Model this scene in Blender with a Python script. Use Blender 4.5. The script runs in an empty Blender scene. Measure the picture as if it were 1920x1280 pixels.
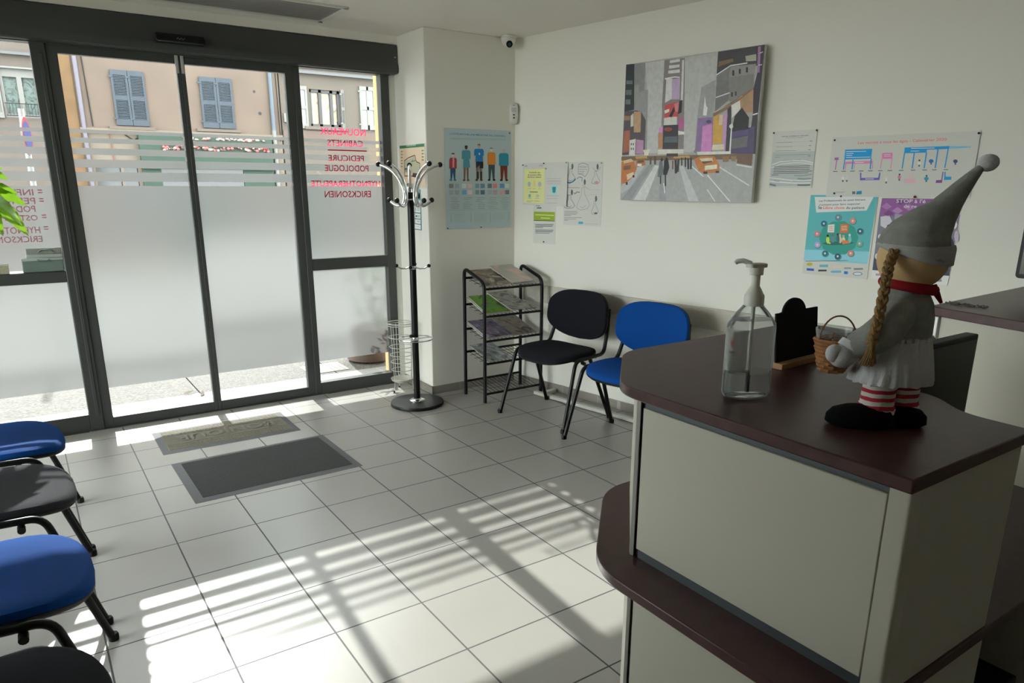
import bpy, bmesh, math, random
from math import sin, cos, pi, radians, sqrt
from mathutils import Vector, Matrix
random.seed(7)
SC = bpy.context.scene
COL = SC.collection
# ---------------------------------------------------------------- camera
cam = bpy.data.cameras.new('camera'); co = bpy.data.objects.new('camera', cam); COL.objects.link(co)
cam.sensor_width = 36; cam.lens = 25.12; cam.shift_y = 0.04167; cam.clip_start = .02; cam.clip_end = 200
co.matrix_world = Matrix(((0.826858, 0.148066, -0.54257, -0.04666), (-0.562404, 0.222586, -0.79634, -3.46357), (0.002857, 0.963604, 0.26732, 1.49793), (0, 0, 0, 1)))
SC.camera = co
# ---------------------------------------------------------------- sky, sun, exposure
SKY = 6.4; SUN = 4.2; EXPO = 1.02
w = bpy.data.worlds.new('sky'); SC.world = w; w.use_nodes = True
bg = w.node_tree.nodes['Background']; bg.inputs[0].default_value = (.94, .955, .945, 1); bg.inputs[1].default_value = SKY
sl = bpy.data.lights.new('sun', 'SUN'); sl.energy = SUN; sl.angle = radians(.55); sl.color = (1, .965, .92)
so = bpy.data.objects.new('sun', sl); COL.objects.link(so); so.location = (0, 6, 8)
so.rotation_euler = Vector((-.066, -1, -.643)).to_track_quat('-Z', 'Y').to_euler()
vs = SC.view_settings; vs.view_transform = 'Standard'; vs.look = 'None'; vs.gamma = 1; vs.exposure = EXPO; vs.use_curve_mapping = False
cy = SC.cycles; cy.use_denoising = True; cy.max_bounces = 12; cy.diffuse_bounces = 7; cy.glossy_bounces = 5; cy.transmission_bounces = 10; cy.transparent_max_bounces = 24
cy.sample_clamp_indirect = 8; cy.caustics_reflective = False; cy.caustics_refractive = False
# ---------------------------------------------------------------- materials
def lin(c):
    c = c / 255.
    return c / 12.92 if c <= .04045 else ((c + .055) / 1.055) ** 2.4
def hx(s): return tuple(int(s[i:i + 2], 16) for i in (0, 2, 4))
MATS = {}
def node_mat(name):
    m = bpy.data.materials.new(name); m.use_nodes = True; nt = m.node_tree
    return m, nt, nt.nodes, nt.links, nt.nodes['Principled BSDF']
def mat(name, c, rough=.5, metal=0., spec=.5, bump=0., bscale=200., var=0., vscale=6., coat=0.):
    if name in MATS: return MATS[name]
    m, nt, N, L, b = node_mat(name)
    b.inputs['Base Color'].default_value = (*c, 1); b.inputs['Roughness'].default_value = rough
    b.inputs['Metallic'].default_value = metal; b.inputs['Specular IOR Level'].default_value = spec; b.inputs['Coat Weight'].default_value = coat
    if bump or var:
        tc = N.new('ShaderNodeTexCoord')
    if bump:
        n = N.new('ShaderNodeTexNoise'); n.inputs['Scale'].default_value = bscale; n.inputs['Detail'].default_value = 3
        L.new(tc.outputs['Object'], n.inputs['Vector'])
        bp = N.new('ShaderNodeBump'); bp.inputs['Strength'].default_value = bump; bp.inputs['Distance'].default_value = .002
        L.new(n.outputs['Fac'], bp.inputs['Height']); L.new(bp.outputs['Normal'], b.inputs['Normal'])
    if var:
        n2 = N.new('ShaderNodeTexNoise'); n2.inputs['Scale'].default_value = vscale; n2.inputs['Detail'].default_value = 5
        L.new(tc.outputs['Object'], n2.inputs['Vector'])
        r = N.new('ShaderNodeValToRGB'); r.color_ramp.elements[0].position = .3; r.color_ramp.elements[1].position = .7
        r.color_ramp.elements[0].color = (*[x * (1 - var) for x in c], 1); r.color_ramp.elements[1].color = (*[min(1, x * (1 + var)) for x in c], 1)
        L.new(n2.outputs['Fac'], r.inputs['Fac']); L.new(r.outputs['Color'], b.inputs['Base Color'])
    MATS[name] = m
    return m
def srgb(name, r, g, b, k=1., **kw):
    return mat(name, tuple(min(.92, lin(x) * k) for x in (r, g, b)), **kw)
def ink(h, k=1.75, brush=False):
    if brush: return srgb('paint_' + h + str(k), *hx(h), k=k, rough=.5, var=.09, vscale=38, bump=.5, bscale=90)
    return srgb('ink_' + h + str(k), *hx(h), k=k, rough=.6, spec=.25)
def glass_mat():
    m, nt, N, L, b = node_mat('window_glass'); N.remove(b)
    t = N.new('ShaderNodeBsdfTransparent'); t.inputs[0].default_value = (.93, .96, .95, 1)
    g = N.new('ShaderNodeBsdfGlossy'); g.inputs['Roughness'].default_value = .02
    f = N.new('ShaderNodeFresnel'); f.inputs[0].default_value = 1.45
    mx = N.new('ShaderNodeMixShader'); L.new(f.outputs[0], mx.inputs[0]); L.new(t.outputs[0], mx.inputs[1]); L.new(g.outputs[0], mx.inputs[2])
    L.new(mx.outputs[0], N['Material Output'].inputs['Surface']); return m
def film_mat():
    m, nt, N, L, b = node_mat('frosted_vinyl'); N.remove(b)
    tc = N.new('ShaderNodeTexCoord'); n = N.new('ShaderNodeTexNoise'); n.inputs['Scale'].default_value = 3; n.inputs['Detail'].default_value = 4
    L.new(tc.outputs['Object'], n.inputs['Vector'])
    cr = N.new('ShaderNodeValToRGB'); cr.color_ramp.elements[0].color = (FILM_T * .93, FILM_T * .95, FILM_T * .96, 1); cr.color_ramp.elements[1].color = (FILM_T, FILM_T * .99, FILM_T * .98, 1)
    L.new(n.outputs['Fac'], cr.inputs['Fac'])
    tl = N.new('ShaderNodeBsdfTranslucent'); L.new(cr.outputs['Color'], tl.inputs['Color'])
    def rfr(r_, i_):
        rf = N.new('ShaderNodeBsdfRefraction'); rf.inputs['Roughness'].default_value = r_; rf.inputs['IOR'].default_value = i_; rf.inputs['Color'].default_value = (.34, .355, .37, 1); return rf
    def mixs(f, p, q):
        m1 = N.new('ShaderNodeMixShader'); m1.inputs[0].default_value = f; L.new(p.outputs[0], m1.inputs[1]); L.new(q.outputs[0], m1.inputs[2]); return m1
    df = N.new('ShaderNodeBsdfDiffuse'); df.inputs['Color'].default_value = (.6, .62, .62, 1)
    o = mixs(FILM_W, rfr(.36, 1.30), tl); o = mixs(.06, o, df)
    L.new(o.outputs[0], N['Material Output'].inputs['Surface']); return m
FILM_T = .44; FILM_W = .24
GLASS = glass_mat(); FILM = film_mat()
def clear_plastic():
    m, nt, N, L, b = node_mat('clear_plastic'); N.remove(b)
    t = N.new('ShaderNodeBsdfTransparent'); t.inputs[0].default_value = (.90, .92, .92, 1)
    g = N.new('ShaderNodeBsdfGlossy'); g.inputs['Roughness'].default_value = .06
    lw = N.new('ShaderNodeLayerWeight'); lw.inputs[0].default_value = .22
    mx = N.new('ShaderNodeMixShader'); L.new(lw.outputs['Fresnel'], mx.inputs[0]); L.new(t.outputs[0], mx.inputs[1]); L.new(g.outputs[0], mx.inputs[2])
    hz = N.new('ShaderNodeBsdfTranslucent'); hz.inputs[0].default_value = (.85, .87, .86, 1); hd = N.new('ShaderNodeBsdfDiffuse'); hd.inputs[0].default_value = (.85, .87, .86, 1)
    a1 = N.new('ShaderNodeMixShader'); a1.inputs[0].default_value = .5; L.new(hz.outputs[0], a1.inputs[1]); L.new(hd.outputs[0], a1.inputs[2])
    lw2 = N.new('ShaderNodeLayerWeight'); lw2.inputs[0].default_value = .30; ml = N.new('ShaderNodeMath'); ml.operation = 'MULTIPLY_ADD'; ml.inputs[1].default_value = .45; ml.inputs[2].default_value = .05; L.new(lw2.outputs['Facing'], ml.inputs[0])
    a2 = N.new('ShaderNodeMixShader'); L.new(ml.outputs[0], a2.inputs[0]); L.new(mx.outputs[0], a2.inputs[1]); L.new(a1.outputs[0], a2.inputs[2])
    L.new(a2.outputs[0], N['Material Output'].inputs['Surface']); return m
CLEAR = clear_plastic()
def vinyl(name, c):
    m, nt, N, L, b = node_mat(name); N.remove(b); tl = N.new('ShaderNodeBsdfTranslucent'); tl.inputs[0].default_value = (*c, 1); d = N.new('ShaderNodeBsdfDiffuse'); d.inputs[0].default_value = (*c, 1)
    mx = N.new('ShaderNodeMixShader'); mx.inputs[0].default_value = .3; L.new(tl.outputs[0], mx.inputs[1]); L.new(d.outputs[0], mx.inputs[2]); L.new(mx.outputs[0], N['Material Output'].inputs['Surface']); return m
def liquid_mat():
    m, nt, N, L, b = node_mat('clear_gel'); b.inputs['Transmission Weight'].default_value = 1; b.inputs['IOR'].default_value = 1.12; b.inputs['Roughness'].default_value = .02
    b.inputs['Base Color'].default_value = (.92, .96, .97, 1); return m
# ---------------------------------------------------------------- mesh builder
class MB:
    def __init__(s): s.v = []; s.f = []; s.m = []; s.mats = []; s.sm = []
    def mi(s, m):
        if m not in s.mats: s.mats.append(m)
        return s.mats.index(m)
    def add(s, vs, fs, m, smooth=True):
        o = len(s.v); i = s.mi(m); s.v += [tuple(p) for p in vs]
        for f in fs: s.f.append([o + k for k in f]); s.m.append(i); s.sm.append(smooth)
        return s
    def box(s, x0, x1, y0, y1, z0, z1, m, M=None):
        vs = [Vector((x, y, z)) for z in (z0, z1) for y in (y0, y1) for x in (x0, x1)]
        if M is not None: vs = [M @ p for p in vs]
        return s.add(vs, [(0, 2, 3, 1), (4, 5, 7, 6), (0, 1, 5, 4), (2, 6, 7, 3), (0, 4, 6, 2), (1, 3, 7, 5)], m, False)
    def prism(s, poly, z0, z1, m, fn=None):
        n = len(poly); fn = fn or (lambda x, y, z: (x, y, z))
        vs = [fn(x, y, z0) for x, y in poly] + [fn(x, y, z1) for x, y in poly]
        fs = [list(range(n))[::-1], list(range(n, 2 * n))] + [(i, (i + 1) % n, n + (i + 1) % n, n + i) for i in range(n)]
        return s.add(vs, fs, m, False)
    def tube(s, pts, r, m, seg=10, closed=False, cap=True):
        P = [Vector(p) for p in pts]; n = len(P); R = r if isinstance(r, (list, tuple)) else [r] * n
        T = []
        for i in range(n):
            a = P[(i - 1) % n] if (closed or i > 0) else P[i]; b = P[(i + 1) % n] if (closed or i < n - 1) else P[i]
            T.append((b - a).normalized())
        up = Vector((0, 0, 1)) if abs(T[0].z) < .9 else Vector((1, 0, 0))
        X = T[0].cross(up).normalized(); vs = []
        for i in range(n):
            X = (X - T[i] * X.dot(T[i])).normalized(); Y = T[i].cross(X)
            for k in range(seg):
                a = 2 * pi * k / seg; vs.append(P[i] + (X * cos(a) + Y * sin(a)) * R[i])
        fs = []
        for i in range(n if closed else n - 1):
            j = (i + 1) % n
            for k in range(seg):
                q = (k + 1) % seg; fs.append((i * seg + k, i * seg + q, j * seg + q, j * seg + k))
        if cap and not closed: fs += [list(range(seg))[::-1], [(n - 1) * seg + k for k in range(seg)]]
        return s.add(vs, fs, m)
    def lathe(s, prof, m, c=(0, 0, 0), seg=24, sx=1., sy=1., fn=None):
        vs = []; n = len(prof)
        for r, z in prof:
            for k in range(seg):
                a = 2 * pi * k / seg; vs.append((r * sx * cos(a), r * sy * sin(a), z))
        if fn: vs = [fn(*p) for p in vs]
        vs = [(p[0] + c[0], p[1] + c[1], p[2] + c[2]) for p in vs]
        fs = [(i * seg + k, i * seg + (k + 1) % seg, (i + 1) * seg + (k + 1) % seg, (i + 1) * seg + k) for i in range(n - 1) for k in range(seg)]
        if prof[0][0] > 1e-6: fs.append(list(range(seg))[::-1])
        if prof[-1][0] > 1e-6: fs.append([(n - 1) * seg + k for k in range(seg)])
        return s.add(vs, fs, m)
    def ball(s, c, r, m, sc=(1, 1, 1), seg=16, rings=10, fn=None):
        prof = [(max(1e-7, sin(pi * i / rings)) * r, -cos(pi * i / rings) * r * sc[2]) for i in range(rings + 1)]
        return s.lathe(prof, m, c, seg, sc[0], sc[1], fn)
    def pillow(s, outline, prof, m, fn):
        # outline: closed 2-D loop, prof: (scale, height) rings, ends capped by a centre vertex
        n = len(outline); vs = []
        for k, h in prof:
            for x, y in outline: vs.append(fn(x * k, y * k, h))
        fs = [(i * n + k, i * n + (k + 1) % n, (i + 1) * n + (k + 1) % n, (i + 1) * n + k) for i in range(len(prof) - 1) for k in range(n)]
        a = len(vs); vs.append(fn(0, 0, prof[0][1])); vs.append(fn(0, 0, prof[-1][1]))
        fs += [(a, (k + 1) % n, k) for k in range(n)]; o = (len(prof) - 1) * n
        fs += [(a + 1, o + k, o + (k + 1) % n) for k in range(n)]
        return s.add(vs, fs, m)
    def build(s, name, parent=None, loc=None, rz=0, bevel=0, seg=2, tri=False):
        me = bpy.data.meshes.new(name); me.from_pydata(s.v, [], s.f)
        for m in s.mats: me.materials.append(m)
        me.polygons.foreach_set('material_index', s.m); me.polygons.foreach_set('use_smooth', s.sm)
        me.update()
        bm = bmesh.new(); bm.from_mesh(me); bmesh.ops.remove_doubles(bm, verts=bm.verts, dist=1e-7)
        if not tri: bmesh.ops.recalc_face_normals(bm, faces=bm.faces)
        bm.to_mesh(me); bm.free()
        try: me.set_sharp_from_angle(angle=radians(40))
        except Exception: pass
        o = bpy.data.objects.new(name, me); COL.objects.link(o)
        if parent is not None: o.parent = parent
        if loc is not None: o.location = loc
        o.rotation_euler[2] = rz
        if bevel:
            b = o.modifiers.new('bevel', 'BEVEL'); b.width = bevel; b.segments = seg; b.limit_method = 'ANGLE'; b.angle_limit = radians(50); b.harden_normals = False
        return o
def tag(o, label=None, cat=None, group=None, kind=None):
    if label: o['label'] = label
    if cat: o['category'] = cat
    if group: o['group'] = group
    if kind: o['kind'] = kind
    return o
def thing(name, label, cat, loc=(0, 0, 0), rz=0, group=None):
    o = bpy.data.objects.new(name, None); COL.objects.link(o); o.location = loc; o.rotation_euler[2] = rz; o.empty_display_size = .05
    return tag(o, label, cat, group)
def struct(o): o['kind'] = 'structure'; return o
def dup(root, loc, rz, label, mats=None):
    r = root.copy(); COL.objects.link(r); r.location = loc; r.rotation_euler[2] = rz; r['label'] = label
    for ch in list(root.children):
        c = ch.copy(); COL.objects.link(c); c.parent = r
        if mats and ch.data and any(mm in mats for mm in ch.data.materials):
            c.data = ch.data.copy()
            for i, mm in enumerate(c.data.materials):
                if mm in mats: c.data.materials[i] = mats[mm]
        for g in list(ch.children):
            d = g.copy(); COL.objects.link(d); d.parent = c
    return r
def circ(cx, cy, r, n=24, z=0): return [(cx + r * cos(2 * pi * i / n), cy + r * sin(2 * pi * i / n), z) for i in range(n)]
def arc_pts(pts, rad, n=6):
    # round the inner corners of a polyline
    P = [Vector(p) for p in pts]; out = [P[0]]
    for i in range(1, len(P) - 1):
        a, b, c = P[i - 1], P[i], P[i + 1]; u = (a - b).normalized(); v = (c - b).normalized(); r = min(rad, (a - b).length * .49, (c - b).length * .49)
        for k in range(n + 1):
            t = k / n; out.append((b + u * r) * (1 - t) ** 2 + b * 2 * t * (1 - t) + (b + v * r) * t * t)
    out.append(P[-1]); return out
def text_geo(txt):
    cu = bpy.data.curves.new('t', 'FONT'); cu.body = txt; cu.size = 1; cu.resolution_u = 2; cu.offset = .012
    o = bpy.data.objects.new('t', cu); COL.objects.link(o); dg = bpy.context.evaluated_depsgraph_get(); dg.update()
    me = bpy.data.meshes.new_from_object(o.evaluated_get(dg)); vs = [tuple(v.co[:2]) for v in me.vertices]; fs = [tuple(p.vertices) for p in me.polygons]
    bpy.data.objects.remove(o); bpy.data.curves.remove(cu); bpy.data.meshes.remove(me); return vs, fs
TG = {}
class Sheet:
    """paper or canvas with its printing: a face in the plane O + u*U + v*V, u, v in metres"""
    def __init__(s, O, U, V, w, h, paper, thick=.0012, step=.0003, warp=None):
        s.O, s.U, s.V = Vector(O), Vector(U).normalized(), Vector(V).normalized(); s.N = s.U.cross(s.V); s.w, s.h = w, h; s.mb = MB(); s.t = thick; s.step = step; s.warp = warp
        g = 8 if warp else 1; vs = []; fs = []
        for z in (0, thick):
            for j in range(g + 1):
                for i in range(g + 1): vs.append(s.p(i / g, j / g, z - thick))
        n = (g + 1) ** 2
        for j in range(g):
            for i in range(g):
                a = j * (g + 1) + i; fs += [(a, a + g + 1, a + g + 2, a + 1), (n + a, n + a + 1, n + a + g + 2, n + a + g + 1)]
        for i in range(g):
            fs += [(i, i + 1, n + i + 1, n + i), (g * (g + 1) + i + 1, g * (g + 1) + i, n + g * (g + 1) + i, n + g * (g + 1) + i + 1)]
            a = i * (g + 1); b = a + g + 1; fs += [(b, a, n + a, n + b)]
            a += g; b += g; fs += [(a, b, n + b, n + a)]
        s.mb.add(vs, fs, paper, False)
    def p(s, u, v, d=0.):
        if s.warp: d += s.warp(u, v)
        return s.O + s.U * (u * s.w) + s.V * (v * s.h) + s.N * (s.t + d)
    def poly(s, pts, m, l=1):
        s.mb.add([s.p(u, v, l * s.step) for u, v in pts], [tuple(range(len(pts)))], m, False)
    def line(s, pts, wd, m, l=1):
        asp = s.h / s.w
        for (a, b), (c, d) in zip(pts, pts[1:]):
            dx, dy = c - a, (d - b) * asp; q = sqrt(dx * dx + dy * dy) or 1; nx, ny = -dy / q * wd / 2, dx / q * wd / 2 / asp
            s.poly([(a - nx, b - ny), (c - nx, d - ny), (c + nx, d + ny), (a + nx, b + ny)], m, l)
    def text(s, t, a, b, m, l=1):
        if t not in TG: TG[t] = text_geo(t)
        vs, fs = TG[t]
        if not vs: return
        x0 = min(v[0] for v in vs); x1 = max(v[0] for v in vs); A = Vector((a[0] * s.w, a[1] * s.h)); B = Vector((b[0] * s.w, b[1] * s.h)); D = B - A; k = D.length / (x1 - x0); D.normalize(); Nn = Vector((-D.y, D.x))
        pts = []
        for x, y in vs:
            q = A + D * ((x - x0) * k) + Nn * (y * k * .78); pts.append(s.p(q.x / s.w, q.y / s.h, l * s.step))
        s.mb.add(pts, fs, m, False)
    def draw(s, data, k=1.75, grey=0., brush=False):
        for it in data:
            r_ = hx(it[2]); g_ = sum(r_) / 3; m = ink('%02x%02x%02x' % tuple(int(q + (g_ - q) * grey) for q in r_), k, brush)
            if it[0] == 'P': s.poly(it[3], m, it[1])
            elif it[0] == 'L': s.line(it[4], it[3], m, it[1])
            else: s.text(it[3], it[4], it[5], m, it[1])
    def build(s, name, label, cat, group=None, pins=(), pm=None):
        o = s.mb.build(name, tri=True); tag(o, label, cat, group)
        for u, v in pins:
            b = MB(); c = s.p(u, v, .0035); b.ball(c, .0048, pm or PIN, seg=10, rings=6); b.build('push_pin', o)
        return o
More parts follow.
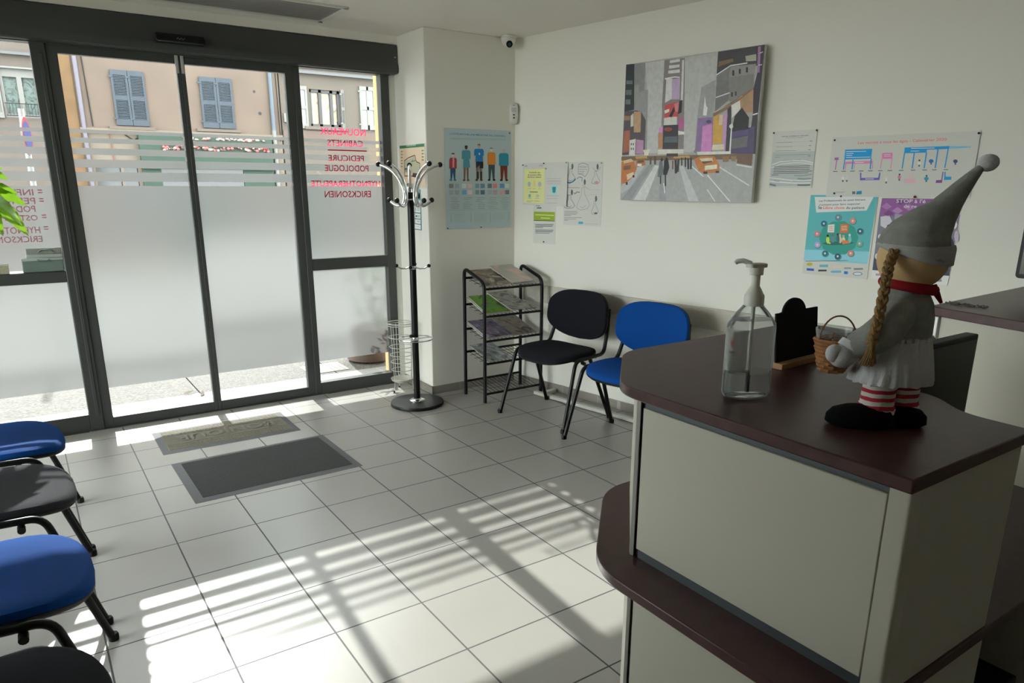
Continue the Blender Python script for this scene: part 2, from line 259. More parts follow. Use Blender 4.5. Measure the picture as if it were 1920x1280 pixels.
D_PAINT=[('P',1,'969694',[(0.0,1.0),(1.0,1.0),(1.0,0.0),(-0.0,0.0)]),('P',1.5,'979999',[(-0.005,0.279),(0.988,0.263),(1.0,0.0),(-0.0,0.0)]),('P',2,'232a2d',[(0.0,1.0),(0.069,0.997),(0.083,0.67),(0.002,0.662)]),('P',3,'5a6469',[(0.007,0.887),(0.06,0.881),(0.061,0.855),(0.008,0.861)]),('P',3,'55605f',[(0.007,0.82),(0.056,0.815),(0.057,0.779),(0.009,0.783)]),('P',3,'5f6668',[(0.008,0.752),(0.049,0.749),(0.05,0.712),(0.009,0.716)]),('P',2,'78787a',[(0.069,0.997),(0.159,0.994),(0.163,0.65),(0.083,0.67)]),('P',2,'acacaa',[(0.159,0.994),(0.309,0.992),(0.316,0.68),(0.296,0.347),(0.206,0.351),(0.179,0.813)]),('P',3,'878686',[(0.078,0.843),(0.113,0.848),(0.122,0.788),(0.191,0.807),(0.206,0.351),(0.188,0.351),(0.185,0.589),(0.145,0.651),(0.086,0.67)]),('P',2,'786f70',[(0.309,0.992),(0.463,0.988),(0.496,0.369),(0.325,0.377),(0.309,0.701)]),('P',3,'bebebe',[(0.35,0.985),(0.426,0.987),(0.427,0.968),(0.351,0.967)]),('P',3,'bebebe',[(0.346,0.952),(0.425,0.95),(0.426,0.931),(0.348,0.93)]),('P',3,'bebebe',[(0.343,0.918),(0.43,0.917),(0.431,0.895),(0.344,0.897)]),('P',3,'bebebc',[(0.331,0.862),(0.378,0.862),(0.385,0.724),(0.331,0.699)]),('P',3,'aa91b4',[(0.375,0.857),(0.436,0.856),(0.441,0.714),(0.382,0.719)]),('P',4,'d0d0cc',[(0.32,0.87),(0.394,0.874),(0.433,0.866),(0.434,0.858),(0.394,0.866),(0.32,0.86)]),('P',3,'be3c3c',[(0.332,0.684),(0.436,0.7),(0.441,0.596),(0.331,0.589)]),('P',4,'c86a78',[(0.404,0.685),(0.436,0.698),(0.439,0.63),(0.417,0.632)]),('P',5,'141518',[(0.367,0.604),(0.403,0.668),(0.411,0.638),(0.389,0.595)]),('P',5,'1b1b1e',[(0.441,0.704),(0.462,0.707),(0.463,0.624),(0.435,0.613)]),('P',4,'c8c4b8',[(0.331,0.647),(0.367,0.656),(0.368,0.636),(0.335,0.624)]),('P',4,'bebcb4',[(0.331,0.594),(0.375,0.598),(0.43,0.597),(0.433,0.542),(0.331,0.544)]),('P',3,'322d32',[(0.328,0.544),(0.444,0.541),(0.453,0.371),(0.333,0.376)]),('P',4,'963c2d',[(0.4,0.512),(0.394,0.504),(0.377,0.5),(0.357,0.501),(0.34,0.508),(0.333,0.516),(0.339,0.524),(0.355,0.528),(0.376,0.527),(0.393,0.521)]),('P',4,'4b555f',[(0.343,0.462),(0.443,0.462),(0.445,0.417),(0.34,0.422)]),('P',4,'aa4b82',[(0.442,0.586),(0.483,0.588),(0.487,0.509),(0.446,0.506)]),('P',3,'c878be',[(0.295,0.529),(0.323,0.534),(0.325,0.493),(0.293,0.495)]),('P',3,'b47850',[(0.291,0.495),(0.325,0.493),(0.33,0.382),(0.296,0.383)]),('P',4,'bebebb',[(0.443,0.976),(0.458,0.976),(0.468,0.707),(0.451,0.708)]),('P',4,'c9c9c4',[(0.446,0.499),(0.495,0.489),(0.496,0.471),(0.448,0.471)]),('P',2,'a8a8a5',[(0.463,0.988),(0.696,0.997),(0.7,0.781),(0.6,0.781),(0.589,0.619),(0.58,0.581),(0.578,0.346),(0.498,0.349)]),('P',3,'8c8c8e',[(0.598,0.781),(0.694,0.819),(0.694,0.573),(0.58,0.581)]),('P',4,'cdcdcd',[(0.621,0.592),(0.626,0.721),(0.64,0.653),(0.651,0.643),(0.647,0.59)]),('P',2,'3a373c',[(0.696,0.997),(1.0,1.0),(0.992,0.877),(0.774,0.882),(0.695,0.851)]),('P',3,'785a41',[(0.707,0.934),(0.8,0.941),(0.806,0.922),(0.704,0.9)]),('P',3,'a09b8c',[(0.881,0.946),(0.95,0.949),(0.953,0.908),(0.888,0.912)]),('P',3,'6e6c6c',[(0.697,0.854),(0.788,0.892),(0.784,0.8),(0.701,0.762)]),('P',3,'82807d',[(0.788,0.892),(0.954,0.89),(0.949,0.828),(0.788,0.825)]),('P',3,'696666',[(0.701,0.762),(0.787,0.804),(0.792,0.678),(0.704,0.608)]),('P',3,'767370',[(0.783,0.826),(0.949,0.828),(0.951,0.737),(0.807,0.666),(0.792,0.678)]),('P',5,'1e1c20',[(0.803,0.867),(0.816,0.866),(0.818,0.831),(0.805,0.833)]),('P',5,'1e1c20',[(0.845,0.871),(0.858,0.87),(0.86,0.839),(0.847,0.841)]),('P',5,'1e1c20',[(0.892,0.875),(0.904,0.874),(0.906,0.842),(0.894,0.843)]),('P',5,'2a282c',[(0.807,0.728),(0.818,0.727),(0.82,0.699),(0.809,0.7)]),('P',5,'2a282c',[(0.832,0.73),(0.842,0.729),(0.844,0.703),(0.834,0.704)]),('L',4,'c8c8c8',0.007,[(0.695,0.849),(0.788,0.898),(0.898,0.901)]),('L',4,'c8c8c8',0.006,[(0.704,0.703),(0.796,0.726)]),('L',4,'bbb9b4',0.005,[(0.704,0.608),(0.808,0.653),(0.883,0.698)]),('P',3,'322a37',[(0.943,0.99),(1.0,1.0),(0.995,0.569),(1.002,0.32),(0.95,0.322),(0.961,0.59),(0.951,0.737),(0.975,0.879)]),('P',4,'966996',[(0.957,0.993),(0.975,0.993),(0.981,0.833),(0.967,0.835)]),('L',5,'b4b4c8',0.005,[(0.971,0.951),(0.991,0.957)]),('L',5,'b4b4c8',0.005,[(0.969,0.879),(0.992,0.88)]),('L',5,'dcdcdc',0.007,[(0.962,0.572),(0.992,0.579)]),('P',4,'825f46',[(0.692,0.599),(0.95,0.742),(0.953,0.7),(0.791,0.62),(0.694,0.576)]),('P',5,'a57d5a',[(0.865,0.67),(0.951,0.735),(0.961,0.586),(0.889,0.594)]),('P',6,'c8c6be',[(0.814,0.644),(0.87,0.671),(0.878,0.615),(0.824,0.559)]),('P',7,'191c1e',[(0.835,0.511),(0.843,0.571),(0.887,0.624),(0.939,0.555),(0.94,0.481),(0.832,0.473)]),('P',4,'322d34',[(0.791,0.622),(0.816,0.646),(0.834,0.326),(0.799,0.328)]),('P',7,'504173',[(0.83,0.469),(0.939,0.492),(0.941,0.451),(0.832,0.434)]),('P',7,'5f5c62',[(0.832,0.424),(0.942,0.439),(0.942,0.369),(0.837,0.358)]),('P',6,'463c64',[(0.827,0.478),(0.981,0.497),(0.988,0.32),(0.837,0.326)]),('P',3,'7d5f96',[(0.586,0.576),(0.694,0.577),(0.708,0.341),(0.583,0.346)]),('P',4,'c373b9',[(0.625,0.52),(0.691,0.535),(0.702,0.346),(0.625,0.346)]),('P',5,'46375a',[(0.685,0.546),(0.682,0.54),(0.673,0.536),(0.662,0.537),(0.652,0.542),(0.648,0.549),(0.652,0.556),(0.661,0.559),(0.672,0.558),(0.681,0.553)]),('P',4,'c89632',[(0.698,0.58),(0.763,0.589),(0.77,0.396),(0.704,0.399)]),('P',5,'cdb496',[(0.738,0.586),(0.763,0.589),(0.762,0.52),(0.739,0.52)]),('P',4,'b982b9',[(0.768,0.591),(0.797,0.593),(0.798,0.337),(0.778,0.338)]),('P',5,'c8bea0',[(0.705,0.39),(0.785,0.392),(0.787,0.357),(0.702,0.355)]),('L',8,'dcdcdc',0.009,[(0.828,0.525),(0.83,0.338)]),('P',8,'dcdcdc',[(0.839,0.506),(0.837,0.497),(0.83,0.492),(0.822,0.493),(0.815,0.499),(0.811,0.508),(0.814,0.516),(0.82,0.521),(0.829,0.521),(0.836,0.515)]),('P',1.8,'4b414b',[(0.002,0.664),(0.15,0.668),(0.194,0.609),(0.197,0.346),(-0.003,0.343)]),('P',3,'af8764',[(0.084,0.658),(0.143,0.653),(0.146,0.504),(0.09,0.507)]),('P',3,'a0553c',[(0.007,0.522),(0.056,0.525),(0.06,0.367),(0.002,0.359)]),('P',3,'c3c0bc',[(0.056,0.451),(0.109,0.459),(0.109,0.336),(0.058,0.337)]),('P',3,'aa78a0',[(0.113,0.454),(0.176,0.445),(0.177,0.347),(0.114,0.349)]),('P',3,'966e55',[(0.003,0.633),(0.051,0.629),(0.053,0.596),(0.002,0.6)]),('P',3,'b9b4a8',[(0.057,0.629),(0.081,0.648),(0.085,0.554),(0.061,0.548)]),('P',4,'33303a',[(0.069,0.43),(0.077,0.429),(0.077,0.413),(0.07,0.413)]),('P',4,'33303a',[(0.086,0.429),(0.093,0.429),(0.094,0.412),(0.087,0.412)]),('P',4,'33303a',[(0.071,0.396),(0.078,0.396),(0.079,0.379),(0.072,0.379)]),('P',4,'33303a',[(0.088,0.395),(0.095,0.395),(0.096,0.378),(0.088,0.378)]),('P',4,'6e553c',[(-0.007,0.332),(0.984,0.323),(0.986,0.288),(-0.006,0.3)]),('P',5,'c3beb4',[(0.297,0.373),(0.496,0.369),(0.498,0.339),(0.296,0.339)]),('P',5,'c8c3b4',[(0.175,0.375),(0.228,0.377),(0.228,0.364),(0.218,0.335),(0.189,0.333)]),('P',5,'c8c8be',[(0.56,0.372),(0.582,0.371),(0.572,0.348),(0.857,0.343),(0.858,0.326),(0.605,0.325)]),('P',5,'be8c3c',[(0.112,0.328),(0.207,0.332),(0.213,0.314),(0.119,0.31)]),('P',5,'b98c46',[(0.423,0.322),(0.542,0.323),(0.548,0.308),(0.423,0.307)]),('P',6,'3c3232',[(0.366,0.343),(0.455,0.341),(0.456,0.319),(0.367,0.322)]),('P',5,'b96932',[(-0.005,0.293),(0.102,0.297),(0.13,0.238),(0.106,0.186),(0.048,0.131),(-0.001,0.125)]),('P',6,'785038',[(0.018,0.26),(0.079,0.266),(0.074,0.234),(0.013,0.23)]),('P',6,'d7b996',[(0.045,0.195),(0.105,0.215),(0.106,0.186),(0.053,0.152)]),('P',6,'c8a882',[(0.01,0.3),(0.077,0.314),(0.102,0.294),(0.017,0.278)]),('P',7,'1e1c1e',[(0.041,0.138),(0.057,0.138),(0.058,0.117),(0.042,0.117)]),('P',7,'1e1c1e',[(0.096,0.191),(0.113,0.191),(0.114,0.173),(0.097,0.173)]),('P',5,'b46432',[(0.119,0.302),(0.19,0.307),(0.2,0.263),(0.128,0.249)]),('P',6,'d7cdb9',[(0.132,0.275),(0.168,0.274),(0.169,0.256),(0.133,0.257)]),('P',6,'64483a',[(0.131,0.299),(0.184,0.303),(0.188,0.284),(0.136,0.28)]),('P',6,'be6e2d',[(0.577,0.297),(0.627,0.317),(0.725,0.313),(0.766,0.252),(0.769,0.203),(0.654,0.196),(0.618,0.217)]),('P',7,'cdbea0',[(0.617,0.3),(0.71,0.304),(0.718,0.278),(0.65,0.265)]),('P',7,'dccdb4',[(0.662,0.25),(0.748,0.257),(0.75,0.228),(0.663,0.22)]),('P',7,'323236',[(0.654,0.211),(0.683,0.21),(0.684,0.193),(0.655,0.194)]),('P',7,'323236',[(0.741,0.214),(0.766,0.213),(0.767,0.199),(0.742,0.199)]),('P',8,'5a4636',[(0.634,0.28),(0.711,0.283),(0.712,0.275),(0.651,0.263)]),('P',5,'8c643c',[(0.78,0.309),(0.825,0.312),(0.827,0.274),(0.788,0.271)]),('P',5,'6e503c',[(0.883,0.315),(0.984,0.321),(0.985,0.244),(0.882,0.263)]),('P',6,'8a7050',[(0.84,0.309),(0.878,0.313),(0.877,0.273),(0.844,0.278)]),('P',3,'bebebc',[(0.279,0.26),(0.314,0.259),(0.216,0.002),(0.114,0.002)]),('P',3,'afb1b2',[(0.47,0.25),(0.503,0.249),(0.636,0.003),(0.559,0.003)]),('P',3,'8a8c90',[(0.326,0.233),(0.372,0.232),(0.383,0.002),(0.326,0.001)]),('P',3,'a8abad',[(0.116,0.238),(0.18,0.268),(0.198,0.268),(0.074,0.09),(0.002,0.047),(-0.0,0.101)]),('P',3,'86888c',[(0.227,0.267),(0.268,0.266),(0.09,0.001),(0.004,0.0)]),('L',4,'d7d7d7',0.007,[(0.684,0.186),(0.859,0.004)]),('L',4,'c3c3c3',0.007,[(0.764,0.24),(0.978,0.114)]),('L',4,'c8c8c8',0.006,[(0.69,0.087),(0.753,0.003)]),('L',4,'cdcdc8',0.006,[(0.882,0.253),(0.984,0.234)]),('L',4,'c8c8c8',0.006,[(0.567,0.248),(0.656,0.176)]),('P',6,'5f6469',[(0.314,0.29),(0.335,0.298),(0.352,0.212),(0.335,0.173),(0.304,0.177)]),('P',7,'191c20',[(0.351,0.297),(0.382,0.301),(0.395,0.242),(0.379,0.189),(0.349,0.19)]),('P',8,'1c1a1c',[(0.342,0.3),(0.341,0.293),(0.336,0.289),(0.33,0.289),(0.324,0.294),(0.322,0.3),(0.324,0.307),(0.328,0.311),(0.335,0.311),(0.34,0.306)]),('P',8,'1c1a1c',[(0.379,0.303),(0.378,0.297),(0.373,0.293),(0.367,0.293),(0.361,0.297),(0.359,0.304),(0.361,0.311),(0.365,0.315),(0.372,0.314),(0.377,0.31)]),('L',6,'1c1e22',0.01,[(0.329,0.182),(0.332,0.125)]),('L',6,'1c1e22',0.01,[(0.367,0.191),(0.373,0.109)]),('L',5,'dcdcdc',0.007,[(0.356,0.13),(0.371,0.057)]),('L',6,'23252a',0.018,[(0.44,0.296),(0.449,0.2)]),('L',6,'23252a',0.016,[(0.462,0.299),(0.461,0.21)]),('L',6,'23252a',0.011,[(0.513,0.311),(0.518,0.244)]),('L',6,'23252a',0.014,[(0.534,0.303),(0.541,0.228)]),('L',6,'23252a',0.013,[(0.556,0.308),(0.56,0.228)]),('L',6,'2e2a2c',0.01,[(0.486,0.31),(0.49,0.255)]),('L',6,'6a3230',0.01,[(0.419,0.292),(0.422,0.231)]),('L',6,'50403a',0.014,[(0.242,0.318),(0.242,0.267)]),('L',6,'50403a',0.016,[(0.276,0.327),(0.279,0.266)])]
D_VACC=[('T',1,'c86473','Les vaccins à tous les âges - Calendrier 2020',(0.197,0.871),(0.799,0.874)),('P',1,'2387be',[(0.107,0.787),(0.307,0.787),(0.308,0.626),(0.11,0.622)]),('P',1,'d773a0',[(0.119,0.586),(0.323,0.591),(0.322,0.549),(0.118,0.55)]),('L',2,'2387be',0.008,[(0.114,0.622),(0.112,0.456)]),('L',2,'2387be',0.009,[(0.176,0.621),(0.177,0.456)]),('L',2,'2387be',0.009,[(0.309,0.626),(0.31,0.457)]),('L',2,'2387be',0.008,[(0.537,0.704),(0.535,0.459)]),('L',2,'2387be',0.008,[(0.602,0.703),(0.603,0.459)]),('L',2,'2387be',0.008,[(0.683,0.701),(0.682,0.459)]),('L',2,'2387be',0.008,[(0.754,0.745),(0.754,0.46)]),('L',2,'2387be',0.007,[(0.818,0.749),(0.815,0.46)]),('L',1,'d773a0',0.006,[(0.127,0.55),(0.124,0.456)]),('L',1,'d773a0',0.005,[(0.191,0.549),(0.19,0.456)]),('L',1,'d773a0',0.006,[(0.322,0.549),(0.325,0.457)]),('L',1,'d773a0',0.006,[(0.385,0.618),(0.384,0.465)]),('L',1,'d773a0',0.005,[(0.455,0.62),(0.455,0.465)]),('P',1,'965a96',[(0.034,0.659),(0.064,0.661),(0.066,0.618),(0.034,0.618)]),('L',1,'965a96',0.006,[(0.052,0.618),(0.05,0.455)]),('P',1,'d773a0',[(0.381,0.715),(0.455,0.716),(0.458,0.62),(0.385,0.618)]),('P',1,'2387be',[(0.532,0.79),(0.824,0.791),(0.821,0.747),(0.683,0.745),(0.683,0.701),(0.534,0.699)]),('P',1,'6fa9c8',[(0.824,0.791),(0.955,0.776),(0.956,0.758),(0.821,0.747)]),('P',1,'50555a',[(0.033,0.432),(0.069,0.432),(0.069,0.421),(0.034,0.42)]),('P',1,'50555a',[(0.098,0.432),(0.132,0.433),(0.133,0.421),(0.098,0.421)]),('P',1,'50555a',[(0.164,0.433),(0.198,0.433),(0.199,0.422),(0.165,0.422)]),('P',1,'50555a',[(0.23,0.434),(0.263,0.434),(0.264,0.423),(0.23,0.422)]),('P',1,'50555a',[(0.297,0.434),(0.33,0.435),(0.331,0.423),(0.298,0.423)]),('P',1,'50555a',[(0.368,0.435),(0.4,0.435),(0.401,0.424),(0.369,0.424)]),('P',1,'50555a',[(0.435,0.436),(0.467,0.436),(0.468,0.425),(0.436,0.425)]),('P',1,'50555a',[(0.514,0.436),(0.546,0.437),(0.546,0.426),(0.515,0.425)]),('P',1,'50555a',[(0.595,0.437),(0.626,0.437),(0.626,0.427),(0.596,0.426)]),('P',1,'50555a',[(0.671,0.438),(0.701,0.438),(0.702,0.427),(0.672,0.427)]),('P',1,'50555a',[(0.734,0.438),(0.764,0.439),(0.765,0.428),(0.735,0.428)]),('P',1,'50555a',[(0.808,0.439),(0.837,0.439),(0.838,0.429),(0.809,0.429)]),('P',1,'5f5aa0',[(0.239,0.4),(0.25,0.4),(0.254,0.314),(0.376,0.317),(0.379,0.401),(0.388,0.402),(0.388,0.278),(0.247,0.274)]),('P',1,'e1a0aa',[(0.557,0.294),(0.637,0.299),(0.639,0.228),(0.561,0.225)]),('L',1,'e1a0aa',0.006,[(0.589,0.398),(0.593,0.295)]),('L',1,'e1a0aa',0.005,[(0.61,0.398),(0.611,0.296)]),('P',1,'7a4f86',[(0.772,0.273),(0.805,0.277),(0.804,0.401),(0.811,0.401),(0.812,0.232),(0.772,0.23)]),('P',1,'2387be',[(0.817,0.401),(0.825,0.401),(0.828,0.326),(0.866,0.326),(0.867,0.279),(0.822,0.275)]),('P',1,'c8bebe',[(0.658,0.54),(0.656,0.523),(0.651,0.512),(0.643,0.512),(0.636,0.523),(0.632,0.54),(0.633,0.558),(0.639,0.568),(0.647,0.568),(0.654,0.558)]),('P',2,'4a4a50',[(0.65,0.583),(0.649,0.574),(0.647,0.568),(0.643,0.568),(0.639,0.574),(0.637,0.583),(0.638,0.593),(0.641,0.599),(0.645,0.599),(0.648,0.593)]),('P',1,'5a5a60',[(0.641,0.516),(0.651,0.516),(0.653,0.486),(0.642,0.486)]),('P',1,'3264a0',[(0.737,0.569),(0.735,0.552),(0.727,0.541),(0.718,0.541),(0.709,0.552),(0.705,0.569),(0.707,0.587),(0.714,0.597),(0.724,0.597),(0.732,0.586)]),('P',2,'c8b4a8',[(0.726,0.612),(0.725,0.602),(0.723,0.597),(0.719,0.597),(0.715,0.603),(0.713,0.612),(0.714,0.621),(0.717,0.627),(0.72,0.627),(0.724,0.621)]),('P',1,'5a5a60',[(0.717,0.545),(0.727,0.545),(0.729,0.516),(0.719,0.516)]),('P',1,'3c4b73',[(0.889,0.559),(0.888,0.542),(0.881,0.532),(0.873,0.532),(0.865,0.542),(0.861,0.559),(0.862,0.576),(0.869,0.586),(0.878,0.586),(0.885,0.576)]),('P',2,'c8b4a8',[(0.88,0.601),(0.879,0.591),(0.877,0.586),(0.873,0.586),(0.87,0.592),(0.868,0.601),(0.868,0.61),(0.871,0.616),(0.875,0.616),(0.878,0.61)]),('P',1,'5a5a60',[(0.871,0.535),(0.881,0.535),(0.883,0.507),(0.873,0.507)]),('P',1,'3c8caa',[(0.723,0.299),(0.721,0.281),(0.714,0.27),(0.704,0.27),(0.695,0.28),(0.691,0.298),(0.693,0.315),(0.7,0.326),(0.71,0.327),(0.719,0.316)]),('P',2,'4a4a50',[(0.712,0.341),(0.712,0.332),(0.709,0.326),(0.705,0.326),(0.701,0.332),(0.7,0.341),(0.7,0.351),(0.703,0.357),(0.707,0.357),(0.71,0.351)]),('P',1,'5a5a60',[(0.703,0.274),(0.713,0.274),(0.715,0.245),(0.705,0.244)]),('P',1,'d2738c',[(0.536,0.321),(0.535,0.303),(0.53,0.292),(0.522,0.292),(0.516,0.303),(0.512,0.32),(0.513,0.338),(0.519,0.35),(0.526,0.35),(0.533,0.339)]),('P',2,'4a4a50',[(0.53,0.365),(0.529,0.355),(0.526,0.349),(0.522,0.349),(0.519,0.355),(0.517,0.365),(0.517,0.374),(0.52,0.381),(0.524,0.381),(0.528,0.375)]),('P',1,'5a5a60',[(0.52,0.296),(0.531,0.296),(0.533,0.266),(0.522,0.265)]),('P',1,'c8c8c3',[(0.443,0.28),(0.442,0.262),(0.439,0.25),(0.435,0.25),(0.43,0.261),(0.428,0.279),(0.428,0.297),(0.431,0.309),(0.436,0.309),(0.44,0.298)]),('P',2,'c8b4a8',[(0.441,0.324),(0.44,0.314),(0.437,0.308),(0.433,0.308),(0.429,0.314),(0.427,0.324),(0.428,0.334),(0.431,0.34),(0.435,0.34),(0.439,0.334)]),('P',1,'5a5a60',[(0.431,0.254),(0.442,0.255),(0.444,0.224),(0.433,0.223)]),('P',1,'c3c3c0',[(0.127,0.308),(0.126,0.289),(0.121,0.278),(0.114,0.277),(0.108,0.289),(0.105,0.308),(0.106,0.327),(0.111,0.338),(0.117,0.338),(0.123,0.327)]),('P',2,'c8b4a8',[(0.122,0.355),(0.122,0.344),(0.118,0.338),(0.114,0.338),(0.11,0.344),(0.108,0.354),(0.108,0.365),(0.112,0.371),(0.116,0.371),(0.12,0.365)]),('P',1,'5a5a60',[(0.111,0.282),(0.123,0.282),(0.125,0.25),(0.113,0.25)]),('P',1,'aab9be',[(0.155,0.309),(0.155,0.29),(0.151,0.279),(0.145,0.278),(0.139,0.29),(0.137,0.308),(0.137,0.327),(0.141,0.339),(0.147,0.339),(0.152,0.328)]),('P',2,'c8b4a8',[(0.152,0.355),(0.152,0.345),(0.148,0.339),(0.144,0.338),(0.14,0.345),(0.138,0.355),(0.139,0.365),(0.142,0.371),(0.146,0.371),(0.15,0.365)]),('P',1,'5a5a60',[(0.141,0.282),(0.153,0.283),(0.155,0.251),(0.143,0.251)]),('P',1,'2d78a0',[(0.232,0.092),(0.27,0.1),(0.272,0.046),(0.232,0.039)]),('P',1,'5a6469',[(0.199,0.089),(0.222,0.09),(0.225,0.046),(0.202,0.044)]),('P',2,'c3dcea',[(0.115,0.761),(0.265,0.756),(0.266,0.746),(0.116,0.751)]),('P',2,'c3dcea',[(0.117,0.729),(0.173,0.728),(0.174,0.718),(0.118,0.719)]),('P',2,'c3dcea',[(0.119,0.696),(0.165,0.695),(0.166,0.685),(0.12,0.686)]),('P',2,'c3dcea',[(0.121,0.663),(0.3,0.66),(0.3,0.65),(0.122,0.653)]),('P',2,'c3dcea',[(0.576,0.779),(0.73,0.773),(0.731,0.763),(0.577,0.768)]),('P',2,'c3dcea',[(0.576,0.736),(0.632,0.734),(0.633,0.725),(0.577,0.726)]),('P',2,'e8c8da',[(0.192,0.575),(0.257,0.574),(0.258,0.563),(0.193,0.564)]),('P',2,'e8c8da',[(0.396,0.694),(0.441,0.693),(0.441,0.685),(0.397,0.686)]),('P',2,'e8c8da',[(0.398,0.666),(0.446,0.665),(0.446,0.657),(0.399,0.658)]),('P',2,'c8c3e1',[(0.284,0.301),(0.347,0.302),(0.348,0.291),(0.284,0.289)]),('L',0.6,'b4b4aa',0.003,[(0.323,0.835),(0.331,0.003)]),('L',0.6,'b4b4aa',0.003,[(0.67,0.459),(0.664,0.011)]),('P',1,'8c8c8c',[(0.079,0.081),(0.147,0.085),(0.148,0.079),(0.079,0.076)]),('P',1,'8c8c8c',[(0.08,0.067),(0.134,0.07),(0.134,0.064),(0.08,0.061)])]
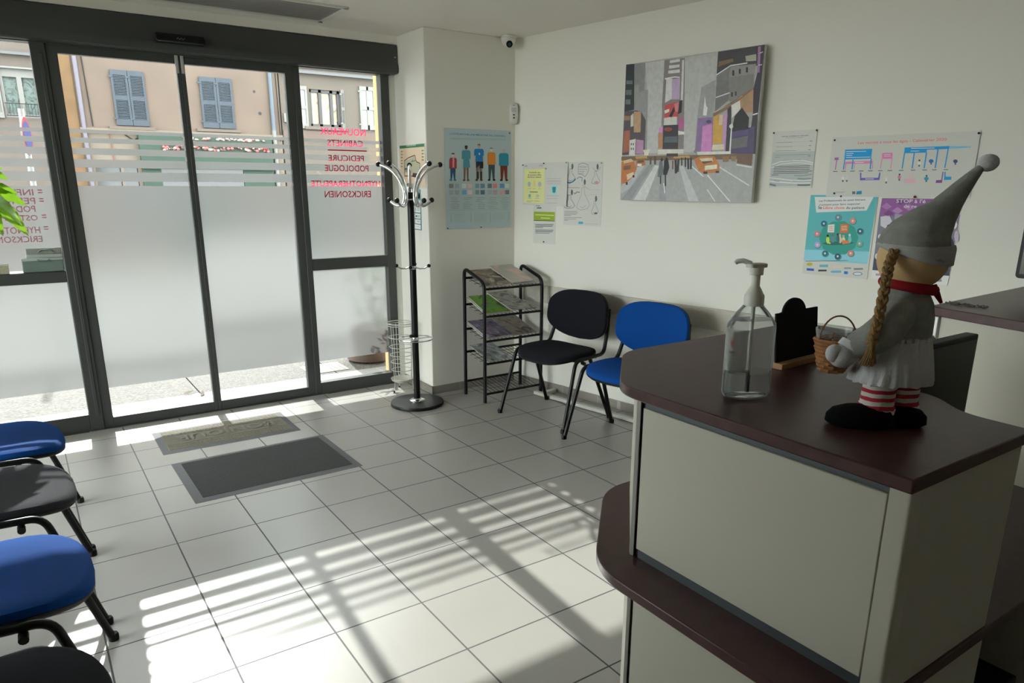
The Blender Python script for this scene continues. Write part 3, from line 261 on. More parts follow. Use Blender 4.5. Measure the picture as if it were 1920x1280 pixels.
D_TEAL=[('P',1,'55a0a5',[(0.001,0.997),(1.0,1.0),(0.977,0.512),(0.979,0.336),(0.006,0.31)]),('P',1,'7db4c3',[(0.006,0.31),(0.979,0.336),(0.975,0.187),(0.003,0.174)]),('P',2,'e1e1d7',[(0.067,0.974),(0.944,0.993),(0.865,0.823),(0.119,0.783)]),('T',3,'4b5a5f','Les Professionnels de santé libéraux',(0.143,0.916),(0.831,0.942)),('T',3,'50646e',"s'unissent pour faire respecter",(0.152,0.868),(0.766,0.891)),('T',3,'32555f','le',(0.148,0.825),(0.203,0.827)),('T',3,'dc5f3c','Libre choix',(0.221,0.828),(0.547,0.835)),('T',3,'32555f','du patient',(0.564,0.836),(0.833,0.842)),('P',2,'378c82',[(0.799,0.5),(0.768,0.371),(0.636,0.282),(0.455,0.269),(0.292,0.336),(0.212,0.459),(0.246,0.59),(0.38,0.677),(0.561,0.688),(0.721,0.621)]),('P',3,'2d645a',[(0.745,0.432),(0.703,0.416),(0.586,0.399),(0.439,0.389),(0.318,0.389),(0.27,0.399),(0.313,0.416),(0.431,0.432),(0.578,0.443),(0.698,0.443)]),('P',3,'dcdcd2',[(0.322,0.636),(0.422,0.648),(0.43,0.545),(0.328,0.542)]),('P',3,'e16e3c',[(0.514,0.648),(0.631,0.661),(0.636,0.55),(0.518,0.542)]),('P',4,'dc8c6e',[(0.341,0.614),(0.399,0.618),(0.401,0.611),(0.342,0.607)]),('P',4,'dc8c6e',[(0.345,0.593),(0.403,0.597),(0.405,0.59),(0.346,0.586)]),('P',4,'dc8c6e',[(0.349,0.572),(0.407,0.576),(0.408,0.569),(0.35,0.565)]),('P',4,'f0d2be',[(0.529,0.626),(0.61,0.632),(0.612,0.625),(0.53,0.619)]),('P',4,'f0d2be',[(0.533,0.605),(0.614,0.611),(0.616,0.604),(0.534,0.598)]),('P',4,'f0d2be',[(0.537,0.584),(0.618,0.59),(0.62,0.583),(0.538,0.577)]),('P',4,'b4c850',[(0.375,0.449),(0.375,0.422),(0.365,0.404),(0.349,0.403),(0.333,0.419),(0.323,0.446),(0.323,0.473),(0.333,0.49),(0.349,0.491),(0.365,0.476)]),('P',5,'2d2823',[(0.357,0.501),(0.355,0.492),(0.348,0.485),(0.337,0.485),(0.327,0.49),(0.322,0.499),(0.324,0.509),(0.332,0.515),(0.342,0.516),(0.352,0.51)]),('P',4,'5a7d82',[(0.45,0.461),(0.45,0.434),(0.44,0.417),(0.424,0.416),(0.408,0.431),(0.398,0.458),(0.398,0.485),(0.408,0.503),(0.424,0.504),(0.44,0.488)]),('P',5,'8c5f46',[(0.432,0.514),(0.43,0.504),(0.422,0.498),(0.412,0.497),(0.402,0.502),(0.397,0.511),(0.399,0.521),(0.406,0.527),(0.417,0.528),(0.427,0.523)]),('P',4,'326973',[(0.525,0.472),(0.525,0.445),(0.515,0.427),(0.499,0.426),(0.483,0.442),(0.473,0.468),(0.473,0.496),(0.483,0.513),(0.499,0.514),(0.515,0.498)]),('P',5,'46322d',[(0.506,0.524),(0.505,0.514),(0.497,0.508),(0.487,0.507),(0.477,0.513),(0.472,0.522),(0.473,0.531),(0.481,0.537),(0.492,0.538),(0.501,0.533)]),('P',4,'c8b4a0',[(0.559,0.462),(0.559,0.435),(0.55,0.417),(0.534,0.416),(0.517,0.432),(0.508,0.458),(0.508,0.486),(0.517,0.503),(0.533,0.504),(0.549,0.488)]),('P',5,'d2b496',[(0.541,0.514),(0.539,0.504),(0.532,0.498),(0.521,0.497),(0.512,0.503),(0.507,0.512),(0.508,0.521),(0.516,0.527),(0.526,0.528),(0.536,0.523)]),('P',4,'dcc8a0',[(0.613,0.455),(0.613,0.428),(0.603,0.41),(0.587,0.409),(0.571,0.425),(0.561,0.451),(0.561,0.479),(0.571,0.496),(0.587,0.497),(0.603,0.481)]),('P',5,'c8966e',[(0.595,0.507),(0.593,0.497),(0.585,0.491),(0.575,0.49),(0.565,0.496),(0.56,0.505),(0.562,0.514),(0.569,0.52),(0.58,0.521),(0.59,0.516)]),('P',4,'69afaa',[(0.703,0.472),(0.703,0.445),(0.694,0.428),(0.678,0.426),(0.662,0.442),(0.652,0.468),(0.652,0.495),(0.661,0.513),(0.677,0.514),(0.693,0.498)]),('P',5,'c8dcd7',[(0.685,0.524),(0.683,0.514),(0.676,0.508),(0.665,0.507),(0.656,0.512),(0.651,0.521),(0.652,0.531),(0.66,0.537),(0.67,0.538),(0.68,0.533)]),('P',5,'e17850',[(0.567,0.457),(0.666,0.452),(0.682,0.421),(0.577,0.405)]),('P',5,'f0e15a',[(0.4,0.412),(0.398,0.405),(0.391,0.401),(0.382,0.4),(0.373,0.403),(0.369,0.409),(0.371,0.416),(0.378,0.42),(0.387,0.421),(0.396,0.418)]),('P',2,'46827d',[(0.523,0.73),(0.517,0.705),(0.493,0.688),(0.46,0.686),(0.43,0.699),(0.415,0.723),(0.421,0.748),(0.445,0.765),(0.478,0.767),(0.508,0.754)]),('P',3,'64788c',[(0.506,0.736),(0.502,0.714),(0.482,0.699),(0.454,0.697),(0.429,0.709),(0.416,0.73),(0.421,0.752),(0.441,0.767),(0.469,0.769),(0.494,0.757)]),('P',4,'dce6e1',[(0.476,0.734),(0.475,0.726),(0.468,0.72),(0.459,0.72),(0.451,0.724),(0.446,0.732),(0.448,0.74),(0.454,0.746),(0.463,0.747),(0.472,0.742)]),('P',2,'46827d',[(0.746,0.691),(0.741,0.666),(0.717,0.649),(0.684,0.647),(0.654,0.661),(0.64,0.685),(0.645,0.71),(0.669,0.726),(0.702,0.729),(0.731,0.715)]),('P',3,'dc7878',[(0.73,0.697),(0.725,0.675),(0.706,0.661),(0.678,0.659),(0.653,0.671),(0.64,0.692),(0.645,0.714),(0.665,0.728),(0.693,0.73),(0.717,0.718)]),('P',4,'dce6e1',[(0.7,0.695),(0.699,0.687),(0.692,0.682),(0.683,0.681),(0.675,0.686),(0.67,0.694),(0.672,0.702),(0.678,0.707),(0.687,0.708),(0.696,0.703)]),('P',2,'46827d',[(0.872,0.572),(0.866,0.546),(0.843,0.53),(0.81,0.527),(0.78,0.541),(0.766,0.564),(0.771,0.59),(0.795,0.607),(0.828,0.609),(0.857,0.595)]),('P',3,'285f73',[(0.856,0.578),(0.851,0.556),(0.831,0.541),(0.804,0.539),(0.779,0.551),(0.767,0.572),(0.771,0.594),(0.791,0.608),(0.818,0.61),(0.843,0.598)]),('P',4,'dce6e1',[(0.826,0.576),(0.825,0.567),(0.818,0.562),(0.809,0.561),(0.801,0.566),(0.796,0.574),(0.798,0.582),(0.804,0.587),(0.813,0.588),(0.822,0.584)]),('P',2,'46827d',[(0.887,0.423),(0.882,0.398),(0.858,0.381),(0.825,0.378),(0.796,0.392),(0.781,0.416),(0.786,0.441),(0.81,0.458),(0.843,0.46),(0.872,0.447)]),('P',3,'6e9b8c',[(0.871,0.429),(0.867,0.407),(0.847,0.392),(0.819,0.39),(0.794,0.402),(0.782,0.423),(0.786,0.445),(0.806,0.46),(0.834,0.462),(0.858,0.45)]),('P',4,'dce6e1',[(0.841,0.427),(0.84,0.419),(0.833,0.413),(0.824,0.412),(0.816,0.417),(0.811,0.425),(0.813,0.433),(0.819,0.439),(0.828,0.439),(0.837,0.435)]),('P',2,'46827d',[(0.777,0.3),(0.771,0.274),(0.747,0.257),(0.714,0.255),(0.684,0.268),(0.669,0.292),(0.675,0.318),(0.699,0.335),(0.732,0.337),(0.762,0.324)]),('P',3,'dc7878',[(0.76,0.306),(0.756,0.284),(0.736,0.268),(0.708,0.266),(0.683,0.278),(0.67,0.299),(0.675,0.322),(0.695,0.337),(0.723,0.339),(0.748,0.327)]),('P',4,'dce6e1',[(0.73,0.304),(0.729,0.295),(0.723,0.29),(0.713,0.289),(0.705,0.293),(0.7,0.301),(0.702,0.31),(0.708,0.316),(0.717,0.316),(0.726,0.312)]),('P',2,'46827d',[(0.59,0.25),(0.584,0.225),(0.56,0.207),(0.526,0.205),(0.496,0.218),(0.482,0.242),(0.487,0.268),(0.512,0.285),(0.545,0.288),(0.575,0.274)]),('P',3,'2d5064',[(0.573,0.256),(0.569,0.234),(0.548,0.219),(0.52,0.216),(0.495,0.228),(0.482,0.249),(0.487,0.272),(0.507,0.287),(0.535,0.289),(0.561,0.277)]),('P',4,'dce6e1',[(0.543,0.254),(0.542,0.245),(0.535,0.24),(0.526,0.239),(0.517,0.244),(0.513,0.252),(0.514,0.26),(0.521,0.266),(0.53,0.267),(0.539,0.262)]),('P',2,'46827d',[(0.391,0.277),(0.386,0.251),(0.361,0.233),(0.327,0.231),(0.297,0.244),(0.282,0.269),(0.288,0.294),(0.313,0.312),(0.346,0.314),(0.376,0.301)]),('P',3,'286978',[(0.375,0.283),(0.37,0.26),(0.35,0.245),(0.321,0.243),(0.296,0.255),(0.283,0.276),(0.288,0.298),(0.308,0.314),(0.337,0.316),(0.362,0.304)]),('P',4,'dce6e1',[(0.344,0.28),(0.343,0.272),(0.336,0.266),(0.327,0.265),(0.318,0.27),(0.314,0.278),(0.315,0.287),(0.322,0.292),(0.331,0.293),(0.34,0.289)]),('P',2,'46827d',[(0.258,0.378),(0.252,0.353),(0.227,0.335),(0.193,0.333),(0.163,0.346),(0.148,0.37),(0.154,0.396),(0.179,0.414),(0.213,0.416),(0.243,0.403)]),('P',3,'aa96be',[(0.241,0.384),(0.236,0.362),(0.216,0.347),(0.187,0.345),(0.162,0.356),(0.149,0.378),(0.154,0.4),(0.174,0.415),(0.203,0.417),(0.228,0.406)]),('P',4,'dce6e1',[(0.21,0.382),(0.209,0.374),(0.202,0.368),(0.193,0.367),(0.184,0.372),(0.18,0.38),(0.181,0.388),(0.188,0.394),(0.197,0.395),(0.206,0.39)]),('P',2,'46827d',[(0.233,0.516),(0.227,0.491),(0.202,0.473),(0.168,0.471),(0.138,0.484),(0.123,0.509),(0.129,0.534),(0.154,0.552),(0.188,0.554),(0.218,0.54)]),('P',3,'dc7882',[(0.216,0.522),(0.211,0.5),(0.191,0.485),(0.162,0.483),(0.137,0.495),(0.124,0.516),(0.129,0.538),(0.15,0.553),(0.178,0.555),(0.204,0.543)]),('P',4,'dce6e1',[(0.186,0.52),(0.184,0.512),(0.177,0.506),(0.168,0.505),(0.159,0.51),(0.155,0.518),(0.156,0.526),(0.163,0.532),(0.173,0.533),(0.181,0.528)]),('P',2,'46827d',[(0.32,0.646),(0.314,0.621),(0.289,0.604),(0.256,0.602),(0.226,0.615),(0.211,0.639),(0.217,0.665),(0.241,0.682),(0.275,0.684),(0.305,0.67)]),('P',3,'235f78',[(0.303,0.652),(0.298,0.63),(0.278,0.615),(0.25,0.613),(0.224,0.625),(0.212,0.646),(0.216,0.669),(0.237,0.684),(0.265,0.685),(0.29,0.673)]),('P',4,'dce6e1',[(0.273,0.65),(0.271,0.642),(0.265,0.636),(0.255,0.636),(0.247,0.64),(0.242,0.648),(0.244,0.657),(0.25,0.662),(0.26,0.663),(0.268,0.658)]),('P',1,'787d78',[(0.032,0.165),(0.688,0.215),(0.69,0.206),(0.034,0.156)]),('P',1,'a0a03c',[(0.155,0.131),(0.148,0.117),(0.125,0.108),(0.095,0.105),(0.069,0.111),(0.057,0.123),(0.065,0.137),(0.088,0.146),(0.118,0.149),(0.143,0.143)]),('P',1,'5fa0aa',[(0.262,0.132),(0.394,0.142),(0.4,0.11),(0.268,0.1)]),('P',1,'c8b4aa',[(0.473,0.13),(0.593,0.139),(0.597,0.115),(0.478,0.105)]),('P',1,'82878c',[(0.644,0.122),(0.748,0.13),(0.752,0.109),(0.648,0.101)]),('P',1,'6e7378',[(0.788,0.122),(0.921,0.133),(0.925,0.112),(0.792,0.101)]),('P',1,'3250a0',[(0.066,0.073),(0.183,0.075),(0.188,0.046),(0.071,0.044)]),('P',1,'32373c',[(0.252,0.066),(0.384,0.076),(0.387,0.055),(0.256,0.044)]),('P',1,'5a96be',[(0.452,0.067),(0.604,0.079),(0.609,0.054),(0.456,0.042)]),('P',1,'2869b4',[(0.653,0.076),(0.71,0.077),(0.71,0.041),(0.655,0.04)]),('P',1,'5a7896',[(0.928,0.062),(0.917,0.046),(0.882,0.035),(0.837,0.031),(0.799,0.037),(0.782,0.05),(0.793,0.066),(0.828,0.078),(0.873,0.081),(0.911,0.075)]),('P',2,'d2d2c8',[(0.913,0.061),(0.904,0.051),(0.876,0.043),(0.84,0.04),(0.81,0.043),(0.797,0.052),(0.807,0.062),(0.834,0.07),(0.87,0.073),(0.9,0.069)])]
D_PURP=[('P',1,'82558a',[(0.0,1.0),(1.0,1.0),(1.009,0.781),(-0.009,0.791)]),('P',2,'9b6ea0',[(0.003,0.898),(0.07,0.946),(0.15,0.9),(0.082,0.862)]),('P',2,'a078a5',[(0.157,0.85),(0.223,0.899),(0.302,0.852),(0.236,0.815)]),('P',2,'9b6ea0',[(0.304,0.891),(0.368,0.938),(0.447,0.893),(0.381,0.855)]),('P',2,'6e4678',[(0.443,0.844),(0.506,0.891),(0.584,0.846),(0.52,0.809)]),('P',2,'a078a5',[(0.564,0.9),(0.626,0.947),(0.703,0.902),(0.64,0.865)]),('P',2,'9b6ea0',[(0.703,0.837),(0.764,0.884),(0.84,0.839),(0.778,0.802)]),('P',2,'6e4678',[(0.838,0.893),(0.898,0.94),(0.973,0.895),(0.912,0.859)]),('P',2,'6e4678',[(0.047,0.811),(0.114,0.859),(0.194,0.813),(0.126,0.775)]),('P',2,'9b6ea0',[(0.888,0.81),(0.948,0.857),(1.023,0.812),(0.962,0.776)]),('P',2,'6e4678',[(0.18,0.957),(0.245,1.004),(0.324,0.958),(0.258,0.921)]),('P',1,'6e6e7d',[(-0.009,0.791),(1.009,0.781),(1.009,0.296),(-0.002,0.3)]),('P',1,'46465a',[(-0.002,0.3),(1.009,0.296),(1.008,0.114),(0.001,0.11)]),('T',4,'e6e1e6',"STOP à l'é",(0.196,0.948),(0.574,0.949)),('T',4,'e6e1e6','de re',(0.304,0.891),(0.473,0.89)),('P',2,'b9b4be',[(0.013,0.774),(0.127,0.796),(0.213,0.676),(0.244,0.783),(0.301,0.786),(0.301,0.662),(0.134,0.618),(0.029,0.667)]),('P',2,'8c8c9b',[(0.201,0.817),(0.317,0.804),(0.326,0.628),(0.208,0.64)]),('P',3,'1e1e28',[(0.181,0.653),(0.178,0.631),(0.164,0.618),(0.143,0.617),(0.125,0.629),(0.116,0.649),(0.119,0.671),(0.133,0.684),(0.154,0.685),(0.172,0.673)]),('P',3,'282832',[(0.096,0.544),(0.116,0.608),(0.193,0.612),(0.241,0.552),(0.227,0.515),(0.101,0.508)]),('P',3,'d2cdc8',[(0.09,0.533),(0.085,0.512),(0.069,0.499),(0.046,0.497),(0.025,0.509),(0.015,0.529),(0.019,0.549),(0.036,0.563),(0.059,0.564),(0.08,0.552)]),('P',3,'1482be',[(0.216,0.46),(0.205,0.423),(0.164,0.398),(0.11,0.395),(0.062,0.414),(0.04,0.45),(0.052,0.487),(0.093,0.512),(0.147,0.515),(0.194,0.495)]),('P',3,'d2c8c3',[(0.08,0.287),(0.076,0.263),(0.061,0.247),(0.039,0.245),(0.019,0.259),(0.009,0.282),(0.012,0.306),(0.028,0.322),(0.05,0.323),(0.07,0.31)]),('P',3,'32324b',[(1.009,0.471),(1.006,0.41),(0.977,0.369),(0.933,0.367),(0.89,0.402),(0.866,0.463),(0.869,0.525),(0.899,0.564),(0.943,0.567),(0.985,0.531)]),('P',3,'d2cdc8',[(1.003,0.713),(1.001,0.683),(0.987,0.663),(0.965,0.662),(0.944,0.68),(0.932,0.709),(0.934,0.74),(0.948,0.759),(0.97,0.76),(0.991,0.742)]),('P',3,'c8c3be',[(1.025,0.279),(1.019,0.253),(0.995,0.235),(0.961,0.233),(0.932,0.247),(0.917,0.272),(0.923,0.298),(0.947,0.316),(0.98,0.318),(1.01,0.304)]),('P',3,'b46496',[(0.851,0.391),(0.92,0.413),(0.935,0.273),(0.871,0.268)]),('P',3,'aaa0af',[(1.046,0.578),(1.048,0.537),(1.038,0.511),(1.021,0.51),(1.002,0.534),(0.99,0.575),(0.988,0.615),(0.998,0.641),(1.015,0.641),(1.034,0.617)]),('P',2,'dcdcd7',[(0.001,0.11),(1.008,0.114),(1.0,0.0),(0.0,0.0)]),('P',3,'787d78',[(0.832,0.059),(0.924,0.066),(0.929,0.039),(0.837,0.032)]),('P',3,'a08c96',[(0.055,0.07),(0.134,0.077),(0.138,0.049),(0.059,0.043)])]
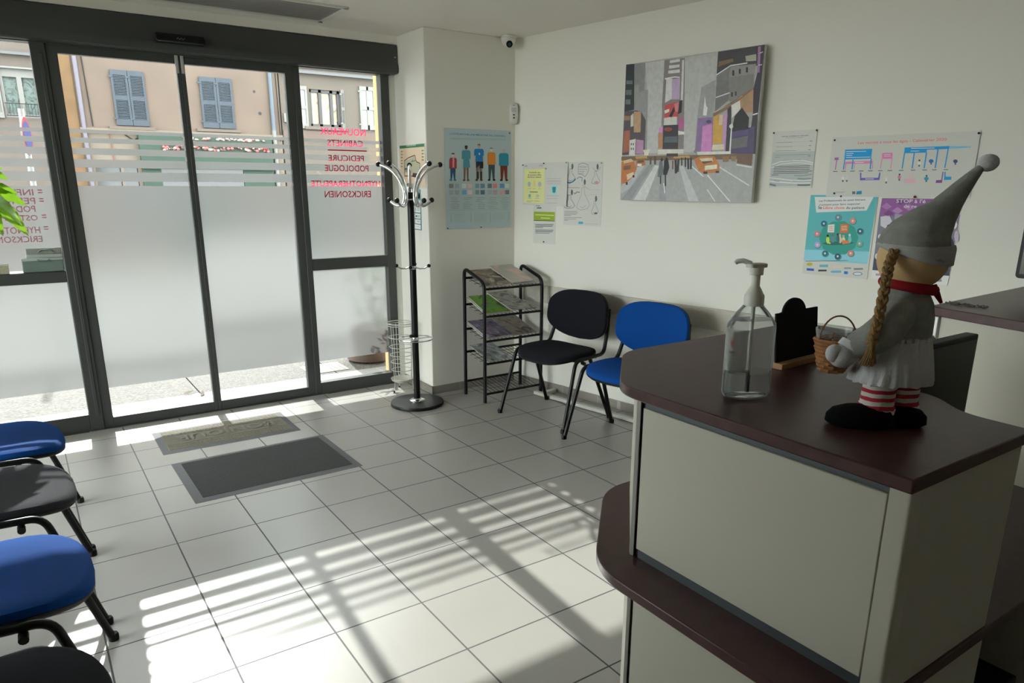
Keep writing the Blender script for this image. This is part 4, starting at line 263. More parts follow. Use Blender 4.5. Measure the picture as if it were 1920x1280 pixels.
D_OSTEO=[('T',1,'2d6e96',"L'OSTÉOPATHIE,UNE MÉDECINE DE L'INDIVIDU",(0.079,0.935),(0.909,0.935)),('P',1,'78919b',[(0.078,0.904),(0.909,0.916),(0.909,0.913),(0.078,0.9)]),('P',1,'78919b',[(0.078,0.894),(0.91,0.906),(0.91,0.903),(0.078,0.89)]),('P',3,'c3aa9b',[(0.139,0.738),(0.135,0.727),(0.124,0.72),(0.112,0.72),(0.102,0.727),(0.098,0.738),(0.103,0.748),(0.113,0.755),(0.125,0.755),(0.135,0.749)]),('P',3,'191a1e',[(0.096,0.741),(0.102,0.758),(0.135,0.76),(0.142,0.743),(0.129,0.746),(0.109,0.748)]),('P',2,'8c3c3c',[(0.078,0.712),(0.158,0.713),(0.171,0.696),(0.168,0.609),(0.06,0.608),(0.064,0.695)]),('P',2,'284b64',[(0.076,0.608),(0.153,0.609),(0.145,0.505),(0.124,0.505),(0.113,0.57),(0.097,0.505),(0.076,0.505)]),('P',2,'326e8c',[(0.103,0.495),(0.099,0.489),(0.088,0.485),(0.074,0.485),(0.063,0.489),(0.059,0.495),(0.064,0.501),(0.075,0.505),(0.088,0.505),(0.099,0.501)]),('P',2,'326e8c',[(0.161,0.495),(0.157,0.489),(0.146,0.485),(0.132,0.485),(0.121,0.489),(0.117,0.495),(0.122,0.501),(0.133,0.505),(0.146,0.505),(0.157,0.501)]),('P',3,'503c32',[(0.332,0.816),(0.328,0.805),(0.318,0.798),(0.305,0.798),(0.295,0.804),(0.291,0.815),(0.295,0.826),(0.306,0.833),(0.318,0.833),(0.329,0.826)]),('P',3,'3c322d',[(0.289,0.819),(0.294,0.835),(0.328,0.837),(0.335,0.821),(0.322,0.824),(0.302,0.825)]),('P',2,'467d8c',[(0.263,0.79),(0.359,0.791),(0.375,0.774),(0.374,0.705),(0.245,0.703),(0.247,0.773)]),('P',2,'735546',[(0.271,0.704),(0.348,0.704),(0.34,0.497),(0.318,0.497),(0.308,0.666),(0.291,0.497),(0.269,0.497)]),('P',2,'735546',[(0.297,0.493),(0.293,0.487),(0.282,0.483),(0.268,0.483),(0.257,0.487),(0.253,0.493),(0.258,0.5),(0.269,0.503),(0.282,0.503),(0.293,0.5)]),('P',2,'735546',[(0.356,0.494),(0.352,0.487),(0.341,0.484),(0.327,0.483),(0.316,0.487),(0.312,0.493),(0.316,0.5),(0.327,0.503),(0.341,0.504),(0.352,0.5)]),('P',3,'b4a096',[(0.522,0.833),(0.518,0.822),(0.507,0.815),(0.494,0.815),(0.484,0.822),(0.48,0.833),(0.484,0.844),(0.495,0.85),(0.507,0.851),(0.518,0.844)]),('P',3,'552823',[(0.478,0.836),(0.483,0.853),(0.517,0.855),(0.524,0.838),(0.511,0.841),(0.491,0.843)]),('P',2,'236ea5',[(0.446,0.807),(0.555,0.808),(0.573,0.792),(0.573,0.68),(0.426,0.679),(0.428,0.79)]),('P',2,'6e6055',[(0.454,0.68),(0.545,0.68),(0.539,0.502),(0.514,0.502),(0.499,0.641),(0.482,0.502),(0.456,0.502)]),('P',2,'5a3228',[(0.485,0.496),(0.481,0.489),(0.47,0.485),(0.456,0.485),(0.445,0.489),(0.441,0.495),(0.445,0.502),(0.456,0.506),(0.47,0.506),(0.481,0.502)]),('P',2,'5a3228',[(0.555,0.496),(0.551,0.489),(0.539,0.486),(0.525,0.486),(0.514,0.489),(0.51,0.496),(0.514,0.502),(0.525,0.506),(0.539,0.506),(0.551,0.502)]),('P',3,'c8b4aa',[(0.712,0.802),(0.708,0.791),(0.697,0.784),(0.684,0.783),(0.674,0.79),(0.67,0.801),(0.674,0.812),(0.684,0.819),(0.697,0.819),(0.708,0.813)]),('P',3,'6e6464',[(0.667,0.805),(0.672,0.822),(0.706,0.824),(0.714,0.807),(0.701,0.81),(0.68,0.811)]),('P',2,'c87832',[(0.644,0.775),(0.738,0.776),(0.754,0.759),(0.755,0.651),(0.628,0.651),(0.628,0.758)]),('P',2,'374b55',[(0.641,0.651),(0.742,0.651),(0.738,0.502),(0.71,0.502),(0.691,0.612),(0.674,0.502),(0.646,0.502)]),('P',2,'23282d',[(0.676,0.496),(0.672,0.49),(0.661,0.486),(0.647,0.486),(0.635,0.49),(0.631,0.496),(0.635,0.502),(0.647,0.506),(0.661,0.506),(0.672,0.502)]),('P',2,'23282d',[(0.753,0.496),(0.748,0.49),(0.737,0.486),(0.723,0.486),(0.712,0.49),(0.707,0.496),(0.711,0.502),(0.723,0.506),(0.737,0.506),(0.748,0.502)]),('P',3,'b9a096',[(0.902,0.797),(0.898,0.786),(0.888,0.779),(0.875,0.779),(0.864,0.785),(0.86,0.797),(0.864,0.808),(0.874,0.815),(0.887,0.815),(0.898,0.808)]),('P',3,'b4b4b4',[(0.857,0.8),(0.862,0.817),(0.896,0.819),(0.905,0.802),(0.891,0.805),(0.87,0.807)]),('P',2,'28788c',[(0.825,0.77),(0.938,0.772),(0.958,0.755),(0.96,0.644),(0.807,0.643),(0.806,0.753)]),('P',2,'6e322d',[(0.827,0.643),(0.94,0.644),(0.937,0.498),(0.905,0.498),(0.884,0.604),(0.866,0.498),(0.834,0.498)]),('P',2,'32231e',[(0.866,0.494),(0.862,0.488),(0.85,0.484),(0.836,0.484),(0.825,0.488),(0.82,0.494),(0.824,0.501),(0.836,0.505),(0.85,0.505),(0.862,0.501)]),('P',2,'32231e',[(0.951,0.495),(0.947,0.488),(0.936,0.484),(0.921,0.484),(0.91,0.488),(0.905,0.495),(0.91,0.501),(0.921,0.505),(0.935,0.505),(0.947,0.501)]),('P',3,'467d8c',[(0.267,0.704),(0.354,0.704),(0.366,0.619),(0.262,0.614)]),('P',3,'23282d',[(0.452,0.68),(0.565,0.68),(0.562,0.613),(0.509,0.613),(0.507,0.645),(0.454,0.612)]),('P',3,'23282d',[(0.467,0.58),(0.496,0.58),(0.495,0.506),(0.466,0.506)]),('P',3,'23282d',[(0.518,0.581),(0.546,0.581),(0.545,0.506),(0.518,0.506)]),('P',3,'c37d8c',[(0.111,0.711),(0.137,0.711),(0.131,0.617),(0.108,0.617)]),('P',4,'dce6eb',[(0.518,0.757),(0.516,0.75),(0.51,0.746),(0.503,0.745),(0.497,0.75),(0.495,0.757),(0.497,0.764),(0.503,0.768),(0.51,0.768),(0.516,0.764)]),('L',3,'b4a096',0.021,[(0.439,0.739),(0.431,0.662)]),('L',3,'b4a096',0.021,[(0.57,0.74),(0.57,0.663)]),('P',1,'6e7878',[(0.053,0.457),(0.118,0.457),(0.116,0.414),(0.052,0.414)]),('P',1,'8c96a0',[(0.137,0.457),(0.202,0.457),(0.201,0.414),(0.136,0.414)]),('P',1,'b4bebe',[(0.242,0.457),(0.308,0.458),(0.307,0.413),(0.241,0.413)]),('P',1,'c8aab4',[(0.327,0.458),(0.393,0.458),(0.392,0.413),(0.326,0.413)]),('P',1,'6e8ca0',[(0.442,0.458),(0.501,0.458),(0.501,0.413),(0.441,0.413)]),('P',1,'5a7d96',[(0.518,0.458),(0.585,0.458),(0.585,0.413),(0.518,0.413)]),('P',1,'5a6e7d',[(0.63,0.458),(0.695,0.458),(0.695,0.413),(0.63,0.413)]),('P',1,'c87882',[(0.711,0.458),(0.778,0.458),(0.778,0.413),(0.711,0.413)]),('P',1,'5a82b4',[(0.82,0.458),(0.89,0.458),(0.891,0.413),(0.82,0.413)]),('P',1,'b4bec3',[(0.904,0.458),(0.968,0.458),(0.969,0.413),(0.905,0.413)]),('P',1,'8c9ba5',[(0.051,0.393),(0.116,0.393),(0.114,0.349),(0.049,0.349)]),('P',1,'8c969b',[(0.135,0.393),(0.2,0.393),(0.199,0.349),(0.134,0.349)]),('P',1,'6496b4',[(0.241,0.393),(0.306,0.393),(0.305,0.349),(0.24,0.349)]),('P',1,'c8b4b9',[(0.326,0.393),(0.392,0.393),(0.391,0.348),(0.325,0.349)]),('P',1,'6e828c',[(0.441,0.393),(0.501,0.393),(0.5,0.348),(0.44,0.348)]),('P',1,'50647d',[(0.518,0.393),(0.585,0.393),(0.585,0.348),(0.518,0.348)]),('P',1,'9696a5',[(0.63,0.393),(0.695,0.393),(0.695,0.348),(0.63,0.348)]),('P',1,'9b8ca0',[(0.711,0.392),(0.779,0.392),(0.779,0.347),(0.711,0.347)]),('P',1,'b98c9b',[(0.821,0.392),(0.891,0.392),(0.892,0.347),(0.821,0.347)]),('P',1,'6e7378',[(0.905,0.392),(0.969,0.392),(0.97,0.347),(0.906,0.347)]),('P',1,'788791',[(0.073,0.319),(0.167,0.319),(0.167,0.314),(0.073,0.315)]),('P',1,'788791',[(0.093,0.301),(0.162,0.301),(0.162,0.296),(0.093,0.297)]),('P',1,'788791',[(0.075,0.284),(0.187,0.283),(0.186,0.278),(0.075,0.279)]),('P',1,'788791',[(0.089,0.266),(0.174,0.265),(0.174,0.261),(0.089,0.261)]),('P',1,'788791',[(0.074,0.248),(0.203,0.247),(0.202,0.242),(0.074,0.243)]),('P',1,'788791',[(0.075,0.23),(0.198,0.229),(0.198,0.224),(0.075,0.225)]),('P',1,'788791',[(0.082,0.212),(0.194,0.211),(0.194,0.206),(0.082,0.207)]),('P',1,'788791',[(0.272,0.318),(0.388,0.318),(0.388,0.313),(0.272,0.314)]),('P',1,'788791',[(0.265,0.301),(0.356,0.3),(0.356,0.296),(0.265,0.296)]),('P',1,'788791',[(0.291,0.282),(0.354,0.282),(0.354,0.278),(0.291,0.278)]),('P',1,'788791',[(0.258,0.265),(0.359,0.264),(0.359,0.26),(0.258,0.26)]),('P',1,'788791',[(0.249,0.247),(0.391,0.246),(0.391,0.241),(0.249,0.242)]),('P',1,'788791',[(0.26,0.229),(0.361,0.228),(0.361,0.223),(0.26,0.224)]),('P',1,'788791',[(0.248,0.211),(0.372,0.21),(0.371,0.205),(0.248,0.206)]),('P',1,'788791',[(0.46,0.318),(0.587,0.317),(0.587,0.313),(0.46,0.313)]),('P',1,'788791',[(0.458,0.3),(0.565,0.299),(0.565,0.295),(0.458,0.295)]),('P',1,'788791',[(0.449,0.282),(0.547,0.281),(0.547,0.277),(0.449,0.277)]),('P',1,'788791',[(0.486,0.263),(0.571,0.263),(0.571,0.258),(0.486,0.259)]),('P',1,'788791',[(0.476,0.245),(0.591,0.245),(0.591,0.24),(0.476,0.241)]),('P',1,'788791',[(0.484,0.227),(0.575,0.226),(0.575,0.222),(0.484,0.222)]),('P',1,'788791',[(0.472,0.209),(0.583,0.208),(0.583,0.203),(0.472,0.204)]),('P',1,'788791',[(0.66,0.317),(0.764,0.316),(0.764,0.312),(0.66,0.312)]),('P',1,'788791',[(0.638,0.299),(0.764,0.298),(0.764,0.294),(0.638,0.294)]),('P',1,'788791',[(0.657,0.281),(0.758,0.28),(0.758,0.276),(0.657,0.276)]),('P',1,'788791',[(0.638,0.262),(0.785,0.262),(0.785,0.257),(0.638,0.258)]),('P',1,'788791',[(0.664,0.244),(0.784,0.243),(0.784,0.239),(0.664,0.24)]),('P',1,'788791',[(0.637,0.226),(0.746,0.225),(0.746,0.221),(0.637,0.221)]),('P',1,'788791',[(0.644,0.208),(0.779,0.207),(0.779,0.202),(0.644,0.203)]),('P',1,'788791',[(0.858,0.316),(0.971,0.316),(0.971,0.311),(0.858,0.312)]),('P',1,'788791',[(0.843,0.298),(0.974,0.297),(0.974,0.293),(0.844,0.293)]),('P',1,'788791',[(0.829,0.28),(0.947,0.279),(0.947,0.275),(0.829,0.275)]),('P',1,'788791',[(0.828,0.261),(0.968,0.261),(0.968,0.256),(0.828,0.257)]),('P',1,'788791',[(0.858,0.243),(0.963,0.242),(0.963,0.238),(0.858,0.238)]),('P',1,'788791',[(0.86,0.224),(0.958,0.224),(0.958,0.219),(0.86,0.22)]),('P',1,'788791',[(0.857,0.206),(0.941,0.205),(0.941,0.201),(0.857,0.201)]),('P',1,'82969b',[(0.034,0.196),(0.964,0.189),(0.964,0.186),(0.034,0.193)]),('P',1,'8c9ba0',[(0.118,0.154),(0.285,0.153),(0.285,0.149),(0.118,0.151)]),('P',1,'8c9ba0',[(0.118,0.143),(0.289,0.141),(0.289,0.137),(0.117,0.139)]),('P',1,'8c9ba0',[(0.117,0.131),(0.264,0.129),(0.264,0.126),(0.117,0.127)]),('P',1,'8c9ba0',[(0.117,0.119),(0.257,0.117),(0.257,0.114),(0.117,0.115)]),('P',1,'8c9ba0',[(0.116,0.107),(0.308,0.105),(0.308,0.101),(0.116,0.103)]),('P',1,'8c9ba0',[(0.116,0.095),(0.262,0.093),(0.262,0.09),(0.116,0.091)]),('P',1,'8c9ba0',[(0.116,0.083),(0.307,0.081),(0.307,0.077),(0.115,0.08)]),('P',1,'8c9ba0',[(0.115,0.071),(0.284,0.069),(0.284,0.066),(0.115,0.068)]),('P',1,'8c9ba0',[(0.418,0.152),(0.625,0.15),(0.625,0.146),(0.417,0.148)]),('P',1,'8c9ba0',[(0.417,0.14),(0.596,0.138),(0.596,0.134),(0.417,0.136)]),('P',1,'8c9ba0',[(0.417,0.128),(0.58,0.126),(0.58,0.122),(0.417,0.124)]),('P',1,'8c9ba0',[(0.417,0.116),(0.6,0.114),(0.6,0.11),(0.417,0.112)]),('P',1,'8c9ba0',[(0.417,0.104),(0.604,0.102),(0.604,0.098),(0.417,0.1)]),('P',1,'8c9ba0',[(0.417,0.092),(0.597,0.09),(0.597,0.086),(0.417,0.088)]),('P',1,'8c9ba0',[(0.416,0.08),(0.589,0.078),(0.589,0.074),(0.416,0.076)]),('P',1,'8c9ba0',[(0.416,0.068),(0.618,0.065),(0.618,0.062),(0.416,0.064)]),('P',1,'8c9ba0',[(0.709,0.149),(0.863,0.148),(0.863,0.144),(0.709,0.145)]),('P',1,'8c9ba0',[(0.709,0.137),(0.865,0.135),(0.865,0.132),(0.709,0.133)]),('P',1,'8c9ba0',[(0.709,0.125),(0.871,0.123),(0.871,0.119),(0.709,0.121)]),('P',1,'8c9ba0',[(0.709,0.113),(0.887,0.111),(0.888,0.107),(0.709,0.109)]),('P',1,'8c9ba0',[(0.709,0.101),(0.872,0.099),(0.872,0.095),(0.709,0.097)]),('P',1,'8c9ba0',[(0.709,0.089),(0.899,0.086),(0.899,0.083),(0.709,0.085)]),('P',1,'8ca0a5',[(0.086,0.105),(0.083,0.077),(0.076,0.059),(0.069,0.059),(0.063,0.077),(0.062,0.105),(0.065,0.133),(0.072,0.15),(0.079,0.15),(0.085,0.132)]),('P',1,'8ca0a5',[(0.085,0.159),(0.083,0.154),(0.079,0.152),(0.073,0.152),(0.068,0.155),(0.067,0.159),(0.069,0.164),(0.073,0.167),(0.079,0.167),(0.084,0.164)]),('P',1,'8ca0a5',[(0.384,0.101),(0.382,0.073),(0.375,0.056),(0.368,0.056),(0.362,0.073),(0.36,0.102),(0.363,0.13),(0.369,0.147),(0.377,0.147),(0.383,0.13)]),('P',1,'8ca0a5',[(0.383,0.157),(0.381,0.152),(0.376,0.149),(0.37,0.149),(0.366,0.152),(0.364,0.157),(0.366,0.162),(0.371,0.164),(0.376,0.164),(0.381,0.161)]),('P',1,'8ca0a5',[(0.681,0.098),(0.678,0.07),(0.672,0.052),(0.665,0.052),(0.658,0.07),(0.656,0.098),(0.658,0.127),(0.664,0.144),(0.672,0.144),(0.678,0.127)]),('P',1,'8ca0a5',[(0.678,0.154),(0.676,0.149),(0.671,0.146),(0.665,0.146),(0.66,0.149),(0.659,0.154),(0.66,0.159),(0.665,0.162),(0.671,0.162),(0.676,0.159)]),('P',1,'8ca0a5',[(0.974,0.095),(0.972,0.066),(0.966,0.048),(0.959,0.049),(0.952,0.066),(0.949,0.095),(0.951,0.124),(0.957,0.141),(0.964,0.141),(0.971,0.124)]),('P',1,'8ca0a5',[(0.97,0.151),(0.968,0.146),(0.964,0.143),(0.958,0.143),(0.953,0.146),(0.951,0.151),(0.952,0.156),(0.957,0.159),(0.963,0.159),(0.968,0.156)])]
D_YEL=[('P',1,'cdc387',[(0.079,0.857),(0.96,0.86),(0.953,0.049),(0.033,0.053)]),('T',2,'3c3c32','A prendre que',(0.287,0.764),(0.773,0.761)),('T',2,'3c3c32','les premiers effets',(0.235,0.706),(0.815,0.703)),('T',2,'3c3c32','des fortes chaleurs',(0.22,0.655),(0.822,0.652)),('P',2,'96a0aa',[(0.358,0.5),(0.347,0.462),(0.316,0.439),(0.277,0.439),(0.244,0.462),(0.231,0.5),(0.242,0.539),(0.273,0.562),(0.313,0.562),(0.345,0.538)]),('P',2,'d2b478',[(0.576,0.518),(0.567,0.473),(0.542,0.446),(0.511,0.446),(0.485,0.474),(0.475,0.518),(0.483,0.562),(0.508,0.59),(0.539,0.59),(0.565,0.562)]),('P',2,'96a0b4',[(0.83,0.499),(0.816,0.464),(0.779,0.442),(0.733,0.442),(0.695,0.464),(0.68,0.5),(0.693,0.535),(0.731,0.558),(0.777,0.557),(0.815,0.535)]),('P',2,'8c8c78',[(0.212,0.394),(0.386,0.394),(0.386,0.387),(0.212,0.387)]),('P',2,'8c8c78',[(0.465,0.394),(0.581,0.394),(0.581,0.387),(0.465,0.387)]),('P',2,'8c8c78',[(0.7,0.394),(0.81,0.394),(0.81,0.387),(0.7,0.387)]),('P',2,'3c3c32',[(0.325,0.321),(0.677,0.321),(0.677,0.307),(0.325,0.306)]),('P',2,'6ea0a0',[(0.378,0.223),(0.368,0.196),(0.34,0.179),(0.305,0.179),(0.276,0.195),(0.264,0.223),(0.275,0.25),(0.302,0.267),(0.338,0.267),(0.366,0.25)]),('P',2,'a0aaaa',[(0.734,0.224),(0.722,0.203),(0.688,0.19),(0.645,0.19),(0.611,0.202),(0.597,0.223),(0.61,0.244),(0.644,0.257),(0.686,0.257),(0.721,0.244)]),('P',2,'8c8c78',[(0.219,0.166),(0.423,0.166),(0.423,0.159),(0.219,0.158)]),('P',2,'8c8c78',[(0.564,0.167),(0.742,0.167),(0.742,0.16),(0.564,0.159)]),('P',2,'78785f',[(0.189,0.102),(0.487,0.103),(0.487,0.096),(0.189,0.095)]),('P',2,'78785f',[(0.534,0.103),(0.767,0.104),(0.767,0.097),(0.534,0.096)]),('P',2,'78785f',[(0.19,0.077),(0.394,0.078),(0.394,0.071),(0.19,0.07)]),('P',1,'8c9196',[(0.083,0.949),(0.212,0.948),(0.212,0.92),(0.083,0.921)]),('P',1,'aaa0a0',[(0.722,0.962),(0.881,0.961),(0.881,0.915),(0.723,0.916)])]
D_WHT=[('P',1,'8c9b9b',[(0.06,0.635),(0.724,0.635),(0.724,0.627),(0.06,0.627)]),('P',1,'a08c96',[(0.061,0.587),(0.707,0.588),(0.707,0.58),(0.061,0.579)]),('P',1,'a08c96',[(0.061,0.562),(0.708,0.563),(0.708,0.554),(0.061,0.553)]),('P',1,'8c96a0',[(0.062,0.516),(0.709,0.517),(0.709,0.509),(0.062,0.507)]),('P',1,'a08ca0',[(0.068,0.241),(0.661,0.246),(0.662,0.237),(0.069,0.233)]),('P',1,'96919b',[(0.07,0.178),(0.609,0.182),(0.609,0.174),(0.07,0.169)]),('P',1,'96919b',[(0.072,0.07),(0.557,0.075),(0.557,0.066),(0.072,0.061)]),('P',1,'7dbec3',[(0.276,0.465),(0.53,0.471),(0.516,0.279),(0.273,0.277)]),('P',2,'3c7d82',[(0.32,0.439),(0.487,0.443),(0.468,0.321),(0.389,0.3),(0.337,0.329)]),('P',1,'a0a0a0',[(0.397,0.709),(0.47,0.708),(0.47,0.703),(0.398,0.703)])]
D_GRN=[('P',1,'829632',[(0.019,0.824),(0.971,0.829),(0.966,0.608),(0.016,0.598)]),('P',1,'464b3c',[(0.016,0.598),(0.966,0.608),(0.966,0.592),(0.017,0.582)]),('L',2,'b4be82',0.029,[(0.086,0.741),(0.931,0.744)]),('L',2,'b4be82',0.029,[(0.348,0.666),(0.754,0.665)]),('P',1,'5a5f64',[(0.09,0.501),(0.919,0.524),(0.919,0.51),(0.09,0.488)]),('P',1,'5a5f64',[(0.09,0.472),(0.903,0.494),(0.903,0.48),(0.09,0.458)]),('P',1,'5a5f64',[(0.091,0.442),(0.871,0.464),(0.871,0.45),(0.091,0.428)]),('P',1,'5a5f64',[(0.091,0.413),(0.45,0.423),(0.45,0.409),(0.091,0.399)]),('P',1,'5a5f64',[(0.092,0.354),(0.921,0.377),(0.922,0.363),(0.092,0.34)]),('P',1,'5a5f64',[(0.093,0.328),(0.906,0.351),(0.906,0.337),(0.093,0.314)]),('P',1,'5a5f64',[(0.093,0.303),(0.874,0.325),(0.874,0.311),(0.093,0.289)]),('P',1,'5a5f64',[(0.094,0.269),(0.745,0.288),(0.745,0.274),(0.094,0.255)]),('T',1,'3c4146','Prat',(0.125,0.954),(0.294,0.955)),('P',1,'3c4146',[(0.158,0.931),(0.366,0.937),(0.366,0.909),(0.158,0.904)])]
D_FEET=[('L',3,'646969',0.008,[(0.153,0.899),(0.15,0.835),(0.073,0.75),(0.053,0.707),(0.133,0.686),(0.265,0.697),(0.316,0.729),(0.283,0.771),(0.216,0.835),(0.206,0.898),(0.153,0.899)]),('L',3,'646969',0.008,[(0.119,0.718),(0.186,0.708),(0.237,0.729)]),('L',3,'78787d',0.008,[(0.809,0.855),(0.808,0.796),(0.748,0.718),(0.732,0.678),(0.797,0.659),(0.902,0.669),(0.943,0.698),(0.916,0.737),(0.86,0.796),(0.851,0.854),(0.809,0.855)]),('L',3,'78787d',0.008,[(0.785,0.688),(0.838,0.679),(0.88,0.698)]),('L',3,'69696e',0.009,[(0.133,0.483),(0.13,0.418),(0.046,0.33),(0.024,0.286),(0.111,0.266),(0.254,0.279),(0.31,0.313),(0.274,0.355),(0.201,0.419),(0.191,0.484),(0.133,0.483)]),('L',3,'69696e',0.008,[(0.096,0.298),(0.168,0.289),(0.225,0.311)]),('L',3,'8c8c91',0.008,[(0.486,0.605),(0.483,0.499),(0.386,0.355),(0.362,0.283),(0.465,0.249),(0.634,0.27),(0.699,0.324),(0.656,0.395),(0.567,0.5),(0.553,0.605),(0.486,0.605)]),('L',3,'8c8c91',0.008,[(0.446,0.302),(0.532,0.286),(0.598,0.323)]),('L',3,'78787d',0.007,[(0.815,0.397),(0.814,0.333),(0.765,0.248),(0.753,0.205),(0.807,0.184),(0.894,0.197),(0.927,0.23),(0.904,0.272),(0.858,0.334),(0.85,0.397),(0.815,0.397)]),('L',3,'78787d',0.008,[(0.796,0.216),(0.841,0.207),(0.875,0.229)]),('L',2,'1e5a96',0.024,[(0.054,0.692),(0.156,0.674),(0.247,0.698),(0.306,0.74)]),('P',1,'c88c96',[(0.911,0.682),(0.902,0.667),(0.875,0.658),(0.842,0.658),(0.815,0.667),(0.804,0.682),(0.813,0.697),(0.84,0.706),(0.873,0.706),(0.9,0.697)]),('P',1,'5a5f64',[(0.247,0.933),(0.242,0.906),(0.229,0.889),(0.212,0.889),(0.197,0.906),(0.191,0.934),(0.195,0.961),(0.209,0.978),(0.226,0.978),(0.241,0.961)]),('P',1,'5a5f64',[(0.25,0.526),(0.246,0.498),(0.232,0.481),(0.214,0.48),(0.2,0.498),(0.193,0.526),(0.198,0.554),(0.212,0.571),(0.229,0.571),(0.244,0.554)]),('P',1,'5a5f64',[(0.583,0.687),(0.579,0.66),(0.566,0.643),(0.549,0.643),(0.535,0.66),(0.528,0.687),(0.533,0.715),(0.546,0.732),(0.563,0.732),(0.577,0.715)]),('P',1,'5a5f64',[(0.898,0.919),(0.894,0.893),(0.882,0.876),(0.865,0.876),(0.851,0.893),(0.845,0.92),(0.848,0.946),(0.861,0.963),(0.878,0.963),(0.892,0.946)]),('P',1,'5a5f64',[(0.887,0.433),(0.883,0.405),(0.87,0.388),(0.853,0.388),(0.839,0.405),(0.832,0.432),(0.836,0.46),(0.849,0.477),(0.866,0.477),(0.88,0.46)]),('L',2,'646464',0.008,[(0.387,0.967),(0.505,0.983),(0.633,0.953),(0.646,0.873),(0.61,0.815),(0.562,0.769),(0.492,0.804),(0.383,0.816),(0.374,0.897),(0.387,0.967)]),('P',2,'78787d',[(0.398,0.938),(0.614,0.936),(0.615,0.931),(0.398,0.932)]),('P',2,'78787d',[(0.399,0.915),(0.596,0.913),(0.596,0.908),(0.399,0.909)]),('P',2,'78787d',[(0.4,0.886),(0.607,0.884),(0.607,0.879),(0.4,0.88)]),('P',2,'78787d',[(0.401,0.857),(0.539,0.856),(0.54,0.85),(0.401,0.851)]),('P',2,'78787d',[(0.402,0.827),(0.521,0.827),(0.521,0.821),(0.402,0.822)]),('L',2,'28466e',0.01,[(0.346,0.74),(0.414,0.769),(0.484,0.757),(0.48,0.699)]),('L',2,'3c3c41',0.012,[(0.273,0.52),(0.304,0.503),(0.363,0.533),(0.433,0.528)]),('L',2,'8c7d82',0.007,[(0.751,0.918),(0.801,0.872),(0.859,0.854),(0.906,0.871),(0.955,0.922)]),('L',2,'8c7d82',0.007,[(0.499,0.64),(0.658,0.582)]),('L',2,'8c8c91',0.008,[(0.1,0.495),(0.143,0.447)]),('P',2,'28282d',[(0.821,0.214),(0.904,0.216),(0.905,0.199),(0.822,0.197)]),('P',1,'78787d',[(0.025,0.221),(0.374,0.229),(0.374,0.222),(0.026,0.214)]),('P',1,'78787d',[(0.026,0.197),(0.395,0.205),(0.395,0.198),(0.026,0.19)]),('P',1,'78787d',[(0.027,0.173),(0.355,0.18),(0.355,0.173),(0.027,0.165)]),('P',1,'78787d',[(0.027,0.154),(0.213,0.159),(0.213,0.151),(0.027,0.147)]),('P',1,'78787d',[(0.028,0.12),(0.498,0.132),(0.498,0.125),(0.028,0.113)]),('P',1,'78787d',[(0.029,0.096),(0.358,0.104),(0.358,0.097),(0.029,0.088)]),('P',1,'78787d',[(0.029,0.075),(0.133,0.077),(0.133,0.07),(0.03,0.067)]),('P',1,'96646e',[(0.056,0.602),(0.42,0.604),(0.421,0.597),(0.056,0.595)]),('P',1,'b4969b',[(0.659,0.571),(0.939,0.573),(0.94,0.569),(0.659,0.567)]),('P',1,'b4969b',[(0.662,0.495),(0.876,0.497),(0.876,0.493),(0.662,0.491)]),('P',1,'3c96b4',[(0.42,0.061),(0.541,0.064),(0.542,0.028),(0.421,0.025)]),('P',1,'a0a0a0',[(0.582,0.033),(0.936,0.043),(0.936,0.037),(0.582,0.027)])]
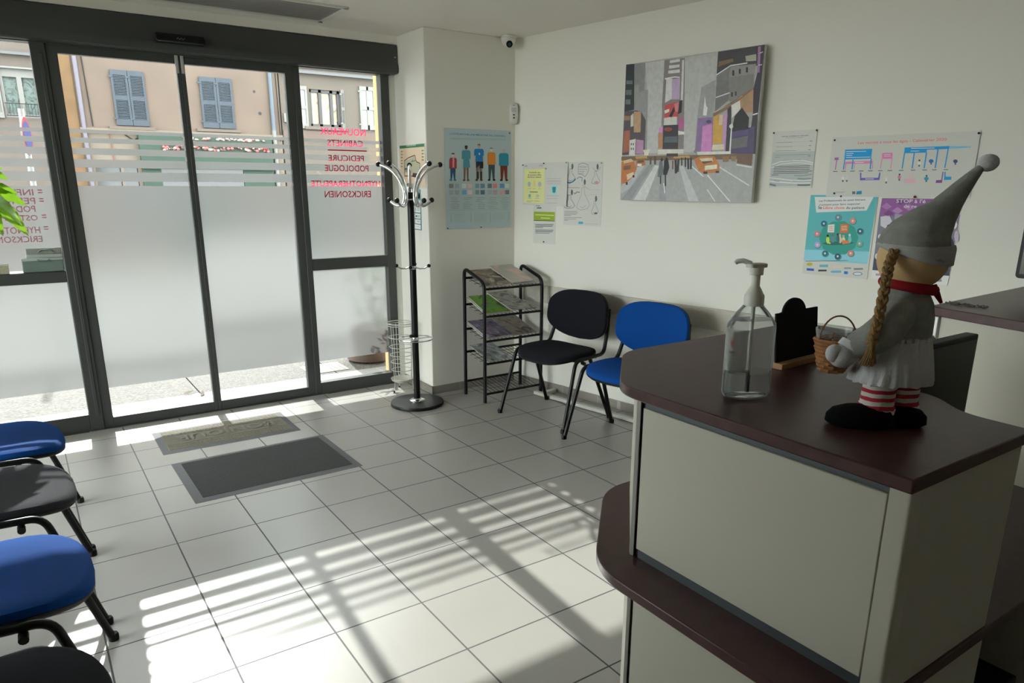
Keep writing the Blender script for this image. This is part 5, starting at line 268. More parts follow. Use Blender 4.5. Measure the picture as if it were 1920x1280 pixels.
D_EVAC=[('P',1,'326e46',[(0.018,0.988),(0.984,0.988),(0.981,0.921),(0.025,0.924)]),('L',2,'46322d',0.016,[(0.194,0.637),(0.375,0.705),(0.621,0.749),(0.667,0.605),(0.8,0.564),(0.786,0.226),(0.488,0.282),(0.186,0.289),(0.194,0.637)]),('P',1,'afaf96',[(0.207,0.627),(0.62,0.73),(0.667,0.596),(0.787,0.554),(0.778,0.353),(0.19,0.367)]),('P',2,'463c3c',[(0.519,0.359),(0.777,0.337),(0.772,0.23),(0.488,0.282)]),('P',2,'8c9b8c',[(0.195,0.444),(0.291,0.442),(0.288,0.384),(0.192,0.386)]),('P',1,'788264',[(0.073,0.869),(0.14,0.867),(0.139,0.841),(0.071,0.843)]),('P',1,'788264',[(0.068,0.801),(0.136,0.799),(0.134,0.773),(0.066,0.775)]),('P',1,'788264',[(0.063,0.733),(0.132,0.731),(0.13,0.704),(0.062,0.706)]),('P',1,'788264',[(0.059,0.664),(0.127,0.662),(0.125,0.635),(0.057,0.637)]),('P',1,'788264',[(0.054,0.595),(0.123,0.593),(0.121,0.566),(0.052,0.568)]),('P',1,'788264',[(0.049,0.526),(0.118,0.524),(0.116,0.497),(0.048,0.499)]),('P',1,'788264',[(0.88,0.855),(0.96,0.852),(0.959,0.822),(0.879,0.825)]),('P',1,'788264',[(0.877,0.787),(0.957,0.785),(0.956,0.755),(0.876,0.757)]),('P',1,'788264',[(0.874,0.719),(0.954,0.717),(0.953,0.687),(0.873,0.689)]),('P',1,'788264',[(0.871,0.651),(0.952,0.649),(0.951,0.619),(0.87,0.621)]),('P',1,'c88c64',[(0.85,0.467),(0.945,0.464),(0.944,0.455),(0.85,0.457)]),('P',1,'c88c64',[(0.849,0.436),(0.943,0.433),(0.943,0.424),(0.849,0.426)]),('P',1,'c88c64',[(0.848,0.405),(0.942,0.403),(0.942,0.393),(0.847,0.395)]),('P',1,'c88c64',[(0.846,0.374),(0.941,0.372),(0.941,0.362),(0.846,0.365)]),('P',1,'c88c64',[(0.845,0.343),(0.94,0.341),(0.939,0.331),(0.845,0.334)]),('P',1,'c88c64',[(0.844,0.312),(0.938,0.31),(0.938,0.3),(0.843,0.303)]),('P',1,'c88c64',[(0.842,0.281),(0.937,0.279),(0.937,0.269),(0.842,0.272)]),('P',1,'be5a41',[(0.408,0.071),(0.559,0.068),(0.558,0.044),(0.406,0.048)]),('L',2,'46322d',0.01,[(0.465,0.611),(0.669,0.634)]),('L',2,'46322d',0.011,[(0.522,0.667),(0.527,0.609)]),('T',2,'cdd7c8','EVACUATION',(0.309,0.96),(0.658,0.957)),('P',2,'46465a',[(0.211,0.473),(0.293,0.471),(0.29,0.423),(0.208,0.425)])]
D_GRID=[('P',1,'dcdcd2',[(0.336,0.911),(0.945,0.906),(0.936,0.768),(0.322,0.772)]),('P',1,'cdc8b4',[(0.584,0.907),(0.945,0.906),(0.941,0.768),(0.572,0.769)]),('P',1,'dcdcd4',[(0.287,0.742),(0.537,0.738),(0.529,0.646),(0.278,0.649)]),('P',1,'dcdcd4',[(0.58,0.738),(0.971,0.732),(0.965,0.64),(0.572,0.645)]),('P',1,'dcdcd4',[(0.273,0.597),(0.524,0.594),(0.511,0.441),(0.257,0.444)]),('P',1,'dcdcd4',[(0.568,0.593),(0.961,0.588),(0.951,0.435),(0.555,0.44)]),('P',1,'dcdcd4',[(0.255,0.415),(0.508,0.411),(0.498,0.292),(0.243,0.296)]),('P',1,'dcdcd4',[(0.552,0.411),(0.949,0.405),(0.941,0.286),(0.542,0.292)]),('P',1,'dcdcd4',[(0.24,0.266),(0.495,0.262),(0.487,0.164),(0.23,0.167)]),('P',1,'dcdcd4',[(0.54,0.262),(0.939,0.257),(0.932,0.158),(0.531,0.163)]),('P',1,'dcdcd4',[(0.261,0.141),(0.942,0.131),(0.934,0.023),(0.251,0.032)]),('P',2,'787d82',[(0.29,0.555),(0.488,0.553),(0.487,0.544),(0.29,0.547)]),('P',2,'787d82',[(0.288,0.534),(0.486,0.532),(0.485,0.523),(0.287,0.526)]),('P',2,'787d82',[(0.286,0.513),(0.484,0.511),(0.483,0.502),(0.285,0.505)]),('P',2,'787d82',[(0.284,0.492),(0.482,0.49),(0.481,0.481),(0.283,0.484)]),('P',2,'787d82',[(0.273,0.376),(0.472,0.374),(0.471,0.365),(0.272,0.368)]),('P',2,'787d82',[(0.271,0.355),(0.47,0.352),(0.469,0.344),(0.27,0.347)]),('P',2,'787d82',[(0.269,0.334),(0.468,0.331),(0.467,0.323),(0.268,0.325)]),('P',2,'787d82',[(0.259,0.238),(0.459,0.235),(0.459,0.226),(0.259,0.229)]),('P',2,'787d82',[(0.257,0.216),(0.458,0.214),(0.457,0.205),(0.256,0.208)]),('P',2,'787d82',[(0.685,0.55),(0.915,0.547),(0.914,0.538),(0.684,0.542)]),('P',2,'787d82',[(0.683,0.529),(0.913,0.526),(0.913,0.517),(0.682,0.521)]),('P',2,'787d82',[(0.681,0.508),(0.912,0.505),(0.911,0.497),(0.681,0.5)]),('P',2,'787d82',[(0.68,0.487),(0.91,0.484),(0.91,0.476),(0.679,0.479)]),('P',2,'787d82',[(0.67,0.371),(0.902,0.368),(0.902,0.359),(0.67,0.363)]),('P',2,'787d82',[(0.669,0.35),(0.901,0.347),(0.9,0.338),(0.668,0.341)]),('P',2,'787d82',[(0.667,0.329),(0.899,0.325),(0.899,0.317),(0.666,0.32)]),('P',2,'787d82',[(0.659,0.232),(0.893,0.229),(0.892,0.221),(0.659,0.224)]),('P',2,'787d82',[(0.658,0.211),(0.891,0.208),(0.89,0.199),(0.657,0.202)]),('P',2,'dc9b8c',[(0.497,0.094),(0.86,0.089),(0.86,0.08),(0.497,0.085)]),('P',2,'8c9196',[(0.302,0.097),(0.469,0.094),(0.469,0.086),(0.301,0.088)]),('P',2,'2d2d32',[(0.591,0.547),(0.619,0.547),(0.613,0.477),(0.585,0.478)]),('P',2,'2d2d32',[(0.576,0.362),(0.67,0.36),(0.667,0.322),(0.573,0.323)])]
D_TARIF=[('T',1,'46464b','Tarifs des consultations en ostéopathie',(0.194,0.899),(0.817,0.898)),('P',1,'8c8c8c',[(0.298,0.882),(0.704,0.877),(0.705,0.871),(0.299,0.876)]),('P',1,'787878',[(0.093,0.807),(0.454,0.804),(0.455,0.797),(0.094,0.801)]),('P',1,'787878',[(0.083,0.732),(0.487,0.729),(0.487,0.723),(0.084,0.726)]),('P',1,'787878',[(0.08,0.66),(0.575,0.657),(0.576,0.651),(0.081,0.653)]),('P',1,'787878',[(0.085,0.586),(0.908,0.583),(0.909,0.577),(0.086,0.58)]),('P',1,'787878',[(0.084,0.55),(0.207,0.55),(0.208,0.543),(0.085,0.544)]),('P',1,'787878',[(0.267,0.491),(0.699,0.491),(0.7,0.485),(0.267,0.485)]),('P',1,'9b9b96',[(0.467,0.806),(0.848,0.803),(0.849,0.8),(0.468,0.803)]),('P',1,'9b9b96',[(0.5,0.732),(0.831,0.729),(0.832,0.726),(0.501,0.729)]),('P',1,'9b9b96',[(0.589,0.66),(0.828,0.659),(0.828,0.656),(0.59,0.657)]),('P',1,'9b9b96',[(0.221,0.553),(0.843,0.551),(0.844,0.548),(0.221,0.55)]),('P',1,'5a5a5a',[(0.854,0.81),(0.91,0.809),(0.911,0.801),(0.855,0.802)]),('P',1,'5a5a5a',[(0.844,0.736),(0.9,0.736),(0.901,0.728),(0.845,0.728)]),('P',1,'5a5a5a',[(0.841,0.664),(0.896,0.664),(0.898,0.656),(0.842,0.656)]),('P',1,'5a5a5a',[(0.849,0.557),(0.905,0.557),(0.906,0.549),(0.851,0.549)]),('P',0.5,'a5aaaa',[(0.021,0.637),(0.995,0.633),(1.008,0.039),(0.018,0.025)]),('P',2,'46464b',[(0.089,0.386),(0.923,0.389),(0.924,0.38),(0.09,0.377)]),('P',2,'46464b',[(0.079,0.356),(0.913,0.359),(0.915,0.35),(0.081,0.347)]),('P',2,'46464b',[(0.084,0.325),(0.924,0.329),(0.926,0.32),(0.086,0.316)]),('P',2,'46464b',[(0.082,0.292),(0.977,0.297),(0.979,0.288),(0.084,0.282)]),('P',2,'46464b',[(0.08,0.261),(0.899,0.267),(0.9,0.258),(0.082,0.252)]),('P',2,'46464b',[(0.048,0.233),(0.214,0.235),(0.216,0.226),(0.05,0.224)]),('L',1,'d2d2cd',0.021,[(0.026,0.412),(0.234,0.468),(0.489,0.483),(0.772,0.473),(0.992,0.434)]),('L',1,'c8cdcd',0.018,[(0.027,0.361),(0.242,0.422),(0.566,0.443),(0.848,0.429),(0.989,0.404)]),('L',1,'828c8c',0.02,[(0.586,0.218),(0.755,0.212),(0.986,0.236)]),('L',1,'e1e1dc',0.023,[(0.006,0.182),(0.255,0.159),(0.543,0.132),(0.796,0.125),(0.987,0.137)]),('L',1,'788282',0.022,[(0.665,0.164),(0.819,0.157),(0.976,0.165)]),('L',1,'dcdcd7',0.029,[(0.017,0.117),(0.293,0.1),(0.607,0.083),(0.967,0.088)]),('L',1,'6e7373',0.038,[(0.018,0.066),(0.086,0.052),(0.174,0.038)]),('L',1,'5f696e',0.031,[(0.682,0.05),(0.835,0.047),(0.972,0.051)]),('L',1,'96a0a0',0.014,[(0.573,0.123),(0.771,0.105),(0.977,0.113)]),('L',1,'6e7878',0.014,[(0.116,0.133),(0.19,0.12),(0.247,0.119)])]# ================================================================ materials
WALL = srgb('wall_paint', 240, 238, 230, rough=.75, spec=.2, bump=.08, bscale=260)
CEIL = srgb('ceiling_paint', 243, 239, 232, rough=.8, spec=.15)
DARK = srgb('anthracite_aluminium', 72, 74, 73, rough=.42, spec=.4)
DARK2 = srgb('black_seal', 14, 14, 15, rough=.6)
METAL = mat('brushed_metal', (.62, .63, .64), rough=.3, metal=1)
CHROME = mat('chrome', (.82, .83, .84), rough=.12, metal=1)
BLACKP = srgb('black_plastic', 12, 13, 15, rough=.5, spec=.35)
BLACKM = srgb('black_lacquered_tube', 9, 12, 15, rough=.38, spec=.35)
WHITEP = srgb('white_plastic', 225, 225, 218, rough=.4)
PIN = srgb('navy_pin_head', 26, 30, 70, rough=.35)
REDPIN = srgb('red_pin_head', 120, 25, 40, rough=.35)
PAPER = srgb('white_paper', 228, 228, 222, rough=.7, spec=.2)
WOODG = srgb('grey_oak_rail', 200, 195, 184, rough=.55, var=.10, vscale=9)
MAHOG = srgb('mahogany_laminate', 70, 43, 42, rough=.34, spec=.45, var=.18, vscale=30)
PANEL = srgb('white_laminate', 192, 189, 176, rough=.5, spec=.3)
GREYM = srgb('grey_channel', 92, 98, 102, rough=.35, metal=.6)
ALU = srgb('satin_aluminium', 176, 174, 170, rough=.35, metal=.55)
BLUE = srgb('blue_weave', 2, 70, 148, rough=.85, spec=.2, bump=.6, bscale=900, var=.12, vscale=300)
BLACKF = srgb('black_weave', 26, 27, 34, rough=.9, spec=.2, bump=.6, bscale=900, var=.15, vscale=300)
GREYF = srgb('charcoal_weave', 62, 62, 68, rough=.9, spec=.2, bump=.6, bscale=900, var=.18, vscale=300)
WIRE = srgb('white_wire', 205, 204, 196, rough=.4)

T = 1 / 3.   # floor tile pitch
def tile_mat(name, c, grout, rough, ox=0., oy=0., pitch=T, g=.004, speck=.06):
    m, nt, N, L, b = node_mat(name)
    geo = N.new('ShaderNodeNewGeometry'); sep = N.new('ShaderNodeSeparateXYZ'); L.new(geo.outputs['Position'], sep.inputs[0])
    def mth(op, a, bb=None, c=None):
        n = N.new('ShaderNodeMath'); n.operation = op
        for i, q in enumerate((a, bb, c)):
            if q is None: continue
            if isinstance(q, (int, float)): n.inputs[i].default_value = q
            else: L.new(q, n.inputs[i])
        return n.outputs[0]
    def edge(sock, off):
        t = mth('ADD', sock, off); t = mth('DIVIDE', t, pitch); fl = mth('FLOOR', t); f = mth('SUBTRACT', t, fl)
        d = mth('SUBTRACT', f, .5); d = mth('ABSOLUTE', d); return mth('GREATER_THAN', d, .5 - g / pitch / 2 * 1.0), fl
    ex, fx = edge(sep.outputs[0], ox); ey, fy = edge(sep.outputs[1], oy); e = mth('MAXIMUM', ex, ey)
    # tone of each single tile and a fine speckle
    cmb = N.new('ShaderNodeCombineXYZ'); L.new(fx, cmb.inputs[0]); L.new(fy, cmb.inputs[1])
    wn = N.new('ShaderNodeTexWhiteNoise'); wn.noise_dimensions = '3D'; L.new(cmb.outputs[0], wn.inputs['Vector'])
    n1 = N.new('ShaderNodeTexNoise'); n1.inputs['Scale'].default_value = 420; n1.inputs['Detail'].default_value = 2; L.new(geo.outputs['Position'], n1.inputs['Vector'])
    n2 = N.new('ShaderNodeTexNoise'); n2.inputs['Scale'].default_value = 2.2; n2.inputs['Detail'].default_value = 5; L.new(geo.outputs['Position'], n2.inputs['Vector'])
    k = mth('MULTIPLY_ADD', wn.outputs['Value'], .05, .94); k = mth('MULTIPLY_ADD', n1.outputs['Fac'], speck * 2, mth('SUBTRACT', k, speck)); k = mth('MULTIPLY_ADD', n2.outputs['Fac'], .12, mth('SUBTRACT', k, .06))
    mc = N.new('ShaderNodeVectorMath'); mc.operation = 'SCALE'; mc.inputs[0].default_value = c; L.new(k, mc.inputs['Scale'])
    mx = N.new('ShaderNodeMix'); mx.data_type = 'RGBA'; L.new(e, mx.inputs['Factor']); L.new(mc.outputs[0], mx.inputs['A']); mx.inputs['B'].default_value = (*grout, 1)
    L.new(mx.outputs['Result'], b.inputs['Base Color'])
    rr = mth('MULTIPLY_ADD', n2.outputs['Fac'], .10, rough - .05); rr = mth('MULTIPLY_ADD', e, .35, rr); L.new(rr, b.inputs['Roughness'])
    bp = N.new('ShaderNodeBump'); bp.inputs['Strength'].default_value = .55; bp.inputs['Distance'].default_value = .0015
    hgt = mth('MULTIPLY_ADD', n1.outputs['Fac'], .10, mth('MULTIPLY', e, -1)); L.new(hgt, bp.inputs['Height']); L.new(bp.outputs['Normal'], b.inputs['Normal'])
    b.inputs['Specular IOR Level'].default_value = .5
    return m
FLOOR = tile_mat('grey_floor_tiles', tuple(lin(x) for x in (170, 167, 162)), (.055, .055, .055), .30, g=.006)
STEP = tile_mat('pale_doorstep_tiles', tuple(lin(x) for x in (104, 104, 102)), (.25, .25, .25), .5, oy=.10, g=.006)
SKIRT = tile_mat('skirting_tiles', tuple(lin(x) for x in (150, 144, 136)), (.45, .43, .40), .45, ox=.09, oy=.1, g=.005)

# ================================================================ room shell
FY = 1.547                     # inner face of the shop front
WO = Vector((3.08, 1.10, 0)); WU = Vector((cos(radians(-80.6)), sin(radians(-80.6)), 0)); WN = Vector((WU.y, -WU.x, 0))
XL, YB, H = -1.8, -5.6, 2.5
b = MB(); b.prism([(XL - .1, YB - .1), (4.4, YB - .1), (3.3, 1.75), (XL - .1, 1.66)], -.12, 0, FLOOR); struct(b.build('floor'))
b = MB(); b.prism([(XL - .1, YB - .1), (4.4, YB - .1), (3.3, 1.75), (XL - .1, 1.75)], H, H + .15, CEIL); struct(b.build('ceiling'))
SW0, SW1 = -1.35, 1.47    # unseen side window in the left wall, added to light the right wall
b = MB(); b.box(XL - .12, XL, YB, SW0, 0, H, WALL); b.box(XL - .12, XL, SW1, 1.7, 0, H, WALL); b.box(XL - .12, XL, SW0, SW1, 2.36, H, WALL); b.box(XL - .12, XL, SW0, SW1, 0, .12, WALL); struct(b.build('wall_left'))
b = MB(); b.box(XL - .09, XL - .02, SW0, SW0 + .05, .12, 2.36, DARK); b.box(XL - .09, XL - .02, SW1 - .05, SW1, .12, 2.36, DARK); b.box(XL - .09, XL - .02, .05, .10, .12, 2.36, DARK); b.box(XL - .09, XL - .02, SW0, SW1, .12, .17, DARK); b.box(XL - .09, XL - .02, SW0, SW1, 2.31, 2.36, DARK)
o = struct(b.build('window_added_fill')); b = MB(); b.box(XL - .06, XL - .054, SW0 + .04, SW1 - .04, .16, 2.32, GLASS); b.build('glass_pane', o)
b = MB(); b.box(XL, 4.3, YB - .1, YB, 0, H, WALL); struct(b.build('wall_back'))
e = WO + WU * 6.8; q0 = WO - WU * .05
b = MB(); b.prism([(q0.x, q0.y), (e.x, e.y), (e.x + .15, e.y), (q0.x + .15, q0.y)], 0, H, WALL); struct(b.build('wall_right'))
b = MB(); b.box(2.35, 3.22, 1.10, 1.74, 0, H, WALL); struct(b.build('wall_corner', bevel=.006))
b = MB(); b.box(XL, 2.35, 1.50, 1.72, 2.446, H, WALL); b.box(XL, 2.35, 1.635, 1.72, 2.302, 2.446, WALL); struct(b.build('wall_front'))
# skirting tiles
b = MB(); b.box(2.338, 2.35, 1.088, FY, 0, .06, SKIRT); b.box(2.338, 3.08, 1.088, 1.10, 0, .06, SKIRT); struct(b.build('baseboard_corner', bevel=.002))
def along(b, s0, s1, d0, d1, z0, z1, m):
    P = [WO + WU * s0 + WN * d0, WO + WU * s1 + WN * d0, WO + WU * s1 + WN * d1, WO + WU * s0 + WN * d1]
    b.prism([(p.x, p.y) for p in P], z0, z1, m)
b = MB(); along(b, 0, 6.7, 0, .011, 0, .06, SKIRT); struct(b.build('baseboard_right', bevel=.002))
b = MB(); b.box(XL, XL + .011, YB, FY, 0, .06, SKIRT); struct(b.build('baseboard_left', bevel=.002))
b = MB(); along(b, .02, 3.45, 0, .02, .662, .790, WOODG); tag(b.build('wall_rail', bevel=.002), 'long grey wood-grain rail fixed along the right wall behind the chairs', 'rail')

# ================================================================ shop front
SB = [(1.516, 1.570), (1.595, 1.641), (1.667, 1.704), (1.733, 1.761), (1.787, 1.807)]
def glazing(par, x0, x1, z0, z1, y, films, m=None):
    g = MB(); g.box(x0 - .01, x1 + .01, y, y + .006, z0 - .01, z1 + .01, GLASS); g.build('glass_pane', par)
    f = MB()
    for a, c in films: f.add([(x0 - .005, y - .0006, a), (x1 + .005, y - .0006, a), (x1 + .005, y - .0006, c), (x0 - .005, y - .0006, c)], [(0, 1, 2, 3)], FILM, False)
    o = f.build('frosted_film', par); o['label'] = 'frosted privacy film with horizontal stripes'
def frame(name, x0, x1, z0, z1, gx0, gx1, holes, y0=FY, y1=FY + .075):
    # frame with rectangular openings stacked vertically, holes = [(z0,z1),...]
    b = MB(); b.box(x0, gx0, y0, y1, z0, z1, DARK); b.box(gx1, x1, y0, y1, z0, z1, DARK)
    zs = [z0] + [q for h in holes for q in h] + [z1]
    for a, c in zip(zs[::2], zs[1::2]): b.box(gx0, gx1, y0 + .001, y1 - .001, a, c, DARK)
    return b
# the two sliding leaves
for nm, x0, gx0, gx1, x1 in (('door_1', .236, .292, .905, .9275), ('door_2', .9275, .952, 1.563, 1.618)):
    b = frame(nm, x0, x1, .006, 2.262, gx0, gx1, [(.068, 2.205)], FY + .004, FY + .05)
    o = struct(b.build(nm, bevel=.003)); glazing(o, gx0, gx1, .068, 2.205, FY + .022, [(.26, 1.491)] + SB)
    b = MB(); sx = .905 if nm == 'door_1' else .9365
    b.box(sx - .007 + (0 if nm == 'door_1' else .001), sx + .012, FY - .004, FY + .006, 2.15, 2.262, srgb('light_grey_catch', 190, 190, 184, rough=.4)); b.build('lock_plate', o, bevel=.003)
# jamb + header + threshold
b = MB(); b.box(.165, .2375, FY - .002, FY + .075, 0, 2.262, DARK); b.box(1.6165, 1.6565, FY - .002, FY + .075, 0, 2.262, DARK); b.box(.20, .22, FY - .006, FY, .1, 2.2, DARK)
struct(b.build('trim_1', bevel=.003))
b = MB(); b.box(XL, 2.31, FY - .006, FY + .08, 2.250, 2.30, DARK); struct(b.build('trim_2', bevel=.002))
b = MB(); b.box(XL, 2.31, FY - .012, FY + .08, 0, .005, DARK); b.box(.15, 1.7, FY - .018, FY - .013, 0, .004, METAL); struct(b.build('trim_3'))
RED = vinyl('red_vinyl_letters', (.92, .04, .12))
PINKR = vinyl('faded_red_vinyl_letters', (.80, .36, .42))
def letters(par, rows, y, m, name):
    b = MB()
    for t, xl, xr, zb, zt in rows:
        # read from the street: mirrored from inside
        if t not in TG: TG[t] = text_geo(t)
        vs, fs = TG[t]; a0 = min(v[0] for v in vs); a1 = max(v[0] for v in vs); h1 = max(v[1] for v in vs) if t not in '==' else .55; h0 = 0 if t not in '==' else .2
        b.add([(xr - (v[0] - a0) / (a1 - a0) * (xr - xl), y, zb + (v[1] - h0) / (h1 - h0) * (zt - zb)) for v in vs], fs, m, False)
    o = b.build(name, par, tri=True); return o
# fixed light on the right
b = frame('w', 1.656, 2.300, .004, 2.262, 1.656, 2.236, [(.088, .913), (.994, 2.258)])
o = struct(b.build('window_1', bevel=.003)); glazing(o, 1.656, 2.236, .994, 2.258, 1.600, [(.994, 1.491)] + SB); glazing(o, 1.656, 2.236, .088, .913, 1.600, [(.24, .913)])
rows = [('NOUVEAUX', 1.795, 2.128, 1.838, 1.884), ('CABINETS', 1.84, 2.104, 1.764, 1.806), ('PEDICURE', 1.84, 2.105, 1.664, 1.704), ('PODOLOGUE', 1.81, 2.136, 1.594, 1.637), ('HYPNOTHERAPEUTE', 1.705, 2.222, 1.491, 1.531), ('ERICKSONIEN', 1.797, 2.146, 1.416, 1.460)]
lt = letters(o, rows, 1.5985, RED, 'lettering'); lt['label'] = 'red mirrored lettering'
b = MB(); b.box(1.84, 2.13, 1.598, 1.5985, 1.732, 1.740, RED); b.build('underline', o)
# fixed light on the left, runs on past the picture
b = frame('w', XL, .170, .004, 2.262, XL + .02, .163, [(.108, .938), (1.002, 2.252)])
o = struct(b.build('window_2', bevel=.003)); glazing(o, XL + .02, .163, 1.002, 2.252, 1.606, [(1.012, 1.491)] + SB); glazing(o, XL + .02, .163, .108, .938, 1.606, [(.27, .938)])
rows = [('INFIRMIERES', -.23, .070, 1.438, 1.472), ('PEDICURE', -.19, .072, 1.390, 1.425), ('PODOLOGUE', -.22, .066, 1.345, 1.380), ('OSTEOPATHE', -.22, .071, 1.297, 1.328), ('HYPNOTHERAPEUTE', -.33, .072, 1.225, 1.262), ('ERICKSONIEN', -.22, .076, 1.175, 1.210)]
rows += [('=', .092, .114, z, z + .022) for z in (1.450, 1.402, 1.31, 1.243)]
lt = letters(o, rows, 1.6045, PINKR, 'lettering'); lt['label'] = 'faded pink mirrored lettering'
# white reveal strip and cable beside the right frame
b = MB(); b.box(2.302, 2.35, FY + .01, FY + .07, 0, 2.27, WHITEP); struct(b.build('trim_4', bevel=.002))
# roller shutter box
bx = thing('shutter_box', 'long anthracite metal shutter box above the glass doors', 'shutter box', (.65, 1.49, 2.26))
def prof_x(b, pts, x0, x1, m): b.prism(pts, x0, x1, m, lambda y, z, x: (x, y, z))
b = MB(); prof_x(b, [(.09, -.005), (.0, -.005), (-.012, .004), (-.016, .03), (-.012, .05), (-.004, .062), (-.004, .17), (.004, .182), (.09, .182)], XL - .65, 1.695, DARK); b.build('box_cover', bx, bevel=.002)
b = MB(); b.ball((1.675, -.007, .10), .005, METAL, seg=8, rings=5); b.build('screw', bx)
# door sensor
sn = thing('door_sensor', 'black motion sensor bar mounted on the shutter box above the doors', 'sensor', (.925, 1.470, 2.325))
b = MB(); prof_x(b, [(0, .028), (-.020, .026), (-.034, .008), (-.034, -.018), (0, -.026)], -.135, .135, BLACKP); b.build('housing', sn, bevel=.004)
b = MB(); b.box(-.128, .128, -.036, -.02, -.022, -.014, srgb('smoked_lens', 60, 66, 72, rough=.15)); b.build('lens_strip', sn, bevel=.002)
b = MB()
for i in range(9): b.box(-.022 + i * .005, -.019 + i * .005, -.0345, -.0335, -.001 + .004 * sin(i * 1.7), .003 + .004 * sin(i * 1.7), srgb('grey_print', 150, 155, 160))
b.build('emblem', sn)
# ceiling vent
vt = thing('ceiling_vent', 'long recessed ceiling grille with dark slats near the entrance', 'vent', (1.2, 1.11, 2.5))
b = MB(); x0, x1, y0, y1 = -.60, .555, -.225, .225
for a in ((x0, x1, y0, y0 + .022), (x0, x1, y1 - .035, y1), (x0, x0 + .03, y0, y1), (x1 - .035, x1, y0, y1)): b.box(*a, -.010, 0, WHITEP)
b.build('frame', vt, bevel=.003)
b = MB(); b.box(x0 + .03, x1 - .035, y0 + .022, y1 - .035, -.002, -.0005, srgb('vent_shadow', 40, 40, 42, rough=.8)); b.build('backing', vt)
b = MB()
for i in range(16):
    y = y0 + .034 + i * .0235; b.box(x0 + .03, x1 - .035, y - .0045, y + .0045, -.010, -.004, srgb('grey_slat', 165, 164, 160, rough=.5))
b.build('slats', vt)
# ================================================================ security camera, detector
dc = thing('dome_camera', 'white dome security camera under the ceiling in the corner', 'security camera', (2.98, 1.035, 2.5))
b = MB(); b.lathe([(.050, 0), (.054, -.004), (.054, -.012), (.050, -.016)], WHITEP); b.build('mount', dc)
b = MB(); b.lathe([(.050, -.016), (.052, -.022), (.050, -.035), (.042, -.055), (.028, -.072), (.012, -.080), (0, -.082)], WHITEP); b.build('dome', dc)
b = MB(); d = Vector((-.35, -.78, -.50)).normalized(); c = Vector((0, 0, -.035)); b.tube([c + d * .030, c + d * .052], .022, BLACKP, seg=20); b.tube([c + d * .050, c + d * .054], .012, srgb('camera_lens', 70, 85, 95, rough=.1), seg=16); b.build('lens', dc)
mdv = thing('motion_detector', 'white motion detector mounted in the wall corner above the osteopathy poster', 'motion detector', (3.055, 1.075, 2.0))
dirn = math.atan2(-.83, -.56) + pi / 2
b = MB()
ol = [(.031 * (1 if cos(t) > 0 else -1) * abs(cos(t)) ** .45, .072 * (1 if sin(t) > 0 else -1) * abs(sin(t)) ** .4) for t in [2 * pi * i / 28 for i in range(28)]]
R0 = Matrix.Rotation(dirn, 4, 'Z')
fn = lambda x, z, h: R0 @ Vector((x, -h, z))
b.pillow(ol, [(.95, -.014), (1, -.010), (1, .016), (.9, .026), (.5, .031)], WHITEP, fn); b.build('housing', mdv)
b = MB(); b.prism([(-.016, .008), (.016, .008), (.018, .038), (-.018, .038)], .0, .0325, srgb('detector_window', 196, 196, 192, rough=.3), lambda x, z, h: R0 @ Vector((x, -h, z))); b.build('sensor_window', mdv)
b = MB(); b.ball(fn(0, -.030, .030), .0065, BLACKP, seg=10, rings=6); b.prism([(-.006, -.014), (.006, -.014), (.006, -.006), (-.006, -.006)], .0, .0325, BLACKP, lambda x, z, h: R0 @ Vector((x, -h, z))); b.build('lens', mdv)
b = MB(); b.prism([(-.008, .054), (.008, .054), (.008, .057), (-.008, .057)], .0, .030, BLACKP, lambda x, z, h: R0 @ Vector((x, -h, z))); b.build('indicator_slot', mdv)
# ================================================================ sheets on the walls
def wp(s, z, d=.002): p = WO + WU * s + WN * d; return (p.x, p.y, z)
Z = (0, 0, 1)
s = Sheet((2.488, 1.094, 1.198), (1, 0, .004), Z, .556, .684, srgb('bluish_poster_paper', 165, 180, 184, k=1.5, rough=.55))
s.draw(D_OSTEO); s.build('anatomy_poster', 'pale blue osteopathy poster with five standing people on the corner wall', 'poster', None, [(.97, .975), (.02, .01), (.52, .01)])
s = Sheet((2.348, 1.515, 1.478), (0, -1, 0), Z, .40, .30, PAPER); s.poly([(.02, .03), (.98, .03), (.98, .97), (.02, .97)], srgb('tan_plan_paper', 212, 190, 160, k=1.3, rough=.5), .6)
s.draw(D_EVAC, 1.3); s.build('evacuation_plan', 'beige evacuation plan with green heading on the narrow white wall by the window', 'plan')
s = Sheet((2.348, 1.395, 1.19), (0, -1, 0), Z, .195, .283, srgb('teal_grid_paper', 86, 140, 155, k=1.3, rough=.6)); s.draw(D_GRID, 1.3)
s.build('instruction_sheet', 'narrow teal bordered instruction sheet hanging below the evacuation plan', 'notice')
# painting
s = Sheet(wp(1.042, 1.412, .030), WU, Z, .908, .803, srgb('canvas_grey', 168, 168, 166, k=1.5, rough=.6, var=.08, vscale=20), thick=.026, step=.00012)
s.draw(D_PAINT, 1.5, .18, True); s.build('canvas_painting', 'large unframed canvas of a busy city avenue with yellow taxis on the right wall', 'painting')
s = Sheet(wp(.090, 1.363), WU, Z, .232, .294, PAPER); s.draw(D_YEL); s.build('heat_notice', 'yellow heat warning notice, leftmost sheet on the right wall', 'notice', 'small papers pinned near the wall corner', [(.02, .955), (.93, .985)])
s = Sheet(wp(.328, 1.360), WU, Z, .212, .298, PAPER, warp=lambda u, v: .006 + .018 * max(0, u - .5) * (1 - v)); s.draw(D_WHT); s.build('cup_notice', 'white notice with a small teal cup picture beside the yellow notice', 'notice', 'small papers pinned near the wall corner', [(.02, .86), (.93, .985)], srgb('cream_pin_head', 190, 180, 150))
